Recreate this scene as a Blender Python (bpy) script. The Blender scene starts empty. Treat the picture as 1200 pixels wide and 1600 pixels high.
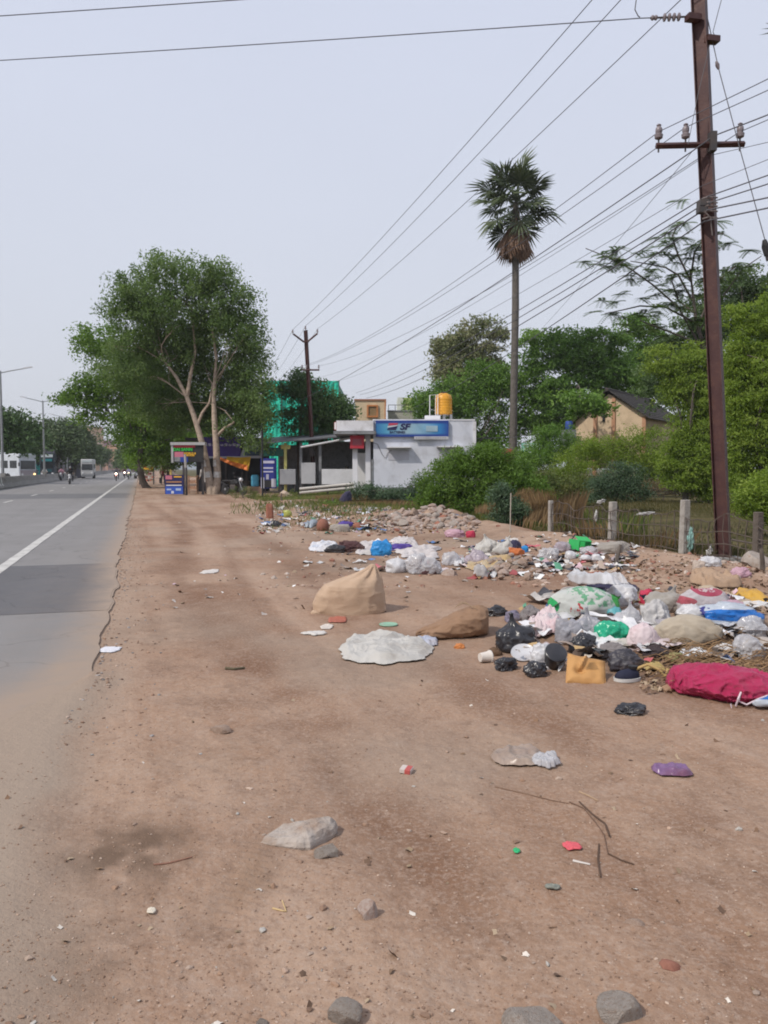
import bpy, bmesh, math, random
import numpy as np
from mathutils import Vector, Matrix

sc = bpy.context.scene
col = sc.collection
R = math.radians
# ------------------------------------------------------------------ camera
FPX, CX, CY, HOR, CAMH = 1250.0, 600.0, 800.0, 732.0, 1.5
PITCH = math.atan((CY - HOR) / FPX)
cd = bpy.data.cameras.new('camera'); cam = bpy.data.objects.new('camera', cd); col.objects.link(cam)
cd.sensor_fit = 'VERTICAL'; cd.sensor_height = 24.0; cd.lens = FPX * 24.0 / 1600.0
cd.clip_start = 0.05; cd.clip_end = 6000
cam.location = (0, 0, CAMH); cam.rotation_euler = (R(90) - PITCH, 0, 0)
sc.camera = cam
# ------------------------------------------------------------------ sky and sun
SUN_AZ = Vector((-0.80, -0.60)).normalized(); SUN_EL = R(47)
w = bpy.data.worlds.new('World'); sc.world = w; w.use_nodes = True
wn, wl = w.node_tree.nodes, w.node_tree.links
wn.clear()
sky = wn.new('ShaderNodeTexSky'); sky.sky_type = 'NISHITA'; sky.sun_disc = False
sky.sun_elevation = SUN_EL; sky.sun_rotation = math.atan2(SUN_AZ.x, SUN_AZ.y)
sky.dust_density = 4.0; sky.air_density = 1.2
b1 = wn.new('ShaderNodeBackground'); b1.inputs[1].default_value = 0.07
wl.new(sky.outputs[0], b1.inputs[0])
tc = wn.new('ShaderNodeTexCoord'); sx = wn.new('ShaderNodeSeparateXYZ'); wl.new(tc.outputs['Generated'], sx.inputs[0])
rp = wn.new('ShaderNodeValToRGB'); wl.new(sx.outputs['Z'], rp.inputs[0])
rp.color_ramp.elements[0].position = 0.0; rp.color_ramp.elements[0].color = (0.605, 0.63, 0.69, 1)
rp.color_ramp.elements[1].position = 0.55; rp.color_ramp.elements[1].color = (0.60, 0.64, 0.77, 1)
nz = wn.new('ShaderNodeTexNoise'); nz.inputs['Scale'].default_value = 1.6; nz.inputs['Detail'].default_value = 4
mpn = wn.new('ShaderNodeMapping'); mpn.inputs['Scale'].default_value = (1, 1, 3); wl.new(tc.outputs['Generated'], mpn.inputs[0]); wl.new(mpn.outputs[0], nz.inputs['Vector'])
mr = wn.new('ShaderNodeMapRange'); mr.inputs[3].default_value = 0.96; mr.inputs[4].default_value = 1.04
wl.new(nz.outputs[0], mr.inputs[0])
b2 = wn.new('ShaderNodeBackground'); wl.new(rp.outputs[0], b2.inputs[0]); wl.new(mr.outputs[0], b2.inputs[1])
mx = wn.new('ShaderNodeMixShader'); mx.inputs[0].default_value = 0.88
wl.new(b1.outputs[0], mx.inputs[1]); wl.new(b2.outputs[0], mx.inputs[2])
wo = wn.new('ShaderNodeOutputWorld'); wl.new(mx.outputs[0], wo.inputs[0])
sl = bpy.data.lights.new('sun', 'SUN'); sl.energy = 2.6; sl.angle = R(2.0); sl.color = (1.0, 0.93, 0.84)
so = bpy.data.objects.new('sun', sl); col.objects.link(so); so.location = (-30, -10, 40)
sd = Vector((SUN_AZ.x * math.cos(SUN_EL), SUN_AZ.y * math.cos(SUN_EL), math.sin(SUN_EL)))
so.rotation_euler = sd.to_track_quat('Z', 'Y').to_euler()
vs = sc.view_settings; vs.view_transform = 'Standard'; vs.look = 'None'; vs.gamma = 1.0; vs.use_curve_mapping = False
vs.exposure = 0.28
sc.cycles.filter_width = 1.9; sc.cycles.max_bounces = 6; sc.cycles.transparent_max_bounces = 8; sc.cycles.use_denoising = True

# ------------------------------------------------------------------ numpy noise
def _h(i, j, k, s):
    n = (i * 374761393 + j * 668265263 + k * 1274126177 + s * 974711) & 0xffffffff
    n = ((n ^ (n >> 13)) * 1274126177) & 0xffffffff
    n = ((n ^ (n >> 15)) * 2246822519) & 0xffffffff
    return ((n ^ (n >> 16)) & 0xffff) / 65535.0
def vn(P, s=0):
    P = np.asarray(P, dtype=np.float64); f = np.floor(P); t = P - f; t = t * t * (3 - 2 * t); f = f.astype(np.int64)
    i, j, k = f[..., 0], f[..., 1], f[..., 2]; a, b, c = t[..., 0], t[..., 1], t[..., 2]
    r = 0
    for di in (0, 1):
        for dj in (0, 1):
            for dk in (0, 1):
                r = r + _h(i + di, j + dj, k + dk, s) * (a if di else 1 - a) * (b if dj else 1 - b) * (c if dk else 1 - c)
    return r
def n2(x, y, f=1.0, s=0):
    x = np.asarray(x, dtype=np.float64); y = np.asarray(y, dtype=np.float64)
    return vn(np.stack([x * f, y * f, np.zeros_like(x) + 0.37], -1), s)
def fbm(P, s=0, o=3):
    P = np.asarray(P, dtype=np.float64); r = 0; a = 0.5
    for q in range(o):
        r = r + a * (vn(P * 2 ** q, s + q) - 0.5) * 2; a *= 0.5
    return r
def ridge(P, s=0):
    return 1 - np.abs(2 * vn(P, s) - 1)
def S(a, b, x):
    t = np.clip((np.asarray(x, dtype=np.float64) - a) / (b - a), 0, 1); return t * t * (3 - 2 * t)

# ------------------------------------------------------------------ places
_f = np.array([0, math.cos(PITCH), -math.sin(PITCH)]); _u = np.array([0, math.sin(PITCH), math.cos(PITCH)])
def ray(x, y):
    return _f * FPX + np.array([1.0, 0, 0]) * (x - CX) - _u * (y - CY)
def at(x, y, Y):
    r = ray(x, y); t = Y / r[1]; return Vector((r[0] * t, Y, CAMH + r[2] * t))
def g0(x, y, z=0.0):
    r = ray(x, y); t = (z - CAMH) / r[2]; return Vector((r[0] * t, r[1] * t, z))
RA = math.atan(380 / 1250.0); ES = Vector((-math.sin(RA), math.cos(RA), 0)); RS = Vector((math.cos(RA), math.sin(RA), 0))
def road(u, v, z=0.0):
    return Vector((RS.x * u + ES.x * v, RS.y * u + ES.y * v, z))
def uv_of(x, y):
    return RS.x * x + RS.y * y, ES.x * x + ES.y * y
def edge(v):
    v = np.asarray(v, dtype=np.float64)
    return -0.36 + 0.09 * (n2(v, v * 0, 0.45, 5) - .5) + 0.09 * (n2(v, v * 0, 1.7, 6) - .5) + 0.05 * (n2(v, v * 0, 5, 7) - .5) - 0.12 * S(6.5, 3.5, v)
FU = 8.82          # fence line, parallel to the road
_m = lambda x, y: g0(x, y)
MOUNDS = [(_m(668, 818), 1.2, 1.0, 0.26), (_m(600, 812), 1.3, 1.1, 0.22), (_m(545, 800), 1.4, 1.6, 0.22), (_m(1035, 985), 1.15, 1.0, 0.16), (_m(905, 990), .5, .55, .1),
          (_m(1160, 985), .7, 1.0, .12), (_m(800, 885), .45, .4, .14), (_m(470, 790), 2.6, 3.0, 0.25), (_m(1120, 905), 1.4, .9, .12)]
TREAD = _m(385, 1365)
def Hz(x, y, fine=True):
    x = np.asarray(x, dtype=np.float64); y = np.asarray(y, dtype=np.float64)
    u, v = uv_of(x, y); e = edge(v); d = np.hypot(x, y)
    P = np.stack([x, y, 0 * x + 3.3], -1)
    dirt = S(0.05, 0.6, u - e) * S(300, 60, d)
    z = 0.030 * fbm(P * 0.55, 1, 3) * dirt
    if fine:
        z = z + (0.012 * fbm(P * 3.1, 11, 3) + 0.010 * np.maximum(0, fbm(P * 9, 21, 2)) + 0.006 * fbm(P * 26, 31, 2)) * S(60, 8, d) * np.maximum(dirt, .3)
    c = TREAD; tu = (x - c[0]); tv = (y - c[1]) ; z = z + .016 * np.exp(-(tu / .05) ** 2 - (tv / .22) ** 2) * np.sin(tv * 150 + tu * 40) * (d < 6)
    dip = -0.008 * S(1.6, 0.05, u - e) * S(5.0, 7.5, v)
    z = z + dip - 0.01
    # wheel ruts along the verge
    for uc, wd, am in ((0.75, .16, .014), (1.55, .2, .012), (2.5, .18, .008)):
        z = z - am * np.exp(-((u - uc - .18 * np.sin(v * .5)) / wd) ** 2) * dirt
    reach = np.clip(.04 + .38 * (6.1 - v), .02, 1.6); nr_ = .5 * fbm(P * 1.7, 41, 3) + .25 * fbm(P * 7, 43, 2)
    ton = np.where(v < 6.2, .014 * (1 - np.maximum(0, e - u) / reach) + .020 * nr_ * S(0, .3, reach), -.2)
    k = np.where(v < 6.2, S(0.25, -0.05, u - e), S(-0.07, -0.22, u - e)); z = z * (1 - k) + np.maximum(ton, -.2) * k
    z = np.where(u < -20.2, 0.06, np.where(u < -1.9, -0.2, z))
    for c, a, b, h in MOUNDS:
        q = np.exp(-((x - c.x) / a) ** 2 - ((y - c.y) / b) ** 2)
        z = z + h * q * (1 + .25 * fbm(P * 2.2, 51, 3))
    fs = np.exp(-((u - 8.1) / .75) ** 2) * S(8, 11, v) * S(30, 22, v)
    z = z + fs * (0.16 + .14 * fbm(P * 1.5, 61, 3))
    z = np.where(u > FU, z - 0.12 * S(0.2, 1.5, u - FU) * S(40, 25, v), z)
    return z
def H(x, y): return float(Hz(np.array([x]), np.array([y]))[0])
def gr(x, y):
    p = g0(x, y)
    for _ in range(6):
        z = H(p.x, p.y); q = g0(x, y, z); p = Vector(((p.x + q.x) / 2, (p.y + q.y) / 2, z))
    return Vector((p.x, p.y, H(p.x, p.y)))

def grn(px, py):
    px = np.asarray(px, float); py = np.asarray(py, float); dx = px - CX; dy = math.cos(PITCH) * FPX - math.sin(PITCH) * (py - CY); dz = -math.sin(PITCH) * FPX - math.cos(PITCH) * (py - CY)
    z = np.zeros_like(px)
    for _ in range(6): t = (z - CAMH) / dz; z = .5 * z + .5 * Hz(dx * t, dy * t)
    t = (z - CAMH) / dz; return np.stack([dx * t, dy * t, Hz(dx * t, dy * t)], -1)
# ------------------------------------------------------------------ geometry helpers
def link(name, me, parent=None, loc=(0, 0, 0), rot=(0, 0, 0)):
    o = bpy.data.objects.new(name, me); col.objects.link(o); o.location = loc; o.rotation_euler = rot
    if parent is not None: o.parent = parent
    return o
def tag(o, label=None, cat=None, group=None, kind=None):
    if label: o['label'] = label
    if cat: o['category'] = cat
    if group: o['group'] = group
    if kind: o['kind'] = kind
    return o
def thing(name, label, cat, loc=(0, 0, 0), rz=0, group=None):
    return tag(link(name, None, None, loc, (0, 0, rz)), label, cat, group)
def np_mesh(name, V, F, mat, smooth=False, attr=None, cattr=None):
    """V (n,3), F (m,k) all faces of k corners"""
    V = np.asarray(V, dtype=np.float32); F = np.asarray(F, dtype=np.int32)
    me = bpy.data.meshes.new(name); m, k = F.shape
    me.vertices.add(len(V)); me.vertices.foreach_set('co', V.ravel())
    me.loops.add(m * k); me.loops.foreach_set('vertex_index', F.ravel())
    me.polygons.add(m); me.polygons.foreach_set('loop_start', np.arange(0, m * k, k, dtype=np.int32))
    try: me.polygons.foreach_set('loop_total', np.full(m, k, dtype=np.int32))
    except Exception: pass
    me.polygons.foreach_set('use_smooth', np.full(m, bool(smooth)))
    for an, av in (attr or {}).items():
        a = me.attributes.new(an, 'FLOAT', 'POINT'); a.data.foreach_set('value', np.asarray(av, dtype=np.float32))
    for an, av in (cattr or {}).items():
        a = me.attributes.new(an, 'FLOAT_COLOR', 'POINT'); a.data.foreach_set('color', np.asarray(av, dtype=np.float32).ravel())
    me.update(calc_edges=True)
    if mat: me.materials.append(mat)
    return me
class MB:
    def __init__(s): s.V = []; s.F = []; s.I = []; s.mi = 0
    def add(s, V, F):
        b = len(s.V); s.V += [tuple(v) for v in V]; s.F += [tuple(b + i for i in f) for f in F]; s.I += [s.mi] * len(F); return s
    def box(s, c, d, rz=0, rx=0, ry=0):
        M = Matrix.Rotation(rz, 3, 'Z') @ Matrix.Rotation(ry, 3, 'Y') @ Matrix.Rotation(rx, 3, 'X'); c = Vector(c)
        V = [c + M @ Vector((x * d[0] / 2, y * d[1] / 2, z * d[2] / 2)) for x in (-1, 1) for y in (-1, 1) for z in (-1, 1)]
        return s.add(V, [(0, 1, 3, 2), (4, 6, 7, 5), (0, 4, 5, 1), (2, 3, 7, 6), (0, 2, 6, 4), (1, 5, 7, 3)])
    def tube(s, pts, rad, n=8, cap=True):
        pts = [Vector(p) for p in pts]
        if not isinstance(rad, (list, tuple)): rad = [rad] * len(pts)
        V = []; F = []; prev = None
        for i, p in enumerate(pts):
            t = (pts[min(i + 1, len(pts) - 1)] - pts[max(i - 1, 0)]).normalized()
            if prev is None:
                a = Vector((0, 0, 1)) if abs(t.z) < .9 else Vector((1, 0, 0)); x = t.cross(a).normalized()
            else:
                x = (prev - t * prev.dot(t)).normalized()
            prev = x; y = t.cross(x)
            for k in range(n):
                an = 2 * math.pi * k / n; V.append(p + (x * math.cos(an) + y * math.sin(an)) * rad[i])
        for i in range(len(pts) - 1):
            for k in range(n):
                a = i * n + k; b = i * n + (k + 1) % n; F.append((a, b, b + n, a + n))
        if cap: F.append(tuple(range(n - 1, -1, -1))); F.append(tuple((len(pts) - 1) * n + k for k in range(n)))
        return s.add(V, F)
    def lathe(s, prof, c=(0, 0, 0), n=20, axis='Z'):
        V = []; F = []; c = Vector(c)
        for r, z in prof:
            for k in range(n):
                a = 2 * math.pi * k / n; p = Vector((r * math.cos(a), r * math.sin(a), z))
                if axis == 'Y': p = Vector((p.x, p.z, p.y))
                if axis == 'X': p = Vector((p.z, p.x, p.y))
                V.append(c + p)
        for i in range(len(prof) - 1):
            for k in range(n):
                a = i * n + k; b = i * n + (k + 1) % n; F.append((a, b, b + n, a + n))
        F.append(tuple(range(n - 1, -1, -1))); F.append(tuple((len(prof) - 1) * n + k for k in range(n)))
        return s.add(V, F)
    def prism(s, poly, a, b, axis='Z'):
        n = len(poly); f = {'Z': lambda p, h: (p[0], p[1], h), 'Y': lambda p, h: (p[0], h, p[1]), 'X': lambda p, h: (h, p[0], p[1])}[axis]
        V = [f(p, a) for p in poly] + [f(p, b) for p in poly]
        F = [tuple(range(n - 1, -1, -1)), tuple(range(n, 2 * n))] + [(i, (i + 1) % n, (i + 1) % n + n, i + n) for i in range(n)]
        return s.add(V, F)
    def obj(s, name, mats, parent=None, loc=(0, 0, 0), rot=(0, 0, 0), smooth=False, bevel=0):
        me = bpy.data.meshes.new(name); me.from_pydata(s.V, [], s.F)
        if not isinstance(mats, (list, tuple)): mats = [mats]
        for m in mats: me.materials.append(m)
        me.polygons.foreach_set('material_index', s.I)
        bm = bmesh.new(); bm.from_mesh(me); bmesh.ops.recalc_face_normals(bm, faces=bm.faces)
        if bevel: bmesh.ops.bevel(bm, geom=list(bm.edges), offset=bevel, segments=2, affect='EDGES', profile=.5)
        bm.to_mesh(me); bm.free()
        if smooth:
            me.polygons.foreach_set('use_smooth', [True] * len(me.polygons))
            me.set_sharp_from_angle(angle=R(40))
        return link(name, me, parent, loc, rot)
_ico = {}
def ico(n):
    if n not in _ico:
        bm = bmesh.new(); bmesh.ops.create_icosphere(bm, subdivisions=n, radius=1); bm.verts.ensure_lookup_table()
        _ico[n] = (np.array([v.co[:] for v in bm.verts]), np.array([[v.index for v in f.verts] for f in bm.faces])); bm.free()
    return _ico[n][0].copy(), _ico[n][1]
def copy_tree(o, parent=None, loc=None, rz=None, label=None):
    c = o.copy(); col.objects.link(c)
    if parent is not None: c.parent = parent
    if loc is not None: c.location = loc
    if rz is not None: c.rotation_euler = (0, 0, rz)
    if label: c['label'] = label
    for ch in [q for q in o.children]: copy_tree(ch, c)
    return c

# ------------------------------------------------------------------ materials
def nodes(name):
    m = bpy.data.materials.new(name); m.use_nodes = True; t = m.node_tree; t.nodes.clear()
    out = t.nodes.new('ShaderNodeOutputMaterial'); p = t.nodes.new('ShaderNodeBsdfPrincipled'); t.links.new(p.outputs[0], out.inputs[0])
    return m, t, p, out
def nn(t, ty, **kw):
    n = t.nodes.new(ty)
    for k, v in kw.items():
        if k in ('op', 'operation'): n.operation = v
        elif k == 'blend': n.blend_type = v
        elif k == 'dt': n.data_type = v
        elif k == 'attr': n.attribute_name = v
        else:
            key = int(k[1:]) if k[0] == 'i' and k[1:].isdigit() else k
            if isinstance(v, bpy.types.NodeSocket): t.links.new(v, n.inputs[key])
            else: n.inputs[key].default_value = v
    return n
def c4(c): return (c[0], c[1], c[2], 1)
def noise(t, vec, scale, det=4, rough=.55):
    n = nn(t, 'ShaderNodeTexNoise'); n.inputs['Scale'].default_value = scale; n.inputs['Detail'].default_value = det; n.inputs['Roughness'].default_value = rough
    t.links.new(vec, n.inputs['Vector']); return n.outputs[0]
def ramp(t, fac, stops):
    r = t.nodes.new('ShaderNodeValToRGB'); e = r.color_ramp.elements
    while len(e) < len(stops): e.new(.5)
    for q, (p, c) in zip(e, stops): q.position = p; q.color = c4(c) if len(c) == 3 else c
    t.links.new(fac, r.inputs[0]); return r.outputs[0]
def mixc(t, fac, a, b, blend='MIX'):
    n = t.nodes.new('ShaderNodeMix'); n.data_type = 'RGBA'; n.blend_type = blend
    for s, v in ((n.inputs[0], fac), (n.inputs[6], a), (n.inputs[7], b)):
        if isinstance(v, bpy.types.NodeSocket): t.links.new(v, s)
        else: s.default_value = c4(v) if isinstance(v, (tuple, list)) else v
    return n.outputs[2]
def bump(t, p, h, strength=.5, dist=.02):
    b = t.nodes.new('ShaderNodeBump'); b.inputs['Strength'].default_value = strength; b.inputs['Distance'].default_value = dist
    t.links.new(h, b.inputs['Height']); t.links.new(b.outputs[0], p.inputs['Normal'])
def oc(t): return t.nodes.new('ShaderNodeTexCoord').outputs['Object']
def mat(name, c, c2=None, scale=3, rough=.8, bmp=0, bscale=None, metal=0, dirt=None, dscale=6, spec=.4, lo=.35, hi=.7):
    m, t, p, out = nodes(name); v = oc(t)
    c2 = c2 or tuple(x * .75 for x in c)
    k = ramp(t, noise(t, v, scale), [(lo, c), (hi, c2)])
    if dirt:
        d = ramp(t, noise(t, v, dscale, 6, .65), [(.5, (0, 0, 0)), (.72, (.8, .8, .8))]); k = mixc(t, d, k, dirt)
    t.links.new(k, p.inputs['Base Color']); p.inputs['Roughness'].default_value = rough; p.inputs['Metallic'].default_value = metal
    p.inputs['Specular IOR Level'].default_value = spec
    if bmp: bump(t, p, noise(t, v, bscale or scale * 6, 5), bmp, .02)
    return m
def leafmat(name, c1, c2, c3=None, tr=.3, rough=.55):
    m, t, p, out = nodes(name); a = nn(t, 'ShaderNodeAttribute', attr='tint')
    st = [(0, c1), (1, c2)] if not c3 else [(0, c1), (.55, c2), (1, c3)]
    k = ramp(t, a.outputs['Fac'], st); t.links.new(k, p.inputs['Base Color']); p.inputs['Roughness'].default_value = rough
    p.inputs['Specular IOR Level'].default_value = .3
    ts = t.nodes.new('ShaderNodeBsdfTranslucent'); kk = mixc(t, 1.0, k, (1.0, 1.0, .55), 'MULTIPLY'); t.links.new(kk, ts.inputs[0])
    mx = t.nodes.new('ShaderNodeMixShader'); mx.inputs[0].default_value = tr
    t.links.new(p.outputs[0], mx.inputs[1]); t.links.new(ts.outputs[0], mx.inputs[2]); t.links.new(mx.outputs[0], out.inputs[0])
    return m
def plastic(name, c, c2=None, rough=.35, tr=0.0, alpha=1.0, weave=False, dirt=(.30, .22, .16), damt=.55, prints=None):
    """thin crumpled film or woven sack; prints: list of (colour, centre, radii) in object space, rest noise lettering"""
    m, t, p, out = nodes(name); v = oc(t)
    k = ramp(t, noise(t, v, 5, 3), [(.3, c), (.7, c2 or tuple(x * .85 for x in c))])
    for pr in prints or []:
        colr, cen, rad, soft = pr
        mp = nn(t, 'ShaderNodeMapping'); t.links.new(v, mp.inputs[0]); mp.vector_type = 'TEXTURE'
        mp.inputs['Location'].default_value = cen; mp.inputs['Scale'].default_value = rad
        ln = nn(t, 'ShaderNodeVectorMath', op='LENGTH'); t.links.new(mp.outputs[0], ln.inputs[0])
        f = nn(t, 'ShaderNodeMath', op='LESS_THAN'); t.links.new(ln.outputs['Value'], f.inputs[0]); f.inputs[1].default_value = 1.0
        fac = f.outputs[0]
        if soft:
            ns = ramp(t, noise(t, v, soft, 2), [(.5, (0, 0, 0)), (.54, (1, 1, 1))])
            fac = nn(t, 'ShaderNodeMath', op='MULTIPLY', i0=fac, i1=ns).outputs[0]
        k = mixc(t, fac, k, colr)
    d = ramp(t, noise(t, v, 4, 6, .7), [(.52, (0, 0, 0)), (.75, (damt,) * 3)]); k = mixc(t, d, k, dirt)
    t.links.new(k, p.inputs['Base Color']); p.inputs['Roughness'].default_value = rough
    if weave:
        w1 = nn(t, 'ShaderNodeTexWave'); w1.inputs['Scale'].default_value = 60; t.links.new(v, w1.inputs['Vector'])
        w2 = nn(t, 'ShaderNodeTexWave'); w2.inputs['Scale'].default_value = 60; w2.bands_direction = 'Z'; t.links.new(v, w2.inputs['Vector'])
        hh = nn(t, 'ShaderNodeMath', op='ADD', i0=w1.outputs[1], i1=w2.outputs[1]).outputs[0]
        n2_ = nn(t, 'ShaderNodeMath', op='MULTIPLY_ADD', i0=noise(t, v, 14, 4), i1=7.0, i2=hh).outputs[0]; bump(t, p, n2_, .5, .012)
    else:
        vo = nn(t, 'ShaderNodeTexNoise'); vo.noise_type = 'RIDGED_MULTIFRACTAL'; vo.inputs['Scale'].default_value = 5; vo.inputs['Detail'].default_value = 5
        wv = nn(t, 'ShaderNodeVectorMath', op='ADD'); nz_ = nn(t, 'ShaderNodeTexNoise'); nz_.inputs['Scale'].default_value = 6
        t.links.new(v, nz_.inputs['Vector']); t.links.new(v, wv.inputs[0])
        sc_ = nn(t, 'ShaderNodeVectorMath', op='SCALE'); t.links.new(nz_.outputs[1], sc_.inputs[0]); sc_.inputs['Scale'].default_value = .25
        t.links.new(sc_.outputs[0], wv.inputs[1]); t.links.new(wv.outputs[0], vo.inputs['Vector'])
        bump(t, p, vo.outputs[0], .6, .02)
    if tr or alpha < 1:
        last = p.outputs[0]
        if tr:
            ts = t.nodes.new('ShaderNodeBsdfTranslucent'); t.links.new(k, ts.inputs[0]); a = t.nodes.new('ShaderNodeMixShader'); a.inputs[0].default_value = tr
            t.links.new(last, a.inputs[1]); t.links.new(ts.outputs[0], a.inputs[2]); last = a.outputs[0]
        if alpha < 1:
            tp = t.nodes.new('ShaderNodeBsdfTransparent'); a = t.nodes.new('ShaderNodeMixShader')
            al = ramp(t, noise(t, v, 7, 3), [(.35, (max(0, alpha - .2),) * 3), (.65, (min(1, alpha + .2),) * 3)])
            t.links.new(al, a.inputs[0]); t.links.new(tp.outputs[0], a.inputs[1]); t.links.new(last, a.inputs[2]); last = a.outputs[0]
        t.links.new(last, out.inputs[0])
    return m
def emit(name, c, s):
    m, t, p, out = nodes(name); p.inputs['Base Color'].default_value = c4(c); p.inputs['Emission Color'].default_value = c4(c); p.inputs['Emission Strength'].default_value = s; return m
def colattr(name, rough=.7):
    m, t, p, out = nodes(name); a = nn(t, 'ShaderNodeAttribute', attr='col'); t.links.new(a.outputs['Color'], p.inputs['Base Color']); p.inputs['Roughness'].default_value = rough; return m

def ground_mat():
    A_ = lambda s: nn(t, 'ShaderNodeAttribute', attr=s).outputs['Fac']
    m, t, p, out = nodes('dirt'); v = oc(t)
    n1 = noise(t, v, .35, 5, .6); k = ramp(t, n1, [(.30, (.225, .125, .078)), (.48, (.315, .205, .140)), (.70, (.395, .285, .21))])
    n2_ = noise(t, v, 2.2, 6, .65); k = mixc(t, ramp(t, n2_, [(.45, (0, 0, 0)), (.75, (.6, .6, .6))]), k, (.36, .265, .20))
    n3 = noise(t, v, 1.1, 6, .72); k = mixc(t, ramp(t, n3, [(.50, (0, 0, 0)), (.68, (.75, .75, .75))]), k, (.155, .088, .056))
    mr1 = nn(t, 'ShaderNodeMapping'); mr1.inputs['Rotation'].default_value = (0, 0, -RA); t.links.new(v, mr1.inputs[0]); mr2 = nn(t, 'ShaderNodeMapping'); mr2.inputs['Scale'].default_value = (.95, .085, 1); t.links.new(mr1.outputs[0], mr2.inputs[0])
    tk = noise(t, mr2.outputs[0], 1.0, 6, .6); k = mixc(t, ramp(t, tk, [(.50, (0, 0, 0)), (.66, (.8, .8, .8))]), k, (.185, .098, .058)); k = mixc(t, ramp(t, tk, [(.34, (.8, .8, .8)), (.48, (0, 0, 0))]), k, (.40, .285, .21))
    k = mixc(t, A_('track'), k, (.175, .095, .058))
    n4 = noise(t, v, 48, 3, .7); k = mixc(t, ramp(t, n4, [(.46, (0, 0, 0)), (.72, (.6, .6, .6))]), k, (.40, .31, .25))
    n5 = noise(t, v, 26, 4, .7); k = mixc(t, ramp(t, n5, [(.56, (0, 0, 0)), (.74, (.6, .6, .6))]), k, (.135, .078, .05))
    A = lambda s: nn(t, 'ShaderNodeAttribute', attr=s).outputs['Fac']
    n6 = noise(t, v, 7, 6, .75); k = mixc(t, ramp(t, n6, [(.52, (0, 0, 0)), (.72, (.55, .55, .55))]), k, (.165, .10, .066)); k = mixc(t, ramp(t, noise(t, v, 5, 5, .7), [(.55, (0, 0, 0)), (.75, (.5, .5, .5))]), k, (.37, .285, .23))
    k = mixc(t, A('damp'), k, (.150, .100, .070))
    k = mixc(t, A('dust'), k, (.305, .24, .188))
    g = ramp(t, noise(t, v, 1.2, 5, .6), [(.35, (.065, .062, .022)), (.55, (.095, .082, .034)), (.72, (.14, .10, .055))])
    k = mixc(t, A('field'), k, g)
    t.links.new(k, p.inputs['Base Color']); p.inputs['Roughness'].default_value = .95; p.inputs['Specular IOR Level'].default_value = .15
    h = nn(t, 'ShaderNodeMath', op='MULTIPLY_ADD', i0=noise(t, v, 55, 5, .7), i1=.5, i2=noise(t, v, 14, 5, .65)).outputs[0]
    bump(t, p, h, .6, .02)
    return m
def asphalt_mat(name, base, sc_=1.0):
    m, t, p, out = nodes(name); v = oc(t)
    k = ramp(t, noise(t, v, .6, 5, .6), [(.3, tuple(x * .88 for x in base)), (.7, tuple(x * 1.12 for x in base))])
    # tyre-polished bands along the road
    rot = nn(t, 'ShaderNodeMapping'); rot.inputs['Rotation'].default_value = (0, 0, -RA); t.links.new(v, rot.inputs[0]); r_2 = nn(t, 'ShaderNodeMapping'); r_2.inputs['Scale'].default_value = (1, .03, 1); t.links.new(rot.outputs[0], r_2.inputs[0]); rot = r_2
    k = mixc(t, ramp(t, noise(t, rot.outputs[0], 1.1, 3), [(.45, (0, 0, 0)), (.7, (.5, .5, .5))]), k, tuple(x * .78 for x in base))
    vo = noise(t, v, 90, 3, .8); k = mixc(t, ramp(t, vo, [(.40, (0, 0, 0)), (.66, (.5, .5, .5))]), k, tuple(x * 1.6 for x in base))
    pat = noise(t, v, .9, 5, .7); k = mixc(t, ramp(t, pat, [(.58, (0, 0, 0)), (.75, (.45, .45, .45))]), k, tuple(x * .72 for x in base))
    cr = nn(t, 'ShaderNodeTexVoronoi'); cr.feature = 'DISTANCE_TO_EDGE'; cr.inputs['Scale'].default_value = .55
    wv = nn(t, 'ShaderNodeVectorMath', op='ADD'); nzv = nn(t, 'ShaderNodeTexNoise'); nzv.inputs['Scale'].default_value = 1.3; nzv.inputs['Detail'].default_value = 6; t.links.new(v, nzv.inputs['Vector'])
    t.links.new(v, wv.inputs[0]); t.links.new(nzv.outputs[1], wv.inputs[1]); t.links.new(wv.outputs[0], cr.inputs['Vector'])
    k = mixc(t, ramp(t, cr.outputs['Distance'], [(.0, (.5, .5, .5)), (.012, (0, 0, 0))]), k, tuple(x * .5 for x in base))
    d = nn(t, 'ShaderNodeAttribute', attr='dust').outputs['Fac']
    dn = nn(t, 'ShaderNodeMath', op='MULTIPLY_ADD', i0=noise(t, v, 3.5, 6, .7), i1=1.1, i2=-.55).outputs[0]
    ad = nn(t, 'ShaderNodeMath', op='ADD', i0=d, i1=dn); mul = nn(t, 'ShaderNodeMath', op='MULTIPLY', i0=ad.outputs[0], i1=d); mul.use_clamp = True
    k = mixc(t, mul.outputs[0], k, (.300, .232, .180))
    t.links.new(k, p.inputs['Base Color']); p.inputs['Roughness'].default_value = .85; p.inputs['Specular IOR Level'].default_value = .3
    bump(t, p, noise(t, v, 110, 3, .7), .35, .006)
    return m
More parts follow.
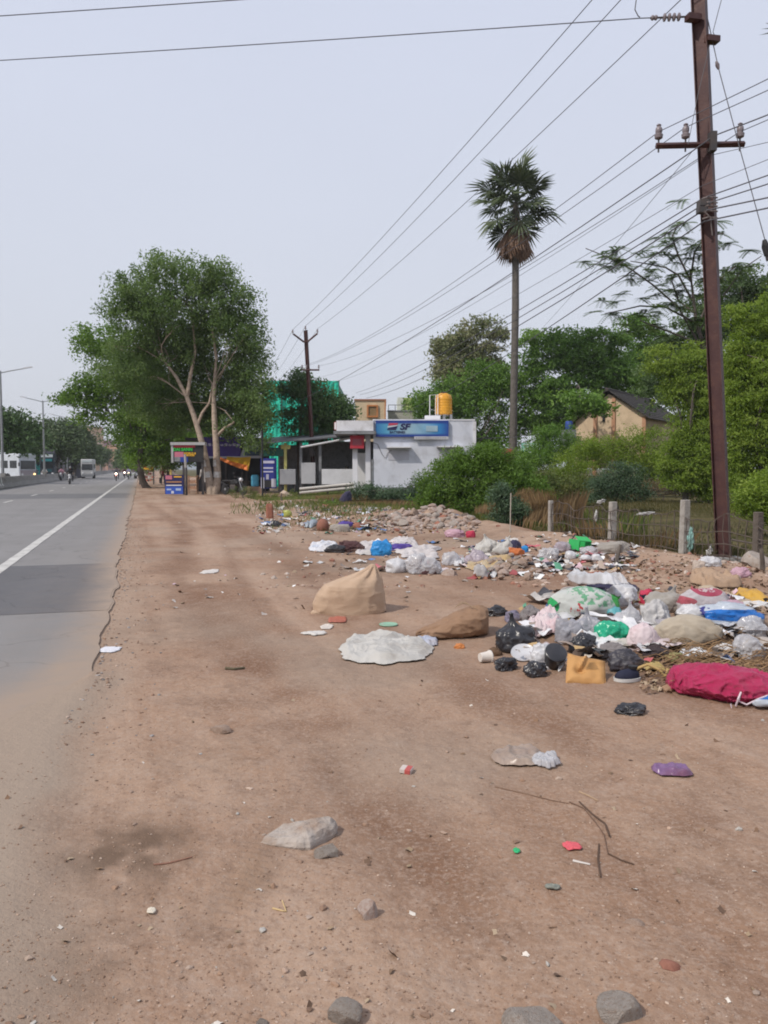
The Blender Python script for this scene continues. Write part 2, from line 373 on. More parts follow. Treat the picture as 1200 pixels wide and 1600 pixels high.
# ================================================================== GROUND AND ROAD
DIRT = ground_mat()
def build_ground():
    th = np.concatenate([np.linspace(-34, 34, 430), np.linspace(36, 324, 60)]); th = np.radians(th)
    r = np.concatenate([[0.4, 1.0], np.geomspace(1.5, 24, 640), np.geomspace(24.3, 1500, 150)])
    TT, RR = np.meshgrid(th, r); X = RR * np.sin(TT); Y = RR * np.cos(TT)
    Z = Hz(X, Y); nr, nt_ = X.shape
    V = np.stack([X, Y, Z], -1).reshape(-1, 3); V = np.vstack([V, [[0, 0, H(0, 0)]]])
    i, j = np.meshgrid(np.arange(nr - 1), np.arange(nt_), indexing='ij'); j2 = (j + 1) % nt_
    F = np.stack([i * nt_ + j, (i + 1) * nt_ + j, (i + 1) * nt_ + j2, i * nt_ + j2], -1).reshape(-1, 4)[:, ::-1]
    u, v = uv_of(V[:, 0], V[:, 1]); P = np.stack([V[:, 0], V[:, 1], 0 * u], -1)
    nb = fbm(P * .8, 71, 4)
    field = np.maximum(S(FU - .3, FU + .8, u + .8 * nb) , S(-19.5, -21, u))
    stain = np.zeros(len(V))
    for (px, py, a, b, s) in [(185, 1335, .24, .30, 1.0), (105, 1510, .18, .28, .8), (250, 985, .5, .6, .35), (560, 885, .9, 1.2, .5), (455, 858, .8, .4, .45), (400, 1330, .12, .35, .4),
                              (720, 840, 1.5, 1.4, .45), (940, 1000, 1.0, 1.2, .55), (1050, 1050, .7, .5, .6), (640, 930, .6, .5, .25), (300, 1180, .3, .3, .2), (330, 1400, .1, .2, .3)]:
        c = g0(px, py); q = np.exp(-(((V[:, 0] - c.x) / a) ** 2 + ((V[:, 1] - c.y) / b) ** 2)); stain = np.maximum(stain, s * np.clip(q * (1 + .8 * fbm(P * 4, 73, 3) + 1.2 * fbm(P * 11, 74, 3)), 0, 1))
    e = edge(v); dust = 1.0 * S(.42, -.15, u - e + .35 * nb) * S(7.2, 4.6, v) * (1 - .45 * S(4, 2.4, v)) + .35 * S(.5, 0, u - e + .3 * nb)
    dust = np.maximum(dust, .45 * S(.1, .5, fbm(P * .5, 75, 3)))
    trk = np.zeros(len(V))
    for uc, wd, am in ((.80, .28, 1.0), (2.35, .34, .8), (1.5, .12, .45), (4.2, .5, .5)):
        trk = np.maximum(trk, am * np.exp(-((u - uc - .22 * np.sin(v * .33 + uc)) / wd) ** 2) * np.clip(.62 + 1.1 * fbm(P * .45, int(uc * 10), 3) + .7 * fbm(P * 3, 77, 3), 0, 1.2) * S(45, 20, v))
    me = np_mesh('ground', V, F, DIRT, True, {'track': np.clip(trk, 0, 1), 'field': field, 'damp': stain, 'dust': np.clip(dust, 0, 1)})
    tag(link('dirt_verge', me), kind='structure')
build_ground()
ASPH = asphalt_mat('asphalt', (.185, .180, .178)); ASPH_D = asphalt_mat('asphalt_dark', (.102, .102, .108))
def road_sheet(name, ulo, uhi, v0, v1, nv, m, z=0.0, thick=.12, nu=24, dustu=.5):
    vv = np.concatenate([np.arange(v0, min(70, v1), .12), np.geomspace(70, v1, 120)]) if v1 > 75 else np.arange(v0, v1 + .01, .12)
    lo = ulo(vv) if callable(ulo) else np.full_like(vv, ulo); hi = uhi(vv) if callable(uhi) else np.full_like(vv, uhi)
    t = np.linspace(0, 1, nu) ** .6
    U = lo[:, None] + (hi - lo)[:, None] * t[None, :]; VV = np.repeat(vv[:, None], nu, 1); Z = np.full_like(U, z)
    U = np.concatenate([U, U[:, -1:]], 1); VV = np.concatenate([VV, VV[:, -1:]], 1); Z = np.concatenate([Z, Z[:, -1:] - thick], 1)
    X = RS.x * U + ES.x * VV; Y = RS.y * U + ES.y * VV; n, k = X.shape
    i, j = np.meshgrid(np.arange(n - 1), np.arange(k - 1), indexing='ij')
    F = np.stack([i * k + j, i * k + j + 1, (i + 1) * k + j + 1, (i + 1) * k + j], -1).reshape(-1, 4)
    e = edge(VV); dust = S(dustu, 0.0, e - U) * .7 + S(2.4, .1, e - U) * S(7.2, 4.3, VV) * 1.1 + .12 + .25 * S(1.6, .2, e - U)
    me = np_mesh(name, np.stack([X, Y, Z], -1).reshape(-1, 3), F, m, False, {'dust': np.clip(dust, 0, 1).ravel()})
    return tag(link(name, me), kind='structure')
road_sheet('road', -9.5, edge, -12, 900, 0, ASPH)
road_sheet('opposite_road', -19.2, -10.3, -12, 900, 0, ASPH)
road_sheet('road_dark_band', lambda v: -9.45 + .03 * n2(v, v * 0, 3, 3), lambda v: edge(v) - .02, 8.9, 13.4, 0, ASPH_D, .003, .003)  # thin sheet of darker tone laid across the carriageway
road_sheet('road_dark_band', -9.4, lambda v: edge(v) - .25, 43, 51, 0, asphalt_mat('asphalt_grey', (.125, .125, .13)), .003, .003)  # second darker sheet farther along, a little paler than the near one
PAINT = mat('road_paint', (.56, .55, .52), (.40, .39, .37), 3, .7, dirt=(.24, .22, .2), dscale=5)
def stripe(name, u, wd, v0, v1, z=.006):
    vv = np.arange(v0, v1, .5 if v1 < 120 else 2.0); V = []; 
    for v in vv:
        jw = .012 * (random.random() - .5)
        for s in (-1, 1): V.append(road(u + s * wd / 2 + jw, v, z))
    F = [(2 * i, 2 * i + 1, 2 * i + 3, 2 * i + 2) for i in range(len(vv) - 1)]
    me = bpy.data.meshes.new(name); me.from_pydata(V, [], F); me.materials.append(PAINT); return tag(link(name, me), kind='structure')
stripe('road_edge_line', -2.02, .17, -5, 60); stripe('road_edge_line', -2.02, .17, 60, 400, .006)
for k in range(12): stripe('lane_marking', -5.75, .13, 20 + 9.2 * k, 23 + 9.2 * k)
# far hills
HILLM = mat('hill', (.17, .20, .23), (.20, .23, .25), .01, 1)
def hills():
    xs = np.linspace(-1000, 500, 120); V = []; 
    for i, x in enumerate(xs):
        h = 60 + 45 * vn(np.array([[x * .006, 0, 1.5]]), 3)[0] + 18 * vn(np.array([[x * .024, 0, 2.5]]), 4)[0]
        h *= .5 * math.exp(-((x + 430) / 300) ** 2)
        for q, f in ((0, 0), (.35, .55), (.7, .9), (1, 1), (1.4, .7), (2, 0)): V.append((x, 1150 + 130 * q, h * f - 1))
    F = [(i * 6 + k, (i + 1) * 6 + k, (i + 1) * 6 + k + 1, i * 6 + k + 1) for i in range(len(xs) - 1) for k in range(5)]
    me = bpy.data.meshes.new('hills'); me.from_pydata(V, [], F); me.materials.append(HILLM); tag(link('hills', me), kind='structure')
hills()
# ================================================================== MEDIAN
CONC = mat('concrete', (.30, .29, .27), (.22, .21, .20), 2.5, .9, .3, 30, dirt=(.12, .10, .09))
BLK = mat('black_paint', (.035, .035, .038), (.06, .058, .055), 4, .6); WHT = mat('white_paint', (.62, .62, .60), (.50, .49, .47), 3, .6, dirt=(.3, .26, .22))
def median():
    t = thing('median_barrier', 'long low concrete crash barrier with black and white painted stripes dividing the two carriageways', 'barrier', road(-9.9, 40), RA)
    prof = [(-.36, -.1), (-.36, .1), (-.17, .42), (-.11, .88), (.11, .88), (.17, .42), (.36, .1), (.36, -.1)]
    a = MB(); a.prism(prof, -2.47, 2.47, 'Y'); me = None
    for k in range(70):
        if me is None: o = a.obj('barrier_block', CONC, t, (0, -18 + 5 * k, 0)); me = o.data
        else: link('barrier_block', me, t, (0, -18 + 5 * k, 0))
    s = MB()
    for q in range(5): s.add([(.362, -2.0 + q, .09), (.173, -2.0 + q, .425), (.113, -2.0 + q, .87), (.362, -1.55 + q, .09), (.173, -1.55 + q, .425), (.113, -1.55 + q, .87)], [(0, 3, 4, 1), (1, 4, 5, 2)])
    for q in range(5): s.add([(.112, -2.0 + q, .883), (-.112, -2.0 + q, .883), (.112, -1.55 + q, .883), (-.112, -1.55 + q, .883)], [(0, 1, 3, 2)])
    sm = None
    for ch in [c for c in t.children][:9:1]:
        if sm is None: o = s.obj('painted_stripe', WHT, ch); sm = o.data
        else: link('painted_stripe', sm, ch)
median()
GALV = mat('galvanised', (.33, .34, .35), (.25, .26, .27), 5, .45, metal=.6)
LAMPW = mat('lamp_housing', (.5, .5, .52), (.4, .4, .42), 4, .4)
def lamp():
    t = thing('street_lamp', '', 'street lamp', (0, 0, 0), RA, 'double arm street lamps along the median')
    p = MB(); p.tube([(0, 0, -.1), (0, 0, 4), (0, 0, 8.75)], [.12, .095, .07], 10); p.obj('pole', GALV, t, smooth=True)
    b = MB(); b.box((0, 0, .9), (.36, .36, .5)); b.obj('pole_base', CONC, t)
    for s in (-1, 1):
        a = MB(); a.tube([(0, 0, 8.6), (s * .7, 0, 8.78), (s * 1.7, 0, 9.0)], [.045, .04, .035], 8); a.obj('arm', GALV, t, smooth=True)
        h = MB(); h.add([(s * 1.6, -.14, 8.95), (s * 2.25, -.11, 9.1), (s * 2.25, .11, 9.1), (s * 1.6, .14, 8.95), (s * 1.6, -.1, 9.06), (s * 2.2, -.07, 9.17), (s * 2.2, .07, 9.17), (s * 1.6, .1, 9.06)],
                    [(0, 1, 2, 3), (4, 5, 6, 7), (0, 1, 5, 4), (1, 2, 6, 5), (2, 3, 7, 6), (3, 0, 4, 7)]); h.obj('lamp_head', LAMPW, t)
    return t
LORD = ['nearest, above the white bus', 'second, over the dark lorry', 'third, just behind the motorcyclist in black', 'fourth, near the pale minibus', 'fifth, thin and far along the barrier', 'sixth, tiny and far off', 'seventh, smallest and farthest']
l0 = lamp(); d0 = [60, 86, 113, 143, 174, 206, 240]
for k, d in enumerate(d0):
    v = d / math.cos(RA) - 3.0 if False else d * 1.0 / 1.0
    u = -9.87; dd = (d - RS.y * u) / ES.y
    lo = l0 if k == 0 else copy_tree(l0)
    lo.location = road(u, dd, 0); lo['label'] = 'grey double arm street lamp on the median, ' + LORD[k]

# ================================================================== TREES
BARK = mat('bark', (.26, .215, .17), (.17, .135, .105), 6, .95, .8, 25); BARKD = mat('dark_bark', (.12, .10, .085), (.08, .065, .055), 6, .95, .8, 20)
BARKP = mat('pale_bark', (.44, .35, .27), (.31, .24, .185), 3, .9, .6, 16, dirt=(.14, .11, .09))
LM = {
    'big': leafmat('leaf_big', (.075, .13, .040), (.145, .235, .066), (.25, .33, .14), .45),
    'lime': leafmat('leaf_lime', (.065, .135, .015), (.13, .24, .028), (.20, .32, .05), .42),
    'dark': leafmat('leaf_dark', (.04, .082, .025), (.075, .14, .042), (.125, .20, .06), .2),
    'mid': leafmat('leaf_mid', (.07, .15, .022), (.14, .265, .045), (.23, .37, .08), .4),
    'yellow': leafmat('leaf_yellow', (.12, .19, .022), (.23, .335, .046), (.34, .43, .085), .45),
    'pale': leafmat('leaf_pale', (.10, .14, .05), (.20, .22, .10), (.36, .33, .20), .25),
    'blue': leafmat('leaf_blue', (.045, .085, .048), (.08, .135, .072), (.13, .19, .11), .25),
    'far': leafmat('leaf_far', (.06, .098, .042), (.09, .14, .06), (.13, .18, .08), .2),
    'dry': leafmat('leaf_dry', (.10, .062, .03), (.18, .115, .055), (.27, .185, .095), .2), 'olive': leafmat('leaf_olive', (.05, .055, .018), (.085, .08, .03), (.13, .105, .045), .25),
    'palm': leafmat('leaf_palm', (.05, .075, .035), (.085, .115, .055), (.15, .17, .10), .15),
    'feather': leafmat('leaf_feather', (.065, .115, .046), (.11, .175, .068), (.165, .24, .10), .4),
    'fern': leafmat('leaf_fern', (.06, .125, .018), (.12, .22, .032), (.20, .31, .07), .4), 'weed': leafmat('leaf_weed', (.06, .10, .02), (.12, .16, .04), (.22, .20, .07), .3),
}
def unit(a): return a / np.maximum(np.linalg.norm(a, axis=-1, keepdims=True), 1e-9)
def leaf_quads(C, N, size, rng, aspect=.5, droop=0.0, fold=.15):
    n = len(C); T = rng.normal(size=(n, 3)); T[:, 2] -= droop; T = unit(T - N * (T * N).sum(1, keepdims=True)); B = np.cross(N, T)
    s = size * rng.uniform(.6, 1.35, (n, 1))
    V = np.stack([C - T * s * .5, C + B * s * aspect * .5 - N * s * fold, C + T * s * .5, C - B * s * aspect * .5 - N * s * fold], 1).reshape(-1, 3)
    return V, np.arange(n * 4).reshape(-1, 4)
def crown_cloud(blobs, ncl, per, cr, leaf, rng, flat=.6, shell=.4, droop=.4, aspect=.5, up=.5, tintz=0):
    B = np.array(blobs, dtype=float); wgt = (B[:, 3] * B[:, 4] * B[:, 5]) ** (2 / 3.); wgt /= wgt.sum()
    bi = rng.choice(len(B), ncl, p=wgt); D = unit(rng.normal(size=(ncl, 3))); rad = rng.uniform(0, 1, (ncl, 1)) ** shell
    C = B[bi, :3] + D * rad * B[bi, 3:6]
    CR = cr * rng.uniform(.55, 1.5, ncl); ct = rng.uniform(0, 1, ncl)
    cnt = np.maximum(4, (per * (CR / cr) ** 2 * rng.uniform(.6, 1.3, ncl)).astype(int))
    idx = np.repeat(np.arange(ncl), cnt); n = len(idx)
    off = rng.normal(size=(n, 3)); off = np.clip(off, -1.7, 1.7) * .52 * CR[idx, None] * np.stack([1 + .5 * np.cos(ct * 40), 1 + .5 * np.sin(ct * 40), np.ones_like(ct)], -1)[idx]; off[:, 2] *= flat
    off[:, 2] -= droop * .25 * (np.hypot(off[:, 0], off[:, 1])) * 1.0
    P = C[idx] + off
    N = unit(unit(off) * .2 + D[idx] * .25 + np.array([0, 0, up]) + rng.normal(size=(n, 3)) * .7)
    V, F = leaf_quads(P, N, leaf, rng, aspect, droop)
    tint = np.clip(.55 * ct[idx] + .45 * rng.uniform(0, 1, n), 0, 1)
    return V, F, np.repeat(tint, 4), C
def limb(mb, p0, p1, r0, r1, rng, n=6, sag=.12, seg=6):
    p0 = np.array(p0); p1 = np.array(p1); L = np.linalg.norm(p1 - p0); pts = []; rr = []
    w1 = rng.normal(size=3) * L * .06; w2 = rng.normal(size=3) * L * .05
    for k in range(seg + 1):
        t = k / seg; p = p0 * (1 - t) + p1 * t + w1 * math.sin(math.pi * t) + w2 * math.sin(2 * math.pi * t); p[2] += L * sag * math.sin(math.pi * t)
        pts.append(p); rr.append(r0 * (1 - t) + r1 * t)
    mb.tube(pts, rr, n, False); return pts
def tree(name, label, cat, base, blobs_px, Y, ncl, per, cr, leaf, mk, trunks=None, bark=None, seed=1, group=None, nl=14, depth=1.0, flat=.6, shell=.4, droop=.4, aspect=.5, r0=.16, up=.5, crown='crown', sag=.12, fork=.35):
    """blobs_px: (px, py, rx, ry[, dY]) in photo pixels at distance Y; base: point on the ground"""
    rng = np.random.default_rng(seed); base = Vector(base); root = thing(name, label, cat, base, 0, group)
    bl = []
    for b in blobs_px:
        yy = Y + (b[4] if len(b) > 4 else 0); c = at(b[0], b[1], yy) - base; k = yy / FPX
        bl.append((c.x, c.y, c.z, b[2] * k, (b[2] + b[3]) * .5 * k * depth, b[3] * k))
    ex = []
    for b in bl:
        for _ in range(4):
            dv = unit(rng.normal(size=3)); s_ = rng.uniform(.28, .5); ex.append((b[0] + dv[0] * b[3] * .85, b[1] + dv[1] * b[4] * .85, b[2] + dv[2] * b[5] * .85, b[3] * s_, b[4] * s_, b[5] * s_))
    bl = [(b[0], b[1], b[2], b[3] * .95, b[4] * .95, b[5] * .95) for b in bl] + ex
    V, F, tint, C = crown_cloud(bl, ncl, per, cr, leaf, rng, flat, shell, droop, aspect, up)
    ok = V.reshape(-1, 4, 3)[:, :, 2].min(1) > -.02 ; F = F[ok]
    link(crown, np_mesh(crown, V, F, LM[mk], False, {'tint': tint}), root)
    tm = MB()
    zt = min(b[2] for b in bl); cen = np.mean([b[:3] for b in bl], 0)
    if trunks is None:
        top = np.array([cen[0] * .3, cen[1] * .3, max(zt * fork + cen[2] * (1 - fork) * .5, .3)])
        pts = limb(tm, (0, 0, -.15), top, r0, r0 * .6, rng, 9, 0, 7); ends = [(top, r0 * .6)]
    else:
        ends = []
        for pl in trunks:
            q = [at(a, b, Y + (c[0] if c else 0)) - base for a, b, *c in [(p[0], p[1]) + tuple(p[3:4]) for p in pl]] if False else [at(p[0], p[1], Y) - base for p in pl]
            tm.tube(q, [p[2] for p in pl], 10, True); ends.append((np.array(q[-1]), pl[-1][2])); 
            if len(q) > 3: ends.append((np.array(q[len(q) // 2 + 1]), pl[len(q) // 2 + 1][2] * .7))
    tm.obj('trunk', bark or BARK, root, smooth=True)
    if nl:
        lb = MB(); ci = rng.choice(len(C), min(nl, len(C)), replace=False)
        for q in ci:
            e = min(ends, key=lambda z: np.linalg.norm(z[0] - C[q]) + (0 if z[0][2] < C[q][2] else 3))
            p = limb(lb, e[0], C[q], e[1] * .55, .018, rng, 6, sag)
            near = sorted(range(len(C)), key=lambda j: np.linalg.norm(C[j] - p[4]))[:3]
            for j in near: limb(lb, p[3], C[j], e[1] * .16, .01, rng, 4, sag, 3)
        lb.obj('limbs', bark or BARK, root, smooth=True)
    return root
GB = lambda x, Y: Vector((at(x, 732, Y).x, Y, H(at(x, 732, Y).x, Y)))
# the large roadside tree with two pale trunks
TB = gr(331, 772); TY = TB.y
T1 = tree('roadside_tree', 'tall grey-green tree with two pale forked trunks banded in white paint beside the road', 'tree', TB,
     [(270, 430, 80, 38), (285, 480, 122, 62), (195, 480, 38, 40), (215, 540, 60, 55), (345, 470, 48, 48), (225, 500, 42, 45), (270, 560, 92, 75, 2.5), (355, 560, 62, 85, 2), (380, 640, 46, 58, 1.5), (300, 645, 60, 40, 3.5), (392, 590, 26, 60), (215, 470, 35, 20), (345, 430, 25, 25), (405, 640, 22, 55), (392, 545, 26, 42), (398, 685, 26, 24), (395, 655, 28, 38), (345, 655, 60, 32, 3.5), (245, 625, 55, 45, 2.5), (370, 510, 35, 40), (330, 600, 70, 60, 3)],
     TY, 1080, 80, .60, .20, 'big',
     [[(331, 776, .30), (327, 745, .21), (318, 700, .18), (305, 655, .155), (292, 620, .13), (276, 590, .10), (258, 566, .06)],
      [(335, 776, .30), (340, 745, .21), (338, 700, .19), (335, 655, .16), (334, 620, .12), (338, 560, .09), (330, 500, .05)],
      [(308, 665, .1), (316, 645, .08), (327, 630, .06), (332, 600, .04)], [(340, 680, .1), (352, 668, .07), (366, 660, .05)],
      [(292, 622, .12), (297, 590, .1), (305, 550, .08), (300, 480, .05)]], BARKP, 3, None, 26, .9, .7, .33, .75, .38)
WB = MB()
for (x, y0, y1, rr) in ((322.5, 719, 729, .205), (338.4, 719, 729, .208), (326.5, 737, 746, .225), (339.4, 737, 746, .225)):
    a = at(x, y1, TY) - TB; b = at(x - (1.5 if x < 332 else 0), y0, TY) - TB; WB.tube([a, b], [rr, rr * .95], 12, True)
WB.obj('painted_band', WHT, T1, smooth=True)
tree('roadside_tree', 'bright yellow-green tree behind and left of the tall roadside tree, reaching over the road', 'tree', GB(232, 62),
     [(160, 535, 48, 30), (185, 580, 70, 55), (140, 625, 42, 38), (205, 640, 78, 55), (128, 520, 25, 14), (235, 690, 42, 35), (250, 600, 50, 60), (300, 690, 45, 28)], 62, 430, 80, .75, .24, 'lime', None, BARKD, 5, None, 14, .8, .6, .36, .5, .5, .3)
tree('roadside_tree', 'dark green shade tree under the crown of the tall roadside tree', 'tree', GB(262, 72),
     [(250, 700, 42, 30), (290, 690, 40, 30), (215, 700, 30, 28), (270, 650, 80, 60), (340, 690, 50, 25)], 72, 330, 75, .9, .28, 'big', None, BARKD, 6, None, 10, .8)
tree('roadside_tree', 'small leafy tree with drooping pale green foliage beside the goods cart', 'tree', GB(228, 84), [(236, 690, 20, 38), (222, 705, 16, 20), (248, 710, 14, 20)], 84, 110, 70, .7, .3, 'lime', None, BARKD, 8, None, 6)
for q, (x, d, rx, ry, y, lab) in enumerate([(212, 120, 16, 16, 708, 'distant bushy tree on the right verge, nearest of the far row'), (203, 165, 13, 14, 714, 'distant bushy tree on the right verge, second of the far row'),
     (194, 220, 11, 12, 718, 'distant hazy tree on the right verge, third of the far row'), (187, 300, 9, 9, 722, 'most distant small hazy tree on the right verge')]):
    tree('far_tree', lab, 'tree', GB(x, d), [(x, y, rx, ry)], d, 70, 45, 1.3, .6, 'far', None, BARKD, 20 + q, 'trees along the far road', 0, 1.0, r0=.25)
# trees beyond the median
for q, (x, d, bl, k, lab) in enumerate([
    (-30, 78, [(-40, 665, 60, 45), (10, 668, 34, 26), (25, 690, 24, 25)], 'dark', 'dark leafy tree at the left picture edge behind the white bus'),
    (95, 105, [(85, 680, 38, 30), (72, 700, 30, 28), (105, 672, 22, 16)], 'far', 'broad rounded green tree behind the dark lorry'),
    (118, 125, [(118, 690, 26, 28), (125, 705, 26, 22)], 'far', 'rounded dark green tree behind the pale minibus'),
    (142, 165, [(140, 700, 20, 20), (150, 712, 18, 18)], 'far', 'smaller hazy tree past the pale minibus'),
    (158, 230, [(156, 712, 13, 15)], 'far', 'far hazy tree by the orange building'),
    (48, 90, [(45, 690, 24, 22), (35, 668, 10, 8)], 'dark', 'small dark tree between the white bus and the lorry')]):
    tree('far_tree', lab, 'tree', GB(x, d), bl, d, 190 if q < 3 else 100, 55, 1.1, .42, k, None, BARKD, 40 + q, 'trees beyond the median', 4, .7, r0=.3)

# dark tree in front of the green net building, behind the leaning pole
tree('small_tree', 'dark green tree in front of the green netted building, behind the leaning steel pole', 'tree', GB(470, 51), [(480, 625, 48, 30), (465, 660, 32, 30), (515, 640, 32, 32), (475, 595, 30, 16), (500, 672, 45, 20), (532, 655, 18, 25)], 51, 250, 60, .55, .19, 'dark',
     [[(470, 765, .16), (468, 730, .14), (466, 700, .12), (470, 660, .09)]], BARKD, 60, None, 14, .8, shell=.45)
# right-hand trees
tree('flowering_tree', 'pale cream flowering tree rising behind the yellow water tank', 'tree', GB(735, 68), [(740, 525, 38, 22), (705, 552, 40, 28), (765, 540, 30, 25), (690, 580, 18, 14), (755, 500, 18, 10), (735, 575, 50, 35), (705, 600, 36, 30), (770, 585, 30, 35)], 68, 330, 70, .66, .26, 'pale', None, BARK, 62, None, 16, .7, shell=.6, up=.4)
tree('leafy_tree', 'broad green tree behind the white shop wall and water tank', 'tree', GB(735, 62), [(700, 625, 52, 38), (745, 600, 48, 40), (770, 655, 60, 45), (660, 640, 25, 25), (790, 585, 35, 35), (730, 680, 45, 30), (775, 700, 60, 25)], 62, 360, 72, .72, .23, 'mid', None, BARKD, 63, None, 14, .7)
tree('leafy_tree', 'large spreading green tree right of the palm trunk, above the gabled house', 'tree', GB(895, 62), [(850, 545, 50, 35), (900, 545, 55, 38), (940, 550, 38, 40), (870, 600, 70, 45), (930, 600, 60, 40), (840, 640, 45, 45), (890, 655, 50, 40), (965, 590, 25, 30), (915, 625, 35, 28, -14), (985, 600, 40, 40)], 62, 640, 80, .72, .24, 'mid',
     [[(905, 740, .3), (908, 690, .25), (912, 650, .2), (905, 600, .14)], [(885, 740, .22), (900, 690, .2), (925, 640, .16), (940, 600, .1)]], BARKD, 64, None, 9, .7, .42, .4, sag=.02)
tree('leafy_tree', 'slim dark green tree against the sky right of the large spreading tree', 'tree', GB(1005, 66), [(1005, 510, 28, 22), (1020, 540, 25, 25), (990, 550, 28, 28), (1010, 590, 45, 30)], 66, 200, 70, .65, .23, 'mid', None, BARKD, 65, None, 10, .8)
tree('leafy_tree', 'tall dark feathery tree behind the rusty pole at the right', 'tree', GB(1160, 46), [(1130, 470, 70, 45), (1175, 450, 40, 40), (1090, 520, 55, 40), (1180, 520, 50, 50), (1060, 590, 55, 45), (1110, 600, 60, 50), (1215, 480, 40, 60)], 46, 560, 76, .58, .19, 'feather', None, BARKD, 66, None, 16, .7, .4, .4)
tree('leafy_tree', 'bright yellow-green tree to the left of the rusty pole, hanging over the field', 'tree', GB(1070, 37), [(1090, 600, 45, 45), (1092, 660, 40, 50), (1100, 560, 40, 35), (1062, 716, 48, 30), (1095, 700, 45, 45), (1075, 740, 55, 25), (1035, 560, 25, 25), (1110, 640, 40, 60), (1120, 720, 35, 55)], 37, 980, 62, .40, .15, 'yellow', None, BARKD, 67, None, 18, .8, .4, .5, .7, .32, .16, .3)
tree('leafy_tree', 'bright yellow-green tree filling the right picture edge behind the rusty pole', 'tree', GB(1200, 27), [(1180, 500, 40, 45), (1195, 570, 50, 60), (1165, 610, 32, 40), (1200, 660, 50, 60), (1165, 680, 32, 40), (1190, 740, 45, 55), (1240, 620, 40, 150), (1170, 770, 25, 30), (1150, 560, 25, 40), (1148, 640, 22, 45), (1150, 720, 25, 40), (1215, 470, 30, 30), (1180, 620, 45, 120)], 27, 1500, 56, .30, .12, 'yellow', None, BARKD, 68, None, 22, .7, .4, .5, .7, .32, .16, .3)
# sparse feathery boughs reaching out over the wires
def feather():
    rng = np.random.default_rng(70); Y = 40; base = GB(1120, 40); root = thing('acacia_tree', 'tall sparse acacia with long bare boughs of feathery leaves reaching left against the sky', 'tree', base)
    tm = MB(); P = lambda x, y, d=0: np.array(at(x, y, Y + d) - base)
    tm.tube([P(1120, 765), P(1116, 650), P(1105, 560), P(1088, 505), P(1082, 455), P(1078, 420)], [.2, .17, .13, .09, .06, .04], 8)
    bs = [[(1105, 560), (1060, 480), (1020, 445), (985, 420), (950, 402), (915, 388)], [(1088, 505), (1040, 480), (1000, 478), (970, 485), (945, 490)], [(1082, 470), (1060, 430), (1040, 418), (1010, 412), (985, 408)],
          [(1080, 440), (1060, 400), (1050, 370), (1060, 348)], [(1080, 430), (1085, 395), (1100, 372), (1132, 364)], [(1086, 490), (1060, 470), (1050, 440), (1055, 425)], [(1090, 520), (1125, 470), (1160, 420), (1190, 400)], [(1090, 510), (1120, 440), (1150, 415)],
          [(1100, 540), (1050, 520), (1010, 505), (1000, 500)]]
    C = []; 
    for b in bs:
        dd = rng.uniform(-2, 2); pts = [P(x, y, dd * i / len(b)) for i, (x, y) in enumerate(b)]
        tm.tube(pts, [.045 * (1 - i / len(b)) + .012 for i in range(len(b))], 6)
        for i in range(1, len(pts)):
            for t in np.linspace(0, 1, 5):
                if i < len(pts) - 2 and rng.random() < .45: continue
                c = pts[i - 1] * (1 - t) + pts[i] * t + rng.normal(size=3) * np.array([.5, .5, .42]); C.append(c)
    V = []; T = []
    for c in C:                                    # pinnate sprays: a rachis with leaflets in two ranks
        for s in range(rng.integers(6, 10)):
            a = rng.uniform(0, 2 * math.pi); dr = np.array([math.cos(a), math.sin(a), rng.uniform(-.45, .3)]); L = rng.uniform(.4, .8); sd = np.array([-dr[1], dr[0], 0]); tt = rng.random()
            for k in range(9):
                o = c + dr * L * k / 9 - np.array([0, 0, .25]) * (k / 9) ** 2 * L
                for sg in (-1, 1):
                    e = o + sd * sg * .19 + dr * .05 - np.array([0, 0, .03]); n = dr * .032
                    V += [o - n * .3, (o + e) / 2 - n, e, (o + e) / 2 + n]; T += [tt] * 4
    V = np.array(V); link('crown', np_mesh('crown', V, np.arange(len(V)).reshape(-1, 4), LM['feather'], False, {'tint': T}), root)
    tm.obj('trunk', BARKD, root, smooth=True)
feather()
# ------------------------------------------------------------------ palms
PALMT = mat('palm_trunk', (.135, .12, .105), (.085, .075, .065), 4, .95, .8, 18)
def frond_mesh(name, mk, dead=False, rng=None):
    V = []; F = []; T = []
    def q(a, b, c, d, t): i = len(V); V.extend([a, b, c, d]); F.append((i, i + 1, i + 2, i + 3)); T.extend([t] * 4)
    L = 1.25 if not dead else .9
    for s in (0, 1): q(Vector((0, -.03, s * .03)), Vector((L, -.018, s * .03)), Vector((L, .018, s * .03)), Vector((0, .03, s * .03)), .8)
    n = 26
    for k in range(n):
        a = (k / (n - 1) - .5) * 2 * R(135 if not dead else 32); ln = (1.25 if not dead else 1.2) * (1 - .25 * abs(a) / R(135)) * rng.uniform(.85, 1.1)
        d = Vector((math.cos(a), math.sin(a), .10 * math.sin(k * 2.1) + .12 * abs(math.sin(a)))).normalized(); s_ = Vector((-math.sin(a), math.cos(a), 0)); o = Vector((L, 0, .01)); w_ = .055
        tip = o + d * ln + Vector((0, 0, -.22 * ln if not dead else -.1)); mid = o + d * ln * .55
        t = rng.uniform(.1, .8)
        q(o, mid + s_ * w_ + Vector((0, 0, -.03)), tip, mid + Vector((0, 0, .02)), t); q(o, mid + Vector((0, 0, .02)), tip, mid - s_ * w_ + Vector((0, 0, -.03)), t)
    return np_mesh(name, [v[:] for v in V], F, LM[mk], False, {'tint': T})
PALMDRY = leafmat('leaf_palm_dry', (.16, .09, .055), (.26, .155, .10), (.34, .23, .16), .15); LM['palmdry'] = PALMDRY
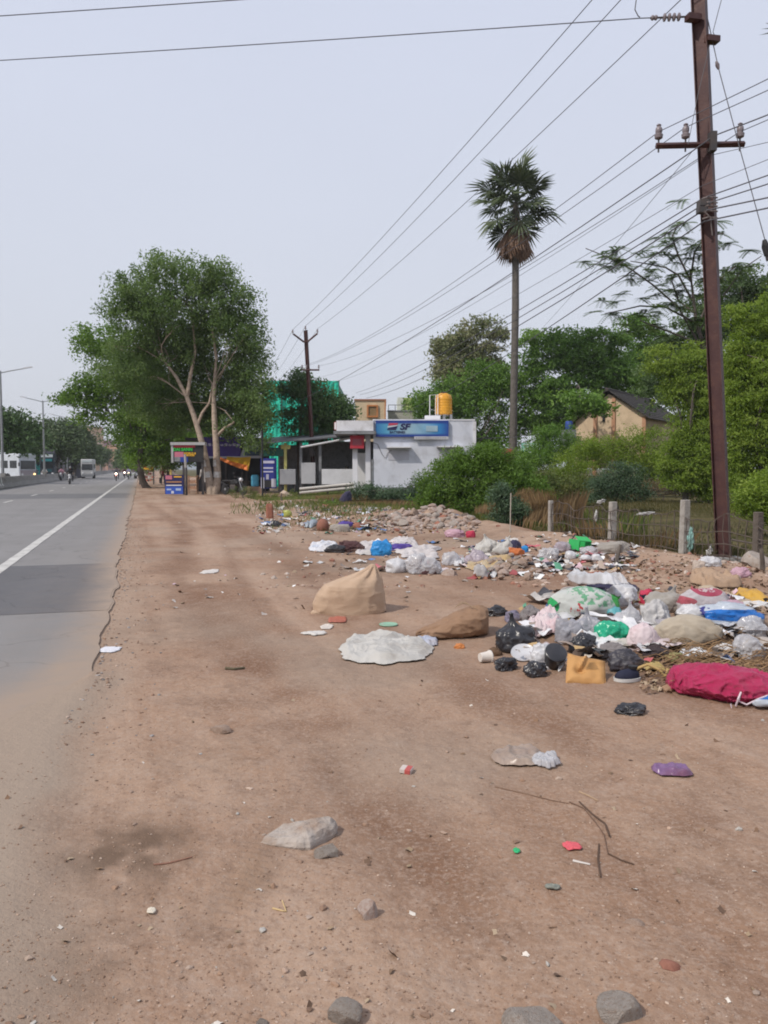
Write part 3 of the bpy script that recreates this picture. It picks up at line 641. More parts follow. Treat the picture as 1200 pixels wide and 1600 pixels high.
prng = np.random.default_rng(9); FRG = [frond_mesh('frond', 'palm', False, prng) for _ in range(3)]; FRD = [frond_mesh('dry_frond', 'palmdry', True, prng) for _ in range(2)]
def palm(label, px, ytop, Y, rpx, n, tr):
    base = GB(px, Y); top = at(px + 1, ytop, Y); h = top.z - base.z; root = thing('palmyra_palm', label, 'palm tree', base); rng = random.Random(5)
    t = MB(); t.tube([(0, 0, -.2), (.03, 0, h * .3), (.1, 0, h * .65), (.06, 0, h * .93), (.05, 0, h + .4)], [tr * 1.25, tr * 1.02, tr * 1.0, tr * .92, tr * .7], 14); t.obj('trunk', PALMT, root, smooth=True)
    sc_ = rpx * Y / FPX / 2.15
    for k in range(n):
        g = (k + .5) / n; el = math.asin(1 - 1.72 * g) + rng.uniform(-.3, .3) * (k > 5); az = k * 2.39996 + rng.uniform(-.2, .2)
        o = link('frond', FRG[k % 3], root, (0.05, 0, h + .25 + .35 * math.sin(el) * sc_)); o.rotation_euler = (rng.uniform(-.6, .6), -el, az); o.scale = (sc_ * rng.uniform(.74, 1.12),) * 3
    for k in range(28):
        az = k * 2.39996; el = -R(rng.uniform(64, 87)); o = link('dry_frond', FRD[k % 2], root, (0.05, 0, h + .3 - rng.uniform(0, 1.3))); o.rotation_euler = (rng.uniform(-.5, .5), -el, az); o.scale = (sc_ * rng.uniform(.95, 1.2),) * 3
palm('tall slender palmyra palm with a round fan-leaf crown and brown skirt', 801, 325, 57, 64, 38, .25)
palm('palm whose fan leaves just poke in at the upper right picture edge', 1262, 80, 40, 68, 40, .24)
# ------------------------------------------------------------------ bushes
def bush(label, base, bl, Y, ncl, per, cr, leaf, mk, seed, name='bush', **kw):
    return tree(name, label, 'bush', base, bl, Y, ncl, per, cr, leaf, mk, None, BARKD, seed, kw.pop('group', None), kw.pop('nl', 8), kw.pop('depth', .8), kw.pop('flat', .7), kw.pop('shell', .45), kw.pop('droop', .2), kw.pop('aspect', .28), .04, kw.pop('up', .35), 'foliage', .05, .15)
bush('big bright green feathery bush in front of the white shop wall', GB(740, 24), [(745, 732, 66, 32), (700, 765, 48, 40), (790, 738, 48, 38), (760, 775, 78, 36), (672, 772, 26, 24), (822, 765, 30, 42), (720, 722, 24, 22), (765, 712, 24, 20), (690, 735, 16, 22)], 24, 680, 66, .25, .105, 'fern', 80)
bush('low grey-green bush with long upright shoots at the foot of the white wall', GB(610, 32), [(600, 775, 35, 14), (640, 772, 30, 16), (570, 770, 18, 18), (660, 760, 15, 22)], 32, 170, 50, .28, .11, 'blue', 81)
bush('pale green sapling bush beside the thin stake, left of the dry reeds', GB(792, 20), [(790, 800, 28, 22), (785, 775, 18, 20), (810, 810, 22, 14)], 20, 150, 44, .18, .085, 'blue', 82)
bush('dense blue-green acacia shrub behind the fence, left of the centre post', GB(965, 30), [(965, 755, 40, 28), (990, 765, 28, 20), (940, 765, 28, 18), (975, 735, 22, 14)], 30, 240, 56, .26, .09, 'blue', 83, flat=.45)
bush('dark green bush below the palm trunk, left of the gabled house', GB(868, 44), [(870, 690, 35, 32), (850, 710, 35, 30), (895, 705, 25, 25), (830, 715, 22, 20)], 44, 260, 55, .4, .15, 'mid', 84)
bush('yellowish scrub under the gabled house', GB(940, 42), [(940, 705, 45, 22), (900, 725, 40, 22), (960, 720, 45, 22), (880, 745, 40, 20), (1012, 695, 28, 26), (1030, 715, 28, 24), (985, 690, 28, 26), (920, 696, 26, 18)], 42, 460, 52, .38, .13, 'yellow', 85)
bush('olive scrub behind the dry reeds, right of the big bright bush', GB(870, 34), [(870, 755, 40, 28), (900, 765, 35, 22), (845, 765, 25, 25)], 34, 200, 48, .32, .12, 'weed', 86)
bush('dark thicket under the yellow-green tree beyond the field', GB(1060, 46), [(1050, 740, 60, 24), (1110, 745, 50, 24), (1010, 745, 35, 18), (1170, 745, 50, 30)], 46, 260, 55, .4, .15, 'dark', 87)
bush('brown dried brush below the yellow-green tree, between the fence posts', GB(1035, 38), [(1035, 762, 55, 10), (1085, 765, 40, 8), (1000, 765, 20, 10)], 38, 90, 45, .35, .12, 'dry', 88, aspect=.12)
bush('green shrub overhanging the field right of the rusty pole', GB(1190, 19), [(1180, 790, 30, 28), (1200, 760, 30, 40), (1160, 775, 14, 22), (1220, 800, 30, 30)], 19, 170, 55, .2, .10, 'yellow', 89)
for k, (x, y, Y, w_, lab) in enumerate([(380, 782, 41, 26, 'patch of weeds under the blue upright banner'), (468, 790, 34, 28, 'straw-coloured clump of weeds beside the cream boulder'), (520, 795, 30, 14, 'small green weed on the litter bank left of the rubble heap'), (440, 800, 32, 14, 'low weed clump by the red clay stump'),
        (578, 772, 38, 14, 'dark upright weed beside the low white shop wall'), (970, 890, 12.3, 13, 'little green weed on the dirt in front of the fence'), (1190, 912, 10.8, 12, 'small weed at the right picture edge behind the yellow sheet')]):
    bush(lab, GB(x, Y), [(x, y - w_ * .35, w_, w_ * .45)], Y, 40, 34, .16 if Y > 20 else .06, .10 if Y > 20 else .04, 'weed' if k not in (2, 4) else 'mid', 100 + k, 'weed', nl=0, aspect=.18)

# dry reeds by the fence and grass, both beyond counting
def blades(name, pts, h, wd, mk, seed, lean=.35, label=None):
    rng = np.random.default_rng(seed); n = len(pts); B = np.array(pts); hh = h * rng.uniform(.4, 1.15, n); a = rng.uniform(0, 2 * math.pi, n); ln = lean * rng.uniform(.1, 1.2, n) * hh
    dx = np.cos(a) * ln; dy = np.sin(a) * ln; sx_ = -np.sin(a + 1) * wd; sy = np.cos(a + 1) * wd
    z0 = B[:, 2]
    V = np.stack([np.stack([B[:, 0] - sx_, B[:, 1] - sy, z0], -1), np.stack([B[:, 0] + sx_, B[:, 1] + sy, z0], -1), np.stack([B[:, 0] + dx * .4 + sx_ * .7, B[:, 1] + dy * .4 + sy * .7, z0 + hh * .6], -1), np.stack([B[:, 0] + dx, B[:, 1] + dy, z0 + hh], -1)], 1).reshape(-1, 3)
    F = np.arange(n * 4).reshape(-1, 4); t = np.repeat(np.clip(rng.uniform(0, 1, n), 0, 1), 4)
    return tag(link(name, np_mesh(name, V, F, LM[mk], False, {'tint': t})), kind='stuff')
def scatter(n, fn, seed):
    rng = np.random.default_rng(seed); x, y = fn(rng, n); z = Hz(x, y); return np.stack([x, y, z], -1)
def uvbox(u0, u1, v0, v1, clump=None):
    def f(rng, n):
        u = rng.uniform(u0, u1, n); v = rng.uniform(v0, v1, n) if clump is None else v0 + (v1 - v0) * rng.uniform(0, 1, n) ** clump
        return RS.x * u + ES.x * v, RS.y * u + ES.y * v
    return f
blades('field_grass', scatter(26000, uvbox(9.1, 24, 12, 46), 1), .12, .010, 'olive', 1)
blades('dry_reeds', scatter(1300, uvbox(9.0, 10.4, 17.5, 21), 2), 1.0, .010, 'dry', 2, .3)
blades('dry_reeds', scatter(260, uvbox(8.7, 9.4, 12, 18), 3), .45, .007, 'dry', 3, .5)
blades('fence_weeds', scatter(2600, uvbox(8.9, 11.5, 16, 24), 33), .55, .010, 'weed', 33, .5)
blades('fence_weeds', scatter(1600, uvbox(8.8, 9.8, 11, 17), 34), .26, .007, 'olive', 34, .5)
blades('verge_weeds', scatter(5000, uvbox(5.2, 12.5, 33, 44), 4), .32, .013, 'weed', 4, .5)
blades('verge_weeds', scatter(1800, uvbox(5.6, 9.5, 25, 33), 5), .22, .010, 'weed', 5, .5)
def pxpts(n, x0, x1, y0, y1, seed):
    r_ = np.random.default_rng(seed); q = grn(r_.uniform(x0, x1, n), r_.uniform(y0, y1, n)); c_ = fbm(q * .9, 91, 2); ex_ = np.minimum(np.linspace(0, 1, n)[np.argsort(np.argsort(q[:, 0]))], 1) ; return q[(c_ > r_.uniform(-.3, .45, n)) & (np.minimum(ex_, 1 - ex_) > .25 * r_.uniform(0, 1, n))]
blades('verge_weeds', pxpts(6000, 360, 610, 768, 808, 8), .20, .009, 'weed', 8, .6)
blades('verge_weeds', pxpts(2200, 400, 610, 798, 832, 9), .10, .007, 'weed', 9, .7)
blades('dry_weeds', scatter(4500, uvbox(7.0, 11.8, 28, 38), 6), .42, .010, 'dry', 6, .5)
# ================================================================== BUILDINGS
WALL = mat('white_wall', (.60, .62, .68), (.53, .55, .61), .8, .9, .15, 30, dirt=(.38, .38, .40), dscale=1.2)
PARA = mat('white_parapet', (.72, .72, .75), (.62, .62, .65), 1, .9, .1, 30, dirt=(.42, .40, .38), dscale=1.5)
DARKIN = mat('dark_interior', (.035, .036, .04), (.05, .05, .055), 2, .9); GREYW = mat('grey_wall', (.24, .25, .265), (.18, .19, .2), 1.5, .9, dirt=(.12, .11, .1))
STEELD = mat('dark_steel', (.06, .06, .065), (.10, .08, .07), 4, .6, metal=.3); GLASS = mat('dark_glass', (.03, .035, .04), None, 2, .08, spec=.8)
def simple(c, rough=.6, dirt=None): return mat('paint', c, tuple(x * .85 for x in c), 2, rough, dirt=dirt)
RED = simple((.42, .03, .05)); BLUE = simple((.02, .055, .30)); LBLUE = simple((.10, .42, .62)); NAVY = simple((.02, .02, .09)); PURP = simple((.055, .03, .20)); YEL = simple((.75, .42, .03)); ORG = simple((.75, .20, .03)); GRN = simple((.03, .45, .06)); WHITE = simple((.75, .75, .76)); BLACK = simple((.02, .02, .022)); PINK = simple((.52, .16, .22)); MAROON = simple((.12, .02, .035))
def text(body, size, loc, parent, m, rot=(R(90), 0, 0), sx_=1.0, shear=0, bold=.0, ext=.004):
    c = bpy.data.curves.new('glyphs', 'FONT'); c.body = body; c.size = size; c.extrude = ext; c.align_x = 'CENTER'; c.align_y = 'CENTER'; c.shear = shear; c.offset = bold; c.materials.append(m)
    tmp = bpy.data.objects.new('tmp', c); col.objects.link(tmp); m2 = bpy.data.meshes.new_from_object(tmp.evaluated_get(bpy.context.evaluated_depsgraph_get())); bpy.data.objects.remove(tmp); bpy.data.curves.remove(c); m2.name = 'lettering'
    dg = link('lettering', m2, parent, loc, rot); dg.scale = (sx_, 1, 1); return dg
BY = 44.0
def L(x, y, Y, o): return at(x, y, Y) - Vector(o)
def px_box(mb, x0, y0, x1, y1, Y, dep, o):
    """box whose front face covers these photo pixels at distance Y, dep metres deep"""
    a = at(x0, y1, Y) - Vector(o); b = at(x1, y0, Y) - Vector(o)
    return mb.box(((a.x + b.x) / 2, a.y + dep / 2, (a.z + b.z) / 2), (b.x - a.x, dep, b.z - a.z))
def pxb(name, m, parent, x0, y0, x1, y1, Y, dep, bevel=0):
    o = parent.location if parent else (0, 0, 0); b = MB(); px_box(b, x0, y0, x1, y1, Y, dep, o); return b.obj(name, m, parent, bevel=bevel)
def shop():
    o = Vector((at(600, 732, BY).x, BY, 0)); t = thing('shop_building', 'low white flat-roofed battery shop with a long blue sign and a dark porch', 'building', o)
    k = BY / FPX
    zt = at(600, 657, BY).z; zl = at(600, 673, BY).z; x0 = at(583, 0, BY).x - o.x; x1 = at(745, 0, BY).x - o.x
    w_ = MB(); w_.box(((x0 + x1) / 2, 4, zt / 2 - .1), (x1 - x0, 8, zt + .2)); w_.obj('wall', WALL, t)
    c = MB(); c.box(((x0 + x1) / 2, 4, zt + .03), (x1 - x0 + .08, 8.06, .07)); c.obj('coping', PARA, t)
    e = MB(); e.box((x1 + .02, -.02, zt / 2), (.16, .10, zt - .1)); e.obj('corner_pilaster', PARA, t)
    pl = MB(); pl.box(((x0 + x1) / 2, -.04, .22), (x1 - x0 + .1, .1, .5)); pl.obj('plinth', GREYW, t)
    xp = at(524, 0, BY).x - o.x
    b = MB(); b.box(((xp + x0) / 2, 3.2, (zt + zl) / 2 - .02), (x0 - xp, 7, zt - zl)); b.obj('porch_parapet', PARA, t)
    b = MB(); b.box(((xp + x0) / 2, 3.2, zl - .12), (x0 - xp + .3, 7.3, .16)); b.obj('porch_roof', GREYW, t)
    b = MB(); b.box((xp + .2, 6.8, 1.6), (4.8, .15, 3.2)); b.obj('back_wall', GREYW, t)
    for px in (553, 574):
        b = MB(); b.box((at(px, 0, BY).x - o.x, .45, zl / 2), (.28, .28, zl)); b.obj('pillar', PARA, t)
    b = MB(); b.box((at(581, 0, BY).x - o.x, .02, 1.0), (.1, .1, 2.0)); b.obj('drain_pipe', GREYW, t)
    b = MB(); b.box((at(562, 0, BY).x - o.x, 2.6, 1.2), (.9, .06, 2.4)); b.obj('door', WHITE, t)
    for (a, z, c_) in ((604, 699, 642), (682, 698, 722)):
        s = MB(); A = at(a, z, BY); B = at(c_, z, BY); s.box(((A.x + B.x) / 2 - o.x, -.22, A.z), (B.x - A.x, .5, .07)); s.obj('sunshade', PARA, t)
        s = MB(); s.box(((A.x + B.x) / 2 - o.x, -.004, A.z - .42), (B.x - A.x - .2, .03, .55)); s.obj('ventilator', mat('vent', (.47, .47, .52), (.42, .42, .46)), t)
    # cable drooping on the wall
    cb = MB(); cb.tube([L(x, y, BY - .03, o) for x, y in ((578, 690), (590, 694), (597, 710), (602, 716), (606, 708), (612, 703))], .012, 5); cb.obj('wall_cable', STEELD, t)
    return t, o
SHOP, SO = shop()
def sf_sign():
    Y = BY - .18; A = at(587, 682.5, Y); B = at(701, 657, Y); o = Vector(((A.x + B.x) / 2, Y, A.z)); W_ = B.x - A.x; Hh = B.z - A.z
    t = thing('shop_sign', 'long blue shop sign reading SF BATTERIES along the parapet of the white shop', 'sign', o)
    m, tr, p, out = nodes('sign_face'); v = oc(tr); sp = nn(tr, 'ShaderNodeSeparateXYZ'); tr.links.new(v, sp.inputs[0])
    mr_ = nn(tr, 'ShaderNodeMapRange', i0=sp.outputs[0], i1=-W_ / 2, i2=W_ / 2)
    k = ramp(tr, mr_.outputs[0], [(0, (.02, .16, .40)), (.15, (.08, .32, .50)), (.42, (.30, .44, .52)), (.66, (.22, .42, .58)), (.86, (.03, .22, .50)), (1, (.012, .05, .28))])
    mz = nn(tr, 'ShaderNodeMapRange', i0=sp.outputs[2], i1=0.0, i2=Hh); kz = ramp(tr, mz.outputs[0], [(.10, (1, 1, 1)), (.24, (0, 0, 0)), (.76, (0, 0, 0)), (.86, (1, 1, 1))])
    k = mixc(tr, kz, k, (.012, .045, .25)); tr.links.new(k, p.inputs['Base Color']); p.inputs['Roughness'].default_value = .4
    b = MB(); b.box((0, .07, Hh / 2), (W_, .12, Hh)); b.obj('sign_panel', m, t)
    text('SF', Hh * .50, (-W_ * .105, -.004, Hh * .60), t, NAVY, sx_=1.25, shear=.2, bold=.018)
    text('BATTERIES', Hh * .19, (-W_ * .205, -.004, Hh * .28), t, NAVY, sx_=1.05, shear=.1, bold=.004)
    f = MB(); z1 = Hh * .84; f.prism([(-W_ * .33, Hh * .68), (-W_ * .32, z1), (-W_ * .195, z1), (-W_ * .20, Hh * .74)], -.006, .01, 'Y'); f.obj('emblem', simple((.50, .06, .10)), t)
    f = MB(); f.prism([(-W_ * .345, Hh * .42), (-W_ * .335, Hh * .52), (-W_ * .20, Hh * .66), (-W_ * .225, Hh * .42)], -.006, .01, 'Y'); f.obj('emblem', NAVY, t)
    f = MB(); f.prism([(-W_ * .34, Hh * .57), (-W_ * .335, Hh * .65), (-W_ * .20, Hh * .71), (-W_ * .205, Hh * .67)], -.006, .01, 'Y'); f.obj('emblem', WHITE, t)
    b = MB(); b.box((W_ * .27, -.002, Hh * .50), (W_ * .16, .03, Hh * .36)); b.obj('faded_panel', simple((.33, .47, .56)), t)
    b = MB(); b.box((W_ * .262, .0, -.06), (W_ * .47, .06, .16)); b.obj('lower_strip', simple((.50, .50, .52)), t)
    for q in range(13):
        b = MB(); b.box((W_ * (.06 + .033 * q), -.033, -.06), (W_ * .022, .004, .05)); b.obj('faded_print', simple((.30, .30, .34)), t)
sf_sign()
def small_signs():
    Y = BY - .12; o = at(531, 672, Y); t = thing('small_sign', 'small red, yellow and blue printed sign at the left end of the porch parapet', 'sign', o)
    b = MB(); b.box((0, .05, .22), (.62, .08, .44)); b.obj('sign_panel', RED, t)
    b = MB(); b.box((.02, .0, .27), (.3, .03, .13)); b.obj('yellow_patch', YEL, t); b = MB(); b.box((.14, .0, .09), (.3, .03, .12)); b.obj('blue_patch', BLUE, t); b = MB(); b.box((-.25, .0, .23), (.09, .03, .38)); b.obj('white_patch', WHITE, t)
    o = at(549, 671, Y); t = thing('bottle_cutout', 'dark bottle-shaped cutout on the porch parapet beside the small printed sign', 'sign', o)
    b = MB(); b.lathe([(.05, 0), (.065, .05), (.065, .22), (.03, .3), (.025, .38)], (0, 0.03, 0), 10); b.obj('bottle', MAROON, t, smooth=True)
    Y = BY - .1; A = at(547, 701, Y); B = at(569, 680, Y); o = Vector(((A.x + B.x) / 2, Y, A.z)); t = thing('red_sign', 'square red box sign hanging under the porch roof of the white shop', 'sign', o)
    b = MB(); b.box((0, .1, (B.z - A.z) / 2), (B.x - A.x, .22, B.z - A.z)); b.obj('sign_box', RED, t, bevel=.02)
    b = MB(); b.box((0, -.02, .36), ((B.x - A.x) * .62, .02, .34)); b.obj('inset_panel', simple((.30, .07, .09)), t)
small_signs()
def tank():
    Y = 47.0; o = at(694, 655, Y); t = thing('water_tank', 'round yellow ribbed plastic water tank on the roof of the white shop', 'water tank', o); k = Y / FPX; r = 13.6 * k; h = 34 * k
    prof = [(r * .96, 0)]; z = 0
    for q in range(6): prof += [(r * .97, h * (.03 + .125 * q)), (r, h * (.055 + .125 * q)), (r, h * (.10 + .125 * q)), (r * .97, h * (.125 + .125 * q))]
    prof += [(r * .96, h * .8), (r * .85, h * .9), (r * .45, h * .985), (r * .32, h)]
    b = MB(); b.lathe(prof, (0, r, .28), 28); b.obj('tank_body', mat('tank_yellow', (.70, .33, .025), (.60, .27, .02), 2, .4, dirt=(.4, .22, .05)), t, smooth=True)
    b = MB(); b.lathe([(r * .34, 0), (r * .34, h * .05), (r * .1, h * .07)], (0, r, .28 + h), 20); b.obj('lid', BLACK, t)
    s = MB(); [s.box((x, r, .12), (.14, r * 2.1, .32)) for x in (-r * .8, 0, r * .8)]; s.obj('stand', GREYW, t)
    o = at(676, 656, Y); t = thing('pipe_rack', 'thin white pipe frame standing on the roof left of the yellow water tank', 'frame', o); hh = 38 * k
    b = MB(); b.tube([(-.17, 0, 0), (-.17, 0, hh), (.3, 0, hh + .04), (.3, 0, 0)], .03, 6); b.tube([(.17, 0, 0), (.17, 0, hh)], .02, 6); b.obj('pipe', WHITE, t)
    b = MB(); b.box((0, .2, .1), (.9, .5, .3)); b.obj('base_block', PARA, t)
tank()
def back_houses():
    Y = 64.0; o = Vector((at(578, 732, Y).x, Y, 0)); t = thing('beige_house', 'square beige upper house with one orange-framed window behind the white shop', 'house', o)
    A = at(555, 700, Y); B = at(602, 626, Y); BE = mat('beige', (.62, .50, .33), (.54, .43, .29), 1, .9, dirt=(.36, .28, .2)); OF = simple((.50, .20, .07))
    b = MB(); b.box(((A.x + B.x) / 2 - o.x, 3, B.z / 2), (B.x - A.x, 6, B.z)); b.obj('wall', BE, t)
    b = MB(); b.box(((A.x + B.x) / 2 - o.x, 3, B.z + .06), (B.x - A.x + .16, 6.16, .12)); b.obj('coping', simple((.34, .16, .10)), t)
    b = MB(); b.box((B.x - o.x, -.03, B.z / 2), (.1, .12, B.z)); b.obj('corner_strip', OF, t)
    A = at(574.5, 651, Y); B = at(589.5, 634, Y); cx = (A.x + B.x) / 2 - o.x; cz = (A.z + B.z) / 2; w_ = B.x - A.x; h = B.z - A.z
    f = MB(); [f.box((cx + s * w_ / 2, -.06, cz), (.12, .14, h + .12)) for s in (-1, 1)]; [f.box((cx, -.06, cz + s * h / 2), (w_ - .12, .14, .12)) for s in (-1, 1)]; fo = f.obj('window', OF, t)
    p = MB(); p.box((cx, -.02, cz), (w_ - .12, .05, h - .12)); p.obj('pane', simple((.26, .17, .08)), fo)
    o = Vector((at(630, 732, 70).x, 70, 0)); Y = 70; t = thing('lime_house', 'pale lime and white upper house behind the white shop, left of the water tank', 'house', o)
    for (x0, x1, m) in ((621, 630, simple((.70, .74, .66))), (630, 648, simple((.46, .56, .20)))):
        A = at(x0, 700, Y); B = at(x1, 621, Y); b = MB(); b.box(((A.x + B.x) / 2 - o.x, 2.5 + (x0 > 625) * .2, B.z / 2), (B.x - A.x, 5, B.z)); b.obj('wall', m, t)
    A = at(606, 700, 66); B = at(650, 643, 66); t = thing('terrace_wall', 'low grey terrace wall between the beige house and the lime house', 'wall', ((A.x + B.x) / 2, 66, 0))
    b = MB(); b.box((0, .2, B.z / 2), (B.x - A.x, .4, B.z)); b.obj('wall', simple((.40, .40, .34)), t); b = MB(); b.box((0, .2, B.z + .05), (B.x - A.x + .1, .5, .1)); b.obj('coping', GREYW, t)
    b = MB(); [b.tube([(x, .2, B.z + .1), (x, .2, B.z + .55)], .025, 5) for x in np.linspace(-1.1, 1.1, 5)]; b.tube([(-1.1, .2, B.z + .55), (1.1, .2, B.z + .55)], .025, 5); b.obj('railing', STEELD, t)
    # green netted building
    Y = 66; A = at(412, 700, Y); B = at(530, 595.5, Y); NET = mat('green_net', (.03, .50, .35), (.04, .60, .43), .8, .9, .5, 6, dirt=(.01, .28, .19), dscale=1.5)
    t = thing('netted_building', 'tall building wrapped in turquoise green construction netting behind the dark tree', 'building', ((A.x + B.x) / 2, Y, 0))
    W_ = B.x - A.x; nx, nz = 30, 24; V = []; F = []
    rng = np.random.default_rng(3)
    for j in range(nz + 1):
        for i in range(nx + 1): V.append((-W_ / 2 + W_ * i / nx, -.15 - .10 * math.sin(i * 1.9 + j * .35) - rng.uniform(0, .12), B.z * j / nz))
    F = [(j * (nx + 1) + i, j * (nx + 1) + i + 1, (j + 1) * (nx + 1) + i + 1, (j + 1) * (nx + 1) + i) for j in range(nz) for i in range(nx)]
    me = bpy.data.meshes.new('netting'); me.from_pydata(V, [], F); me.materials.append(NET); link('netting', me, t)
    b = MB(); b.box((0, 4, B.z / 2 - .1), (W_ - .1, 7.9, B.z - .2)); b.obj('frame_walls', simple((.05, .22, .16)), t)
    b = MB(); [b.tube([(x, -.3, 0), (x, -.3, B.z)], .04, 6) for x in np.linspace(-W_ / 2, W_ / 2, 5)]; b.obj('scaffold_pole', STEELD, t)
back_houses()
def gabled():
    Y = 50.0; o = Vector((at(953, 732, Y).x, Y, 0)); t = thing('gabled_house', 'old cream gabled house with orange bands and a dark tiled roof, half hidden by shrubs', 'house', o, -R(34)); k = Y / FPX; cs = math.cos(R(34))
    P = lambda x, y: ((x - 953) * k / cs, at(953, y, Y).z); CR = mat('cream_wall', (.62, .48, .33), (.54, .41, .28), 1, .9, .2, 20, dirt=(.36, .27, .18), dscale=1.3); OB = mat('orange_band', (.48, .27, .17), (.42, .23, .14), 2, .9)
    w_ = MB(); w_.prism([P(906, 732), P(998, 732), P(998, 652), P(950, 615), P(906, 657)], 0, 9, 'Y'); w_.obj('wall', CR, t)
    for x in (933, 957, 996): b = MB(); a = P(x, 732); z = P(x, 622 if x == 957 else 633 if x < 950 else 653)[1]; b.box((a[0], -.04, z / 2), (.22, .1, z)); b.obj('orange_pilaster', OB, t)
    b = MB(); a = P(944, 652); b.box((a[0], -.02, a[1]), (.16, .06, .5)); b.obj('vent_slit', BLACK, t); b = MB(); b.box((a[0], -.03, a[1] + .12), (.36, .07, .12)); b.obj('vent_slit', BLACK, t)
    RF = mat('dark_tiles', (.040, .036, .035), (.065, .055, .05), 3, .9, .6, 12)
    for s, (xa, ya) in ((1, (1004, 658)), (-1, (900, 664))):
        A = P(950, 611); B = P(xa, ya); n = 12; b = MB()
        for q in range(n):
            t0, t1 = q / n, (q + 1.25) / n; x0 = A[0] + (B[0] - A[0]) * t0; x1 = A[0] + (B[0] - A[0]) * min(t1, 1.02); z0 = A[1] + (B[1] - A[1]) * t0 + .03; z1 = A[1] + (B[1] - A[1]) * min(t1, 1.02) + .085
            b.prism([(x0, z0), (x1, z1), (x1, z1 + .06), (x0, z0 + .06)], -.35, 9.3, 'Y')
        b.obj('roof_slope', RF, t)
    b = MB(); b.tube([(P(950, 0)[0], -.4, P(0, 611)[1] + .08), (P(950, 0)[0], 9.4, P(0, 611)[1] + .08)], .12, 8); b.obj('ridge_tiles', RF, t)
gabled()
t = thing('blue_drum', 'small blue plastic drum behind the shrubs left of the gabled house', 'drum', at(889, 671, 47)); b = MB(); b.lathe([(.2, 0), (.22, .1), (.22, .42), (.18, .48)], (0, 0, 0), 14); b.obj('drum', BLUE, t, smooth=True); b = MB(); b.box((0, 0, -.9), (.7, .7, 1.75)); b.obj('plinth', GREYW, t)
A = at(826, 704, 46); t = thing('notice_board', 'small pale green board with white lettering right of the palm trunk', 'sign', (A.x, 46, 0)); b = MB(); b.box((0, 0, A.z + .2), (.82, .06, .46)); b.obj('board', simple((.25, .55, .45)), t); b = MB(); [b.box((s * .3, .05, A.z / 2), (.05, .05, A.z)) for s in (-1, 1)]; b.obj('leg', STEELD, t)
for q in range(3): b = MB(); b.box((0, -.034, A.z + .33 - .13 * q), (.6 - .1 * (q % 2), .01, .06)); b.obj('faded_print', WHITE, t)
A = at(788, 709, 50); t = thing('tiled_roof_hut', 'tiny hut with a red roof peeping over the bush beside the palm trunk', 'hut', (A.x, 50, 0)); b = MB(); b.box((0, .4, A.z / 2), (1.0, .8, A.z)); b.obj('wall', MAROON, t); b = MB(); b.prism([(-.65, A.z), (.65, A.z), (.4, A.z + .3), (-.4, A.z + .3)], -.2, 1.1, 'Y'); b.obj('roof', simple((.40, .10, .07)), t)
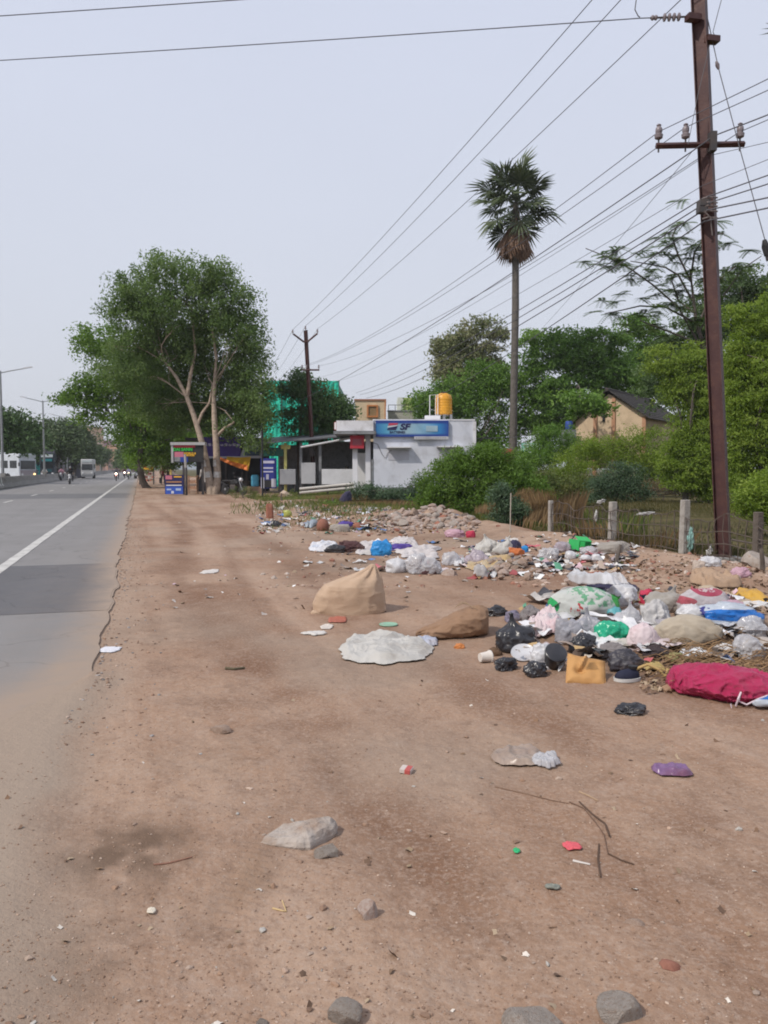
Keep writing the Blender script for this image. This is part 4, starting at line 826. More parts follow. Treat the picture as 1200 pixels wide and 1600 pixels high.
# ---------------------------------------------------------------- roadside sheds and stalls
def sheds():
    Y = 47.0; o = Vector((at(500, 732, Y).x, Y, 0)); t = thing('roadside_shed', 'long dark open shed with a sloping roof edge left of the white shop', 'shed', o)
    P = lambda x, y, Yy=Y: (at(x, y, Yy).x - o.x, at(x, y, Yy).z)
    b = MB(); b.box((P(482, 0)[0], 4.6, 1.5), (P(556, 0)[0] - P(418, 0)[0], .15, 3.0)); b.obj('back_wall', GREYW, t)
    a = P(408, 692); c = P(556, 680)
    b = MB(); b.add([(a[0], -.5, a[1]), (c[0], -.5, c[1]), (c[0], 4.7, c[1] + .5), (a[0], 4.7, a[1] + .5), (a[0], -.5, a[1] - .08), (c[0], -.5, c[1] - .08), (c[0], 4.7, c[1] + .42), (a[0], 4.7, a[1] + .42)], [(0, 1, 2, 3), (4, 7, 6, 5), (0, 4, 5, 1), (1, 5, 6, 2), (2, 6, 7, 3), (3, 7, 4, 0)]); b.obj('roof_sheet', mat('tin', (.13, .14, .15), (.09, .09, .1), 3, .6), t)
    b = MB(); q0 = P(470, 699, Y - 1); q1 = P(572, 680, Y - 1); b.tube([(q0[0], -1, q0[1]), (q1[0], -1, q1[1])], .06, 8); b.obj('roof_pole', simple((.55, .55, .56)), t)
    for x in (441, 466, 497): b = MB(); b.box((P(x, 0)[0], .1, 1.5), (.16, .16, 3.0)); b.obj('post', GREYW if x != 441 else simple((.50, .47, .16)), t)
    a = P(441, 701); b = MB(); b.box((a[0] + .2, .1, a[1] + .1), (.55, .14, .24)); b.obj('yellow_lintel', simple((.50, .47, .16)), t)
    a = P(425, 706); b = MB(); b.box((a[0], .25, a[1]), (1.3, .06, .5)); b.obj('green_fascia', simple((.02, .12, .09)), t)
    def pan(x0, y0, x1, y1, m, nm, d=.1, Yy=Y - .3):
        A = at(x0, y1, Yy); B = at(x1, y0, Yy); q = thing(*nm, ((A.x + B.x) / 2, Yy, A.z)); b = MB(); b.box((0, 0, (B.z - A.z) / 2), (B.x - A.x, d, B.z - A.z)); b.obj('panel', m, q, bevel=.02)
        f = MB(); [f.box((s * (B.x - A.x) * .42, .1, -.15 + (B.z - A.z) * .25), (.06, .06, (B.z - A.z) * .5 + .5)) for s in (-1, 1)]; f.obj('support', STEELD, q); return q
    pan(436, 733, 462, 757, simple((.30, .31, .33)), ('counter_board', 'grey counter board in the open shed, right of the blue upright banner', 'counter'))
    pan(471, 723, 493, 756, simple((.44, .45, .47)), ('white_door_panel', 'tall white door panel leaning in the open shed behind the leaning pole', 'panel'))
    pan(503, 733, 553, 757, simple((.66, .67, .70)), ('low_white_wall', 'low white wall in front of the dark porch of the shop', 'wall'), .2)
    o2 = Vector((at(510, 0, 41).x, 41, 0)); q = thing('pipe_rail', 'low double pipe guard rail slanting in front of the open shed', 'guard rail', o2)
    for (ya, yb) in ((768, 757), (774, 763)):
        b = MB(); A = at(468, ya - 4, 41) - o2; B = at(553, yb - 1, 41) - o2; b.tube([A, B], .07, 8); b.obj('pipe', simple((.52, .49, .45)), q, smooth=True)
    for x in (470, 512, 550): A = at(x, 768 - (x - 468) * .12, 41) - o2; b = MB(); b.tube([(A.x, .08, -.1), (A.x, .08, A.z + .1)], .05, 6); b.obj('post', STEELD, q)
sheds()
def seated(name, label, loc, rz, shirt, trouser, pose='ride', scale=1.0, group=None, hair=(.02, .018, .016)):
    """one continuous skinned figure, clothing as material regions, hair or helmet as a child"""
    if pose == 'ride':
        J = [(0, .12, .86), (0, .05, 1.12), (0, 0, 1.34), (0, -.02, 1.44), (0, -.04, 1.58), (.18, 0, 1.33), (.30, -.12, 1.10), (.30, -.42, 1.04), (-.18, 0, 1.33), (-.30, -.12, 1.10), (-.30, -.42, 1.04),
             (.11, .1, .84), (.24, -.28, .76), (.20, -.12, .36), (.20, -.26, .30), (-.11, .1, .84), (-.24, -.28, .76), (-.20, -.12, .36), (-.20, -.26, .30), (.29, -.52, 1.02), (-.29, -.52, 1.02)]
    else:
        J = [(0, 0, .92), (0, 0, 1.15), (0, 0, 1.40), (0, -.01, 1.48), (0, -.03, 1.62), (.19, 0, 1.39), (.25, .02, 1.12), (.24, -.12, .90), (-.19, 0, 1.39), (-.25, .02, 1.12), (-.24, -.12, .90),
             (.1, 0, .90), (.12, -.02, .48), (.13, .02, .08), (.14, -.14, .03), (-.1, 0, .90), (-.13, .05, .48), (-.14, .12, .08), (-.15, -.02, .03), (.23, -.18, .84), (-.23, -.18, .84)]
    E = [(0, 1), (1, 2), (2, 3), (3, 4), (2, 5), (5, 6), (6, 7), (2, 8), (8, 9), (9, 10), (0, 11), (11, 12), (12, 13), (13, 14), (0, 15), (15, 16), (16, 17), (17, 18), (7, 19), (10, 20)]
    RR = [.15, .15, .13, .055, .095, .075, .055, .04, .075, .055, .04, .095, .075, .05, .045, .095, .075, .05, .045, .035, .035]
    me = bpy.data.meshes.new('tmp'); me.from_pydata(J, E, []); ob = bpy.data.objects.new('tmp', me); col.objects.link(ob)
    ob.modifiers.new('s', 'SKIN')
    for i, r in enumerate(RR): me.skin_vertices[0].data[i].radius = (r, r * .8 if i < 3 else r); me.skin_vertices[0].data[i].use_root = (i == 0)
    sb = ob.modifiers.new('d', 'SUBSURF'); sb.levels = 2
    dg = bpy.context.evaluated_depsgraph_get(); m2 = bpy.data.meshes.new_from_object(ob.evaluated_get(dg)); bpy.data.objects.remove(ob)
    for m in (simple(shirt, .9), simple(trouser, .9), simple((.20, .11, .07), .6), BLACK): m2.materials.append(m)
    Jv = [Vector(j) for j in J]; reg = [0, 0, 0, 2, 2, 0, 0, 2, 0, 0, 2, 1, 1, 1, 3, 1, 1, 1, 3, 2, 2]
    for p in m2.polygons: p.material_index = reg[min(range(len(J)), key=lambda i: (Jv[i] - p.center).length - RR[i])]; p.use_smooth = True
    m2.name = 'person'; root = tag(link(name, m2, None, loc, (0, 0, rz)), label, 'person', group); root.scale = (scale,) * 3
    V, F = ico(2); V = V * np.array([.115, .125, .12]); V = V[:, :] + np.array([0, J[4][1] + .02, J[4][2] + .025]); F = F[[V[f].mean(0)[2] > J[4][2] + .0 or V[f].mean(0)[1] > J[4][1] + .05 for f in F]]
    link('hair', np_mesh('hair', V, F, simple(hair, .8), True), root)
    return root
def motorbike(label, loc, rz, body, light=True, group=None, lit=False):
    t = thing('motorcycle', label, 'motorcycle', loc, rz, group)
    for y in (-.62, .62):
        b = MB(); b.lathe([(.20, -.05), (.29, -.05), (.31, 0), (.29, .05), (.20, .05)], (0, y, .31), 20, 'X'); wh = b.obj('wheel', BLACK, t, smooth=True)
        b = MB(); b.lathe([(.03, -.06), (.2, -.02), (.2, .02), (.03, .06)], (0, y, .31), 14, 'X'); b.obj('rim', GALV, wh)
    b = MB(); b.prism([(-.35, .72), (-.12, .90), (.18, .82), (.2, .62), (-.3, .60)], -.13, .13, 'X'); b.obj('fuel_tank', body, t, bevel=.04)
    b = MB(); b.box((0, .42, .80), (.24, .7, .09)); b.obj('seat', BLACK, t, bevel=.03)
    b = MB(); b.box((0, .02, .42), (.26, .42, .32)); b.obj('engine', STEELD, t, bevel=.04)
    b = MB(); b.prism([(.35, .55), (.85, .78), (.9, .70), (.6, .5)], -.1, .1, 'X'); b.obj('tail', body, t)
    b = MB(); [b.tube([(s * .09, -.62, .31), (s * .09, -.42, .85), (s * .09, -.38, .98)], .028, 6) for s in (-1, 1)]; b.obj('fork', GALV, t)
    b = MB(); b.tube([(-.36, -.28, 1.03), (-.2, -.38, 1.0), (.2, -.38, 1.0), (.36, -.28, 1.03)], .02, 6); b.obj('handlebar', STEELD, t)
    b = MB(); b.prism([(-.8, .50), (-.62, .66), (-.42, .58), (-.42, .55), (-.62, .62), (-.78, .48)], -.07, .07, 'X'); b.obj('mudguard', body, t)
    b = MB(); b.lathe([(.02, -.08), (.10, -.06), (.115, .06), (.06, .1)], (0, -.50, .86), 14, 'Y'); b.obj('headlight', LIT if lit else WHITE, t, smooth=True)
    for s in (-1, 1): b = MB(); b.tube([(s * .3, -.3, 1.03), (s * .36, -.3, 1.2)], .01, 5); b.box((s * .38, -.3, 1.24), (.12, .02, .08)); b.obj('mirror', STEELD, t)
    return t
LIT = emit('lit_headlight', (1.0, .78, .62), 6.0); AMB = emit('lit_amber', (1.0, .72, .30), 2.2)
def stalls():
    # framed sign board on the left
    Y = 46.0; o = Vector((at(290, 732, Y).x, Y, 0)); t = thing('shop_board', 'framed black and red board with green lettering left of the pale tree trunks', 'sign', o)
    P = lambda x, y: (at(x, y, Y).x - o.x, at(x, y, Y).z)
    def R_(nm, m, x0, y0, x1, y1, d, yo): a = P(x0, y1); c = P(x1, y0); b = MB(); b.box(((a[0] + c[0]) / 2, yo, (a[1] + c[1]) / 2), (c[0] - a[0], d, c[1] - a[1])); return b.obj(nm, m, t)
    R_('board', BLACK, 270, 694, 318, 722, .06, 0); R_('frame_edge', simple((.40, .40, .40)), 267, 691, 321, 695.5, .5, .1); R_('frame_post', simple((.38, .38, .38)), 268, 695, 271, 723, .08, -.02)
    R_('red_header', RED, 272, 695.5, 305, 699.5, .02, -.04); R_('pink_panel', PINK, 273, 706, 287, 714, .02, -.04); R_('grey_panel', GREYW, 273, 714, 283, 721, .02, -.04); R_('blue_panel', BLUE, 282, 714, 294, 722, .02, -.045)
    a = P(286, 702.5); text('DAI SANN', .24, (a[0], -.055, a[1]), t, GRN, sx_=1.0, bold=.01); a = P(297, 708.5); text('WORLD &', .15, (a[0], -.055, a[1]), t, YEL, bold=.006); a = P(297, 711.6); text('SERVICES', .13, (a[0], -.055, a[1]), t, YEL, bold=.006)
    for x in (286, 316): a = P(x, 722); b = MB(); b.box((a[0], .1, a[1] / 2), (.12, .1, a[1])); b.obj('leg', STEELD, t)
    # board standing on the ground
    Y = 45.0; o = Vector((at(272, 732, Y).x, Y, H(at(272, 0, Y).x, Y))); t = thing('standing_board', 'low standing poster board, black above and bright blue below, beside the thin dark post', 'sign', o)
    P = lambda x, y: (at(x, y, Y).x - o.x, at(x, y, Y).z - o.z)
    R2 = lambda nm, m, x0, y0, x1, y1, d, yo: (lambda a, c: MB().box(((a[0] + c[0]) / 2, yo, (a[1] + c[1]) / 2), (c[0] - a[0], d, c[1] - a[1])).obj(nm, m, t))(P(x0, y1), P(x1, y0))
    R2('board', NAVY, 258, 742, 287, 772, .06, 0); R2('pink_panel', PINK, 259, 743, 269, 749, .02, -.04); R2('yellow_line', YEL, 272, 744, 284, 746, .02, -.04); R2('white_line', WHITE, 260, 757.5, 284, 759, .02, -.04); R2('blue_panel', simple((.03, .09, .45)), 259, 760, 286, 772, .02, -.038); R2('white_print', simple((.4, .5, .7)), 261, 763.5, 268, 766, .02, -.05); R2('white_print', simple((.4, .5, .7)), 275, 763, 283, 766.5, .02, -.05); R2('white_print', simple((.6, .62, .7)), 268, 767, 272, 771, .02, -.05); R2('orange_line', simple((.4, .2, .1)), 260, 752, 284, 754, .02, -.04)
    b = MB(); [b.box((s * .45, .2, .35), (.05, .5, .05), 0, .9) for s in (-1, 1)]; b.obj('prop', STEELD, t)
    Y = 45.5; o = Vector((at(291, 732, Y).x, Y, 0)); t = thing('post', 'thin dark post between the standing poster board and the pale tree trunks', 'post', o); b = MB(); b.tube([(0, 0, -.1), (0, 0, 1.55)], .06, 8); b.obj('shaft', STEELD, t); b = MB(); b.tube([(-.03, 0, 1.55), (-.06, 0, 2.3)], .07, 8); b.obj('upper_shaft', simple((.4, .38, .36)), t)
    # purple banner stall behind the trunks
    Y = 50.0; o = Vector((at(355, 732, Y).x, Y, 0)); t = thing('market_stall', 'dark market stall under a long purple banner behind the pale tree trunks', 'stall', o)
    P = lambda x, y: (at(x, y, Y).x - o.x, at(x, y, Y).z)
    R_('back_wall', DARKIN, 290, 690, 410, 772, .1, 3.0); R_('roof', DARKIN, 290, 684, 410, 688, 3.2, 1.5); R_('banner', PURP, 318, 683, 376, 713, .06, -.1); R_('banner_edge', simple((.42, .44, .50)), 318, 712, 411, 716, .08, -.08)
    a0, a1, a2, a3 = P(376, 712), P(410, 712), P(410, 690), P(384, 690); b = MB(); b.add([(a0[0], -.1, a0[1]), (a1[0], -.1, a1[1]), (a2[0], -.1, a2[1]), (a3[0], -.1, a3[1])], [(0, 1, 2, 3)]); b.obj('banner_side', simple((.36, .40, .44)), t)
    R_('picture_panel', simple((.03, .06, .10)), 383, 699, 406, 712, .02, -.14)
    for q in range(9): R_('white_print', simple((.45, .42, .6)), 320 + 6.3 * q, 694 - (q % 2), 324.5 + 6.3 * q, 697, .01, -.14)
    for x in (322, 352, 384, 408): a = P(x, 700); b = MB(); b.box((a[0], .1, a[1] / 2), (.1, .1, a[1])); b.obj('post', STEELD, t)
    R_('counter', simple((.10, .08, .06)), 345, 752, 384, 768, .6, 1.2)
    # yellow-orange tarp
    Y = 48.6; o = Vector((at(366, 732, Y).x, Y, 0)); t = thing('tarpaulin', 'yellow tarpaulin with an orange edge hanging under the purple banner', 'tarpaulin', o); P = lambda x, y, d=0: Vector((at(x, y, Y).x - o.x, d, at(x, y, Y).z))
    def drape(nm, m, top, bot, n=16):
        b = MB(); V = []
        for i in range(n + 1):
            f = i / n; T0 = top(f); B0 = bot(f)
            for j in range(5): q = j / 4; p = T0.lerp(B0, q); V.append(p + Vector((0, .06 * math.sin(i * 1.7 + j), -.05 * math.sin(math.pi * f))))
        b.add(V, [(i * 5 + j, (i + 1) * 5 + j, (i + 1) * 5 + j + 1, i * 5 + j + 1) for i in range(n) for j in range(4)]); return b.obj(nm, m, t, smooth=True)
    drape('tarp', YEL, lambda f: P(350 + 38 * f, 713, .9), lambda f: P(352 + 36 * f, 722 + 14 * f, 0)); drape('orange_edge', ORG, lambda f: P(341 + 46 * f, 713 + 14 * f, -.05), lambda f: P(343 + 44 * f, 718 + 17 * f, -.1))
    t = thing('water_barrel', 'light blue plastic barrel standing under the purple banner stall', 'barrel', Vector((at(392, 0, 48.8).x, 48.8, 0))); b = MB(); b.lathe([(.2, 0), (.23, .06), (.24, .25), (.22, .3), (.24, .35), (.24, .6), (.2, .68), (.08, .7)], (0, 0, .42), 16); b.obj('barrel', LBLUE, t, smooth=True); b = MB(); b.box((0, 0, .2), (.9, .6, .4)); b.obj('bench', simple((.3, .2, .14)), t)
    # blue upright banner + black pole
    Y = 43.0; o = Vector((at(420, 732, Y).x, Y, H(at(420, 0, Y).x, Y))); t = thing('upright_banner', 'tall blue upright banner with white lines of print and white figures at its foot', 'banner', o); P = lambda x, y: (at(x, y, Y).x - o.x, at(x, y, Y).z - o.z)
    R_('banner_panel', simple((.018, .03, .22)), 407.5, 716, 432, 763, .04, 0)
    for (x0, x1, y0, y1) in ((411, 429, 720, 724), (411, 427, 730, 732.5), (411, 427, 736, 738)): R_('white_print', simple((.5, .5, .62)), x0, y0, x1, y1, .01, -.026)
    R_('white_figure', simple((.5, .5, .55)), 408, 746, 413, 763, .012, -.028); R_('white_figure', simple((.5, .5, .55)), 424, 748, 431, 761, .012, -.028); R_('white_figure', simple((.42, .42, .5)), 416, 741, 420, 749, .012, -.028); R_('dark_figure', BLACK, 413, 750, 424, 762, .01, -.03)
    b = MB(); [b.tube([(P(x, 0)[0], .06, -.1), (P(x, 0)[0], .06, P(0, 716)[1])], .025, 6) for x in (408, 431)]; b.obj('banner_post', STEELD, t)
    Y = 42.5; o = Vector((at(410, 732, Y).x, Y, H(at(410, 0, Y).x, Y))); t = thing('post', 'tall thin black post at the left edge of the blue upright banner', 'post', o); b = MB(); b.tube([(0, 0, -.2), (0, 0, at(0, 672, Y).z - o.z)], .05, 8); b.obj('shaft', BLACK, t)
    # goods stand under the boards
    Y = 47.5; o = Vector((at(301, 732, Y).x, Y, 0)); t = thing('snack_stand', 'small brown wooden snack stand left of the pale tree trunks', 'stand', o); b = MB(); [b.box((0, 0, z), (.55, .4, .05)) for z in (.3, .65, 1.0)]; b.obj('shelf', simple((.38, .22, .13)), t)
    b = MB(); [b.box((sx_ * .26, sy * .18, .55), (.05, .05, 1.1)) for sx_ in (-1, 1) for sy in (-1, 1)]; b.obj('leg', simple((.3, .18, .11)), t)
    b = MB(); [b.box((-.18 + .12 * (q % 4), -.05, .39 + .35 * (q // 4)), (.09, .18, .13)) for q in range(8)]; b.obj('packets', simple((.5, .3, .2)), t)
    motorbike('dark motorcycle parked right of the pale tree trunks', Vector((at(358, 0, 45.6).x, 45.6, 0)), R(62), BLACK); motorbike('motorcycle half hidden behind the left pale trunk', Vector((at(318, 0, 49).x, 49, 0)), R(20), MAROON)
    # goods cart by the road
    Y = 76.0; o = Vector((at(229, 732, Y).x, Y, 0)); t = thing('goods_cart', 'goods cart stacked with pale boxes under a red and yellow awning at the road edge', 'cart', o); P = lambda x, y: (at(x, y, Y).x - o.x, at(x, y, Y).z - o.z)
    R_('awning', RED, 217, 728, 241, 731, 1.2, .5); R_('awning_band', YEL, 218, 731, 240, 734, .05, -.12)
    for x in (218, 240): R_('post', STEELD, x - .6, 731, x + .6, 757, .07, 0)
    for q, z in enumerate((737, 742, 747, 752)): R_('shelf', simple((.5, .42, .36)), 218.5, z, 239.5, z + 1, .9, .5)
    rr = random.Random(4)
    for q in range(28): x = 219.5 + (q % 7) * 2.8; y = 737 + 5 * (q // 7); R_('goods_box', [WHITE, simple((.5, .36, .25)), simple((.55, .2, .15)), simple((.6, .55, .48))][rr.randrange(4)], x, y - 3.4 + rr.random(), x + 2.3, y - .1, .5, .3 + .2 * rr.random())
    t = thing('goods_cart', 'cream fruit cart with a yellow side panel standing behind the stacked goods cart', 'cart', Vector((at(250, 0, 80).x, 80, 0))); b = MB(); b.box((0, 0, 1.0), (1.3, 1.0, .9)); b.obj('cart_body', simple((.50, .42, .33)), t); b = MB(); b.box((.45, -.52, .95), (.3, .04, .9)); b.obj('side_panel', simple((.6, .45, .15)), t); b = MB(); b.add([(-.8, -.6, 2.3), (.8, -.6, 2.3), (.8, .6, 2.5), (-.8, .6, 2.5)], [(0, 1, 2, 3)]); [b.tube([(s * .65, .3, 1.4), (s * .7, .3, 2.4)], .03, 5) for s in (-1, 1)]; b.obj('canopy', simple((.35, .28, .25)), t)
    b = MB(); [b.lathe([(.1, -.04), (.3, -.03), (.32, 0), (.3, .03), (.1, .04)], (s * .55, -.45, .32), 14, 'X') for s in (-1, 1)]; b.obj('wheels', BLACK, t)
    seated('person', 'person in a dark red shirt standing between the two goods carts', Vector((at(243.5, 0, 76).x, 76, 0)), .4, (.16, .03, .03), (.04, .04, .05), 'stand')
    seated('person', 'person in a pale pink shirt standing behind the low white wall of the shop', Vector((at(540, 0, 47.5).x, 47.5, -.1)), .2, (.50, .34, .34), (.05, .05, .07), 'stand')
    seated('person', 'person in a white shirt standing in the shade beside the small snack stand', Vector((at(310, 0, 48.5).x, 48.5, 0)), -.3, (.45, .42, .40), (.06, .05, .05), 'stand')
stalls()
# ---------------------------------------------------------------- traffic
def at_road(px, u):  # point of the road line u seen at column px
    k = (px - CX) / FPX; # x = k*d ; u = RSx*x+RSy*d
    d = u / (RS.x * k + RS.y); return Vector((k * d, d, 0))
def rider(px, d, body, shirt, lab, lit=False, gb='motorcycles riding towards the camera', gp='riders on the road'):
    p = Vector((at(px, 0, d).x, d, .0)); m = motorbike(lab[0], p, RA + .02, body, True, gb, lit); seated('person', lab[1], p + Vector((-ES.x * -.0, .18, -.02)), RA + .02, shirt, (.03, .03, .04), 'ride', 1.0, gp, lab[2] if len(lab) > 2 else (.02, .02, .02))
rider(93, 76, simple((.62, .62, .66)), (.012, .012, .014), ('pale scooter-bodied motorcycle nearest on our carriageway', 'rider in black on the nearest pale motorcycle', (.25, .25, .26)))
rider(168, 96, simple((.45, .04, .04)), (.10, .10, .12), ('red motorcycle with its headlight on', 'rider in grey on the red motorcycle'), True)
rider(181.5, 128, simple((.30, .05, .06)), (.16, .05, .06), ('dark red motorcycle with its headlight on, left of the far pair', 'rider in dark red on the left motorcycle of the far pair'), True)
rider(188, 110, simple((.3, .32, .4)), (.30, .32, .46), ('bluish motorcycle with its headlight on, right of the far pair', 'rider in pale blue on the right motorcycle of the far pair'), True)
for q, (px, d, sh, bd) in enumerate([(37, 92, (.40, .40, .44), 'silver'), (52, 98, (.42, .40, .38), 'white'), (64, 104, (.36, .26, .24), 'brown'), (79, 100, (.45, .24, .30), 'pink'), (86, 112, (.10, .10, .12), 'black')]):
    lab = ['behind the front of the white bus', 'in front of the dark lorry', 'right of the dark lorry', 'left of the motorcyclist in black', 'just behind the motorcyclist in black'][q]
    p = Vector((at(px, 0, d).x, d, 0)); motorbike(f'motorcycle across the median {lab}', p, RA + math.pi * 0, simple((.2, .2, .22)), group='motorcycles beyond the median'); seated('person', f'rider in a {bd} shirt across the median {lab}', p + Vector((0, .18, -.02)), RA, sh, (.04, .04, .05), 'ride', 1, 'riders beyond the median')
def car(px, d):
    p = Vector((at(px, 0, d).x, d, 0)); t = thing('parked_car', 'small white car far along the right edge of the road', 'car', p, RA); W_ = simple((.62, .63, .65), .3)
    b = MB(); b.prism([(-1.9, .35), (-1.95, .72), (-1.1, .92), (-.55, 1.42), (.9, 1.45), (1.6, .98), (1.95, .9), (1.95, .35)], -.8, .8, 'X'); b.obj('body', W_, t, bevel=.05)
    b = MB(); b.add([(-.66, -1.08, .97), (.66, -1.08, .97), (.6, -.6, 1.39), (-.6, -.6, 1.39)], [(0, 1, 2, 3)]); b.V = [(x, y - .02, z + .02) for x, y, z in b.V]; b.obj('windscreen', GLASS, t)
    for s in (-1, 1):
        b = MB(); b.box((s * .6, -1.95, .66), (.3, .06, .14)); b.obj('headlight', WHITE, t)
        for y in (-1.2, 1.25): b = MB(); b.lathe([(.1, -.1), (.29, -.1), (.31, 0), (.29, .1), (.1, .1)], (s * .72, y, .31), 16, 'X'); b.obj('wheel', BLACK, t)
    b = MB(); b.box((0, -1.96, .45), (1.3, .06, .12)); b.obj('bumper', BLACK, t)
car(208.5, 120)
def bus(name, label, px0, px1, d, length, top, body, rz=RA, lit=False, cream=None):
    """front face spans px0..px1 at distance d"""
    A = at(px0, 0, d); B = at(px1, 0, d); wd = (B.x - A.x) if rz == RA else 2.3; h = at(0, top, d).z; t = thing(name, label, 'bus' if 'bus' in name else 'lorry', Vector(((A.x + B.x) / 2, d, 0)), rz)
    b = MB(); b.box((0, length / 2, h / 2 + .2), (wd, length, h - .4)); b.obj('body', body, t, bevel=.12)
    b = MB(); b.box((0, -.02, h * .60), (wd * .84, .06, h * .30)); b.obj('windscreen', GLASS, t, bevel=.02)
    b = MB(); b.box((0, -.0, h * .9), (wd * .8, .08, h * .1)); b.obj('destination_board', simple((.55, .60, .60)), t)
    b = MB(); b.box((0, -.03, .42), (wd * .96, .1, .28)); b.obj('bumper', cream or GREYW, t, bevel=.02)
    b = MB(); b.box((0, -.02, h * .33), (wd * .9, .05, h * .18)); b.obj('front_panel', cream or body, t)
    for s in (-1, 1):
        b = MB(); b.lathe([(.02, -.05), (.13, -.03), (.13, .03)], (s * wd * .36, -.06, .85), 12, 'Y'); b.obj('headlight', AMB if lit and s > 0 else WHITE, t)
        b = MB(); b.box((s * (wd / 2 + .12), -.1, h * .62), (.12, .1, .4)); b.obj('mirror', BLACK, t)
        for y in (1.8, length - 2.2): b = MB(); b.lathe([(.2, -.14), (.48, -.14), (.5, 0), (.48, .14), (.2, .14)], (s * (wd / 2 - .1), y, .5), 18, 'X'); b.obj('wheel', BLACK, t)
    n = int(length // 1.4)
    for s in (-1, 1):
        for q in range(n): b = MB(); b.box((s * (wd / 2 + .004), .9 + q * 1.35, h * .62), (.03, 1.05, h * .26)); b.obj('side_window', GLASS, t, bevel=.01)
    return t
bus('passenger_bus', 'white passenger bus with its right headlight glowing, at the left picture edge', 15, 37, 88, 11, 708.5, simple((.62, .66, .72), .35), R(66), True, simple((.36, .32, .34)))
bus('minibus', 'pale minibus with a dark windscreen beyond the median, right of the dark lorry', 112, 131, 118, 6, 717.5, simple((.50, .50, .50), .4), RA)
def lorry():
    t = bus('cargo_lorry', 'dark lorry with a teal cab stripe beyond the median, right of the white bus', 46, 68, 101, 7, 708, simple((.03, .045, .06), .5), RA); 
    w_ = at(68, 0, 101).x - at(46, 0, 101).x; b = MB(); b.box((0, -.06, 2.55), (w_ * .7, .04, .3)); b.obj('teal_stripe', simple((.03, .22, .24)), t); b = MB(); b.box((0, -.06, 1.25), (w_ * .6, .04, .3)); b.obj('teal_stripe', simple((.02, .10, .12)), t)
    b = MB(); b.box((0, .9, 3.55), (w_ * 1.0, 1.0, .7)); b.obj('cab_top', simple((.10, .10, .12)), t)
lorry()
def far_blocks():
    def blk(name, lab, x0, x1, top, d, c, rows, cols, dep=14):
        A = at(x0, 732, d); B = at(x1, top, d); o = Vector(((A.x + B.x) / 2, d, 0)); t = thing(name, lab, 'building', o); m = mat('far_wall', c, tuple(q * .88 for q in c), .3, .9); W_ = B.x - A.x
        b = MB(); b.box((0, dep / 2, B.z / 2), (W_, dep, B.z)); b.obj('wall', m, t); b = MB(); b.box((0, dep / 2, B.z + .3), (W_ * 1.03, dep * 1.02, .6)); b.obj('roof', simple(tuple(q * .7 for q in c)), t)
        for i in range(cols):
            for j in range(rows):
                f = MB(); x = -W_ / 2 + W_ * (i + .5) / cols; z = B.z * (.35 + .6 * (j + .5) / rows); f.box((x, -.05, z), (W_ / cols * .45, .2, B.z / rows * .28)); wn_ = f.obj('window', simple(tuple(q * .8 for q in c)), t)
                f = MB(); f.box((x, -.12, z), (W_ / cols * .35, .2, B.z / rows * .2)); f.obj('pane', GLASS, wn_)
    blk('apartment_block', 'far orange apartment block at the end of the road', 164, 184, 698, 420, (.55, .30, .20), 4, 3); blk('apartment_block', 'far dull red narrow block left of the orange apartment block', 156, 162, 690, 460, (.34, .14, .16), 4, 1); blk('apartment_block', 'far pale pink block behind the orange apartment block', 160, 172, 689, 520, (.58, .42, .48), 3, 2); blk('apartment_block', 'pale orange block showing above the trees left of the road', 128, 141, 668, 300, (.58, .38, .26), 3, 2)
    blk('roadside_shop', 'turquoise shop front behind the white bus', 24, 36, 697, 112, (.03, .28, .26), 1, 1, 6); blk('roadside_shop', 'low dark shop row behind the dark lorry and motorcycles', 40, 110, 716, 124, (.09, .09, .11), 1, 6, 6); blk('roadside_shop', 'grey shop with pale shutters above the white bus', 10, 24, 699, 104, (.32, .31, .33), 1, 2, 6)
    blk('roadside_shop', 'far low brown shops at the end of the right verge', 168, 206, 724, 330, (.22, .15, .14), 1, 6, 8)
far_blocks()
# ================================================================== POLES, WIRES, FENCE
RUST = mat('rusty_steel', (.050, .018, .018), (.078, .032, .028), 2.5, .55, .25, 30, metal=.15, dirt=(.10, .045, .032), dscale=5, spec=.5)
PORC = mat('porcelain', (.22, .19, .20), (.17, .14, .15), 5, .35); WIREM = mat('wire', (.10, .10, .115), None, 3, .6)
def ibeam(mb, p0, p1, b, h, tf, ang):
    p0, p1 = Vector(p0), Vector(p1); z = (p1 - p0).normalized(); x = Vector((math.cos(ang), math.sin(ang), 0)); x = (x - z * x.dot(z)).normalized(); y = z.cross(x)
    pr = [(-b / 2, -h / 2), (b / 2, -h / 2), (b / 2, -h / 2 + tf), (tf / 2, -h / 2 + tf), (tf / 2, h / 2 - tf), (b / 2, h / 2 - tf), (b / 2, h / 2), (-b / 2, h / 2), (-b / 2, h / 2 - tf), (-tf / 2, h / 2 - tf), (-tf / 2, -h / 2 + tf), (-b / 2, -h / 2 + tf)]
    n = len(pr); V = [p + x * a + y * c for p in (p0, p1) for a, c in pr]
    mb.add(V, [tuple(range(n)), tuple(range(2 * n - 1, n - 1, -1))] + [(i, (i + 1) % n, (i + 1) % n + n, i + n) for i in range(n)])
PB = gr(1133, 874); PY = PB.y
def pxp(x, y, d=0): return at(x, y, PY + d)
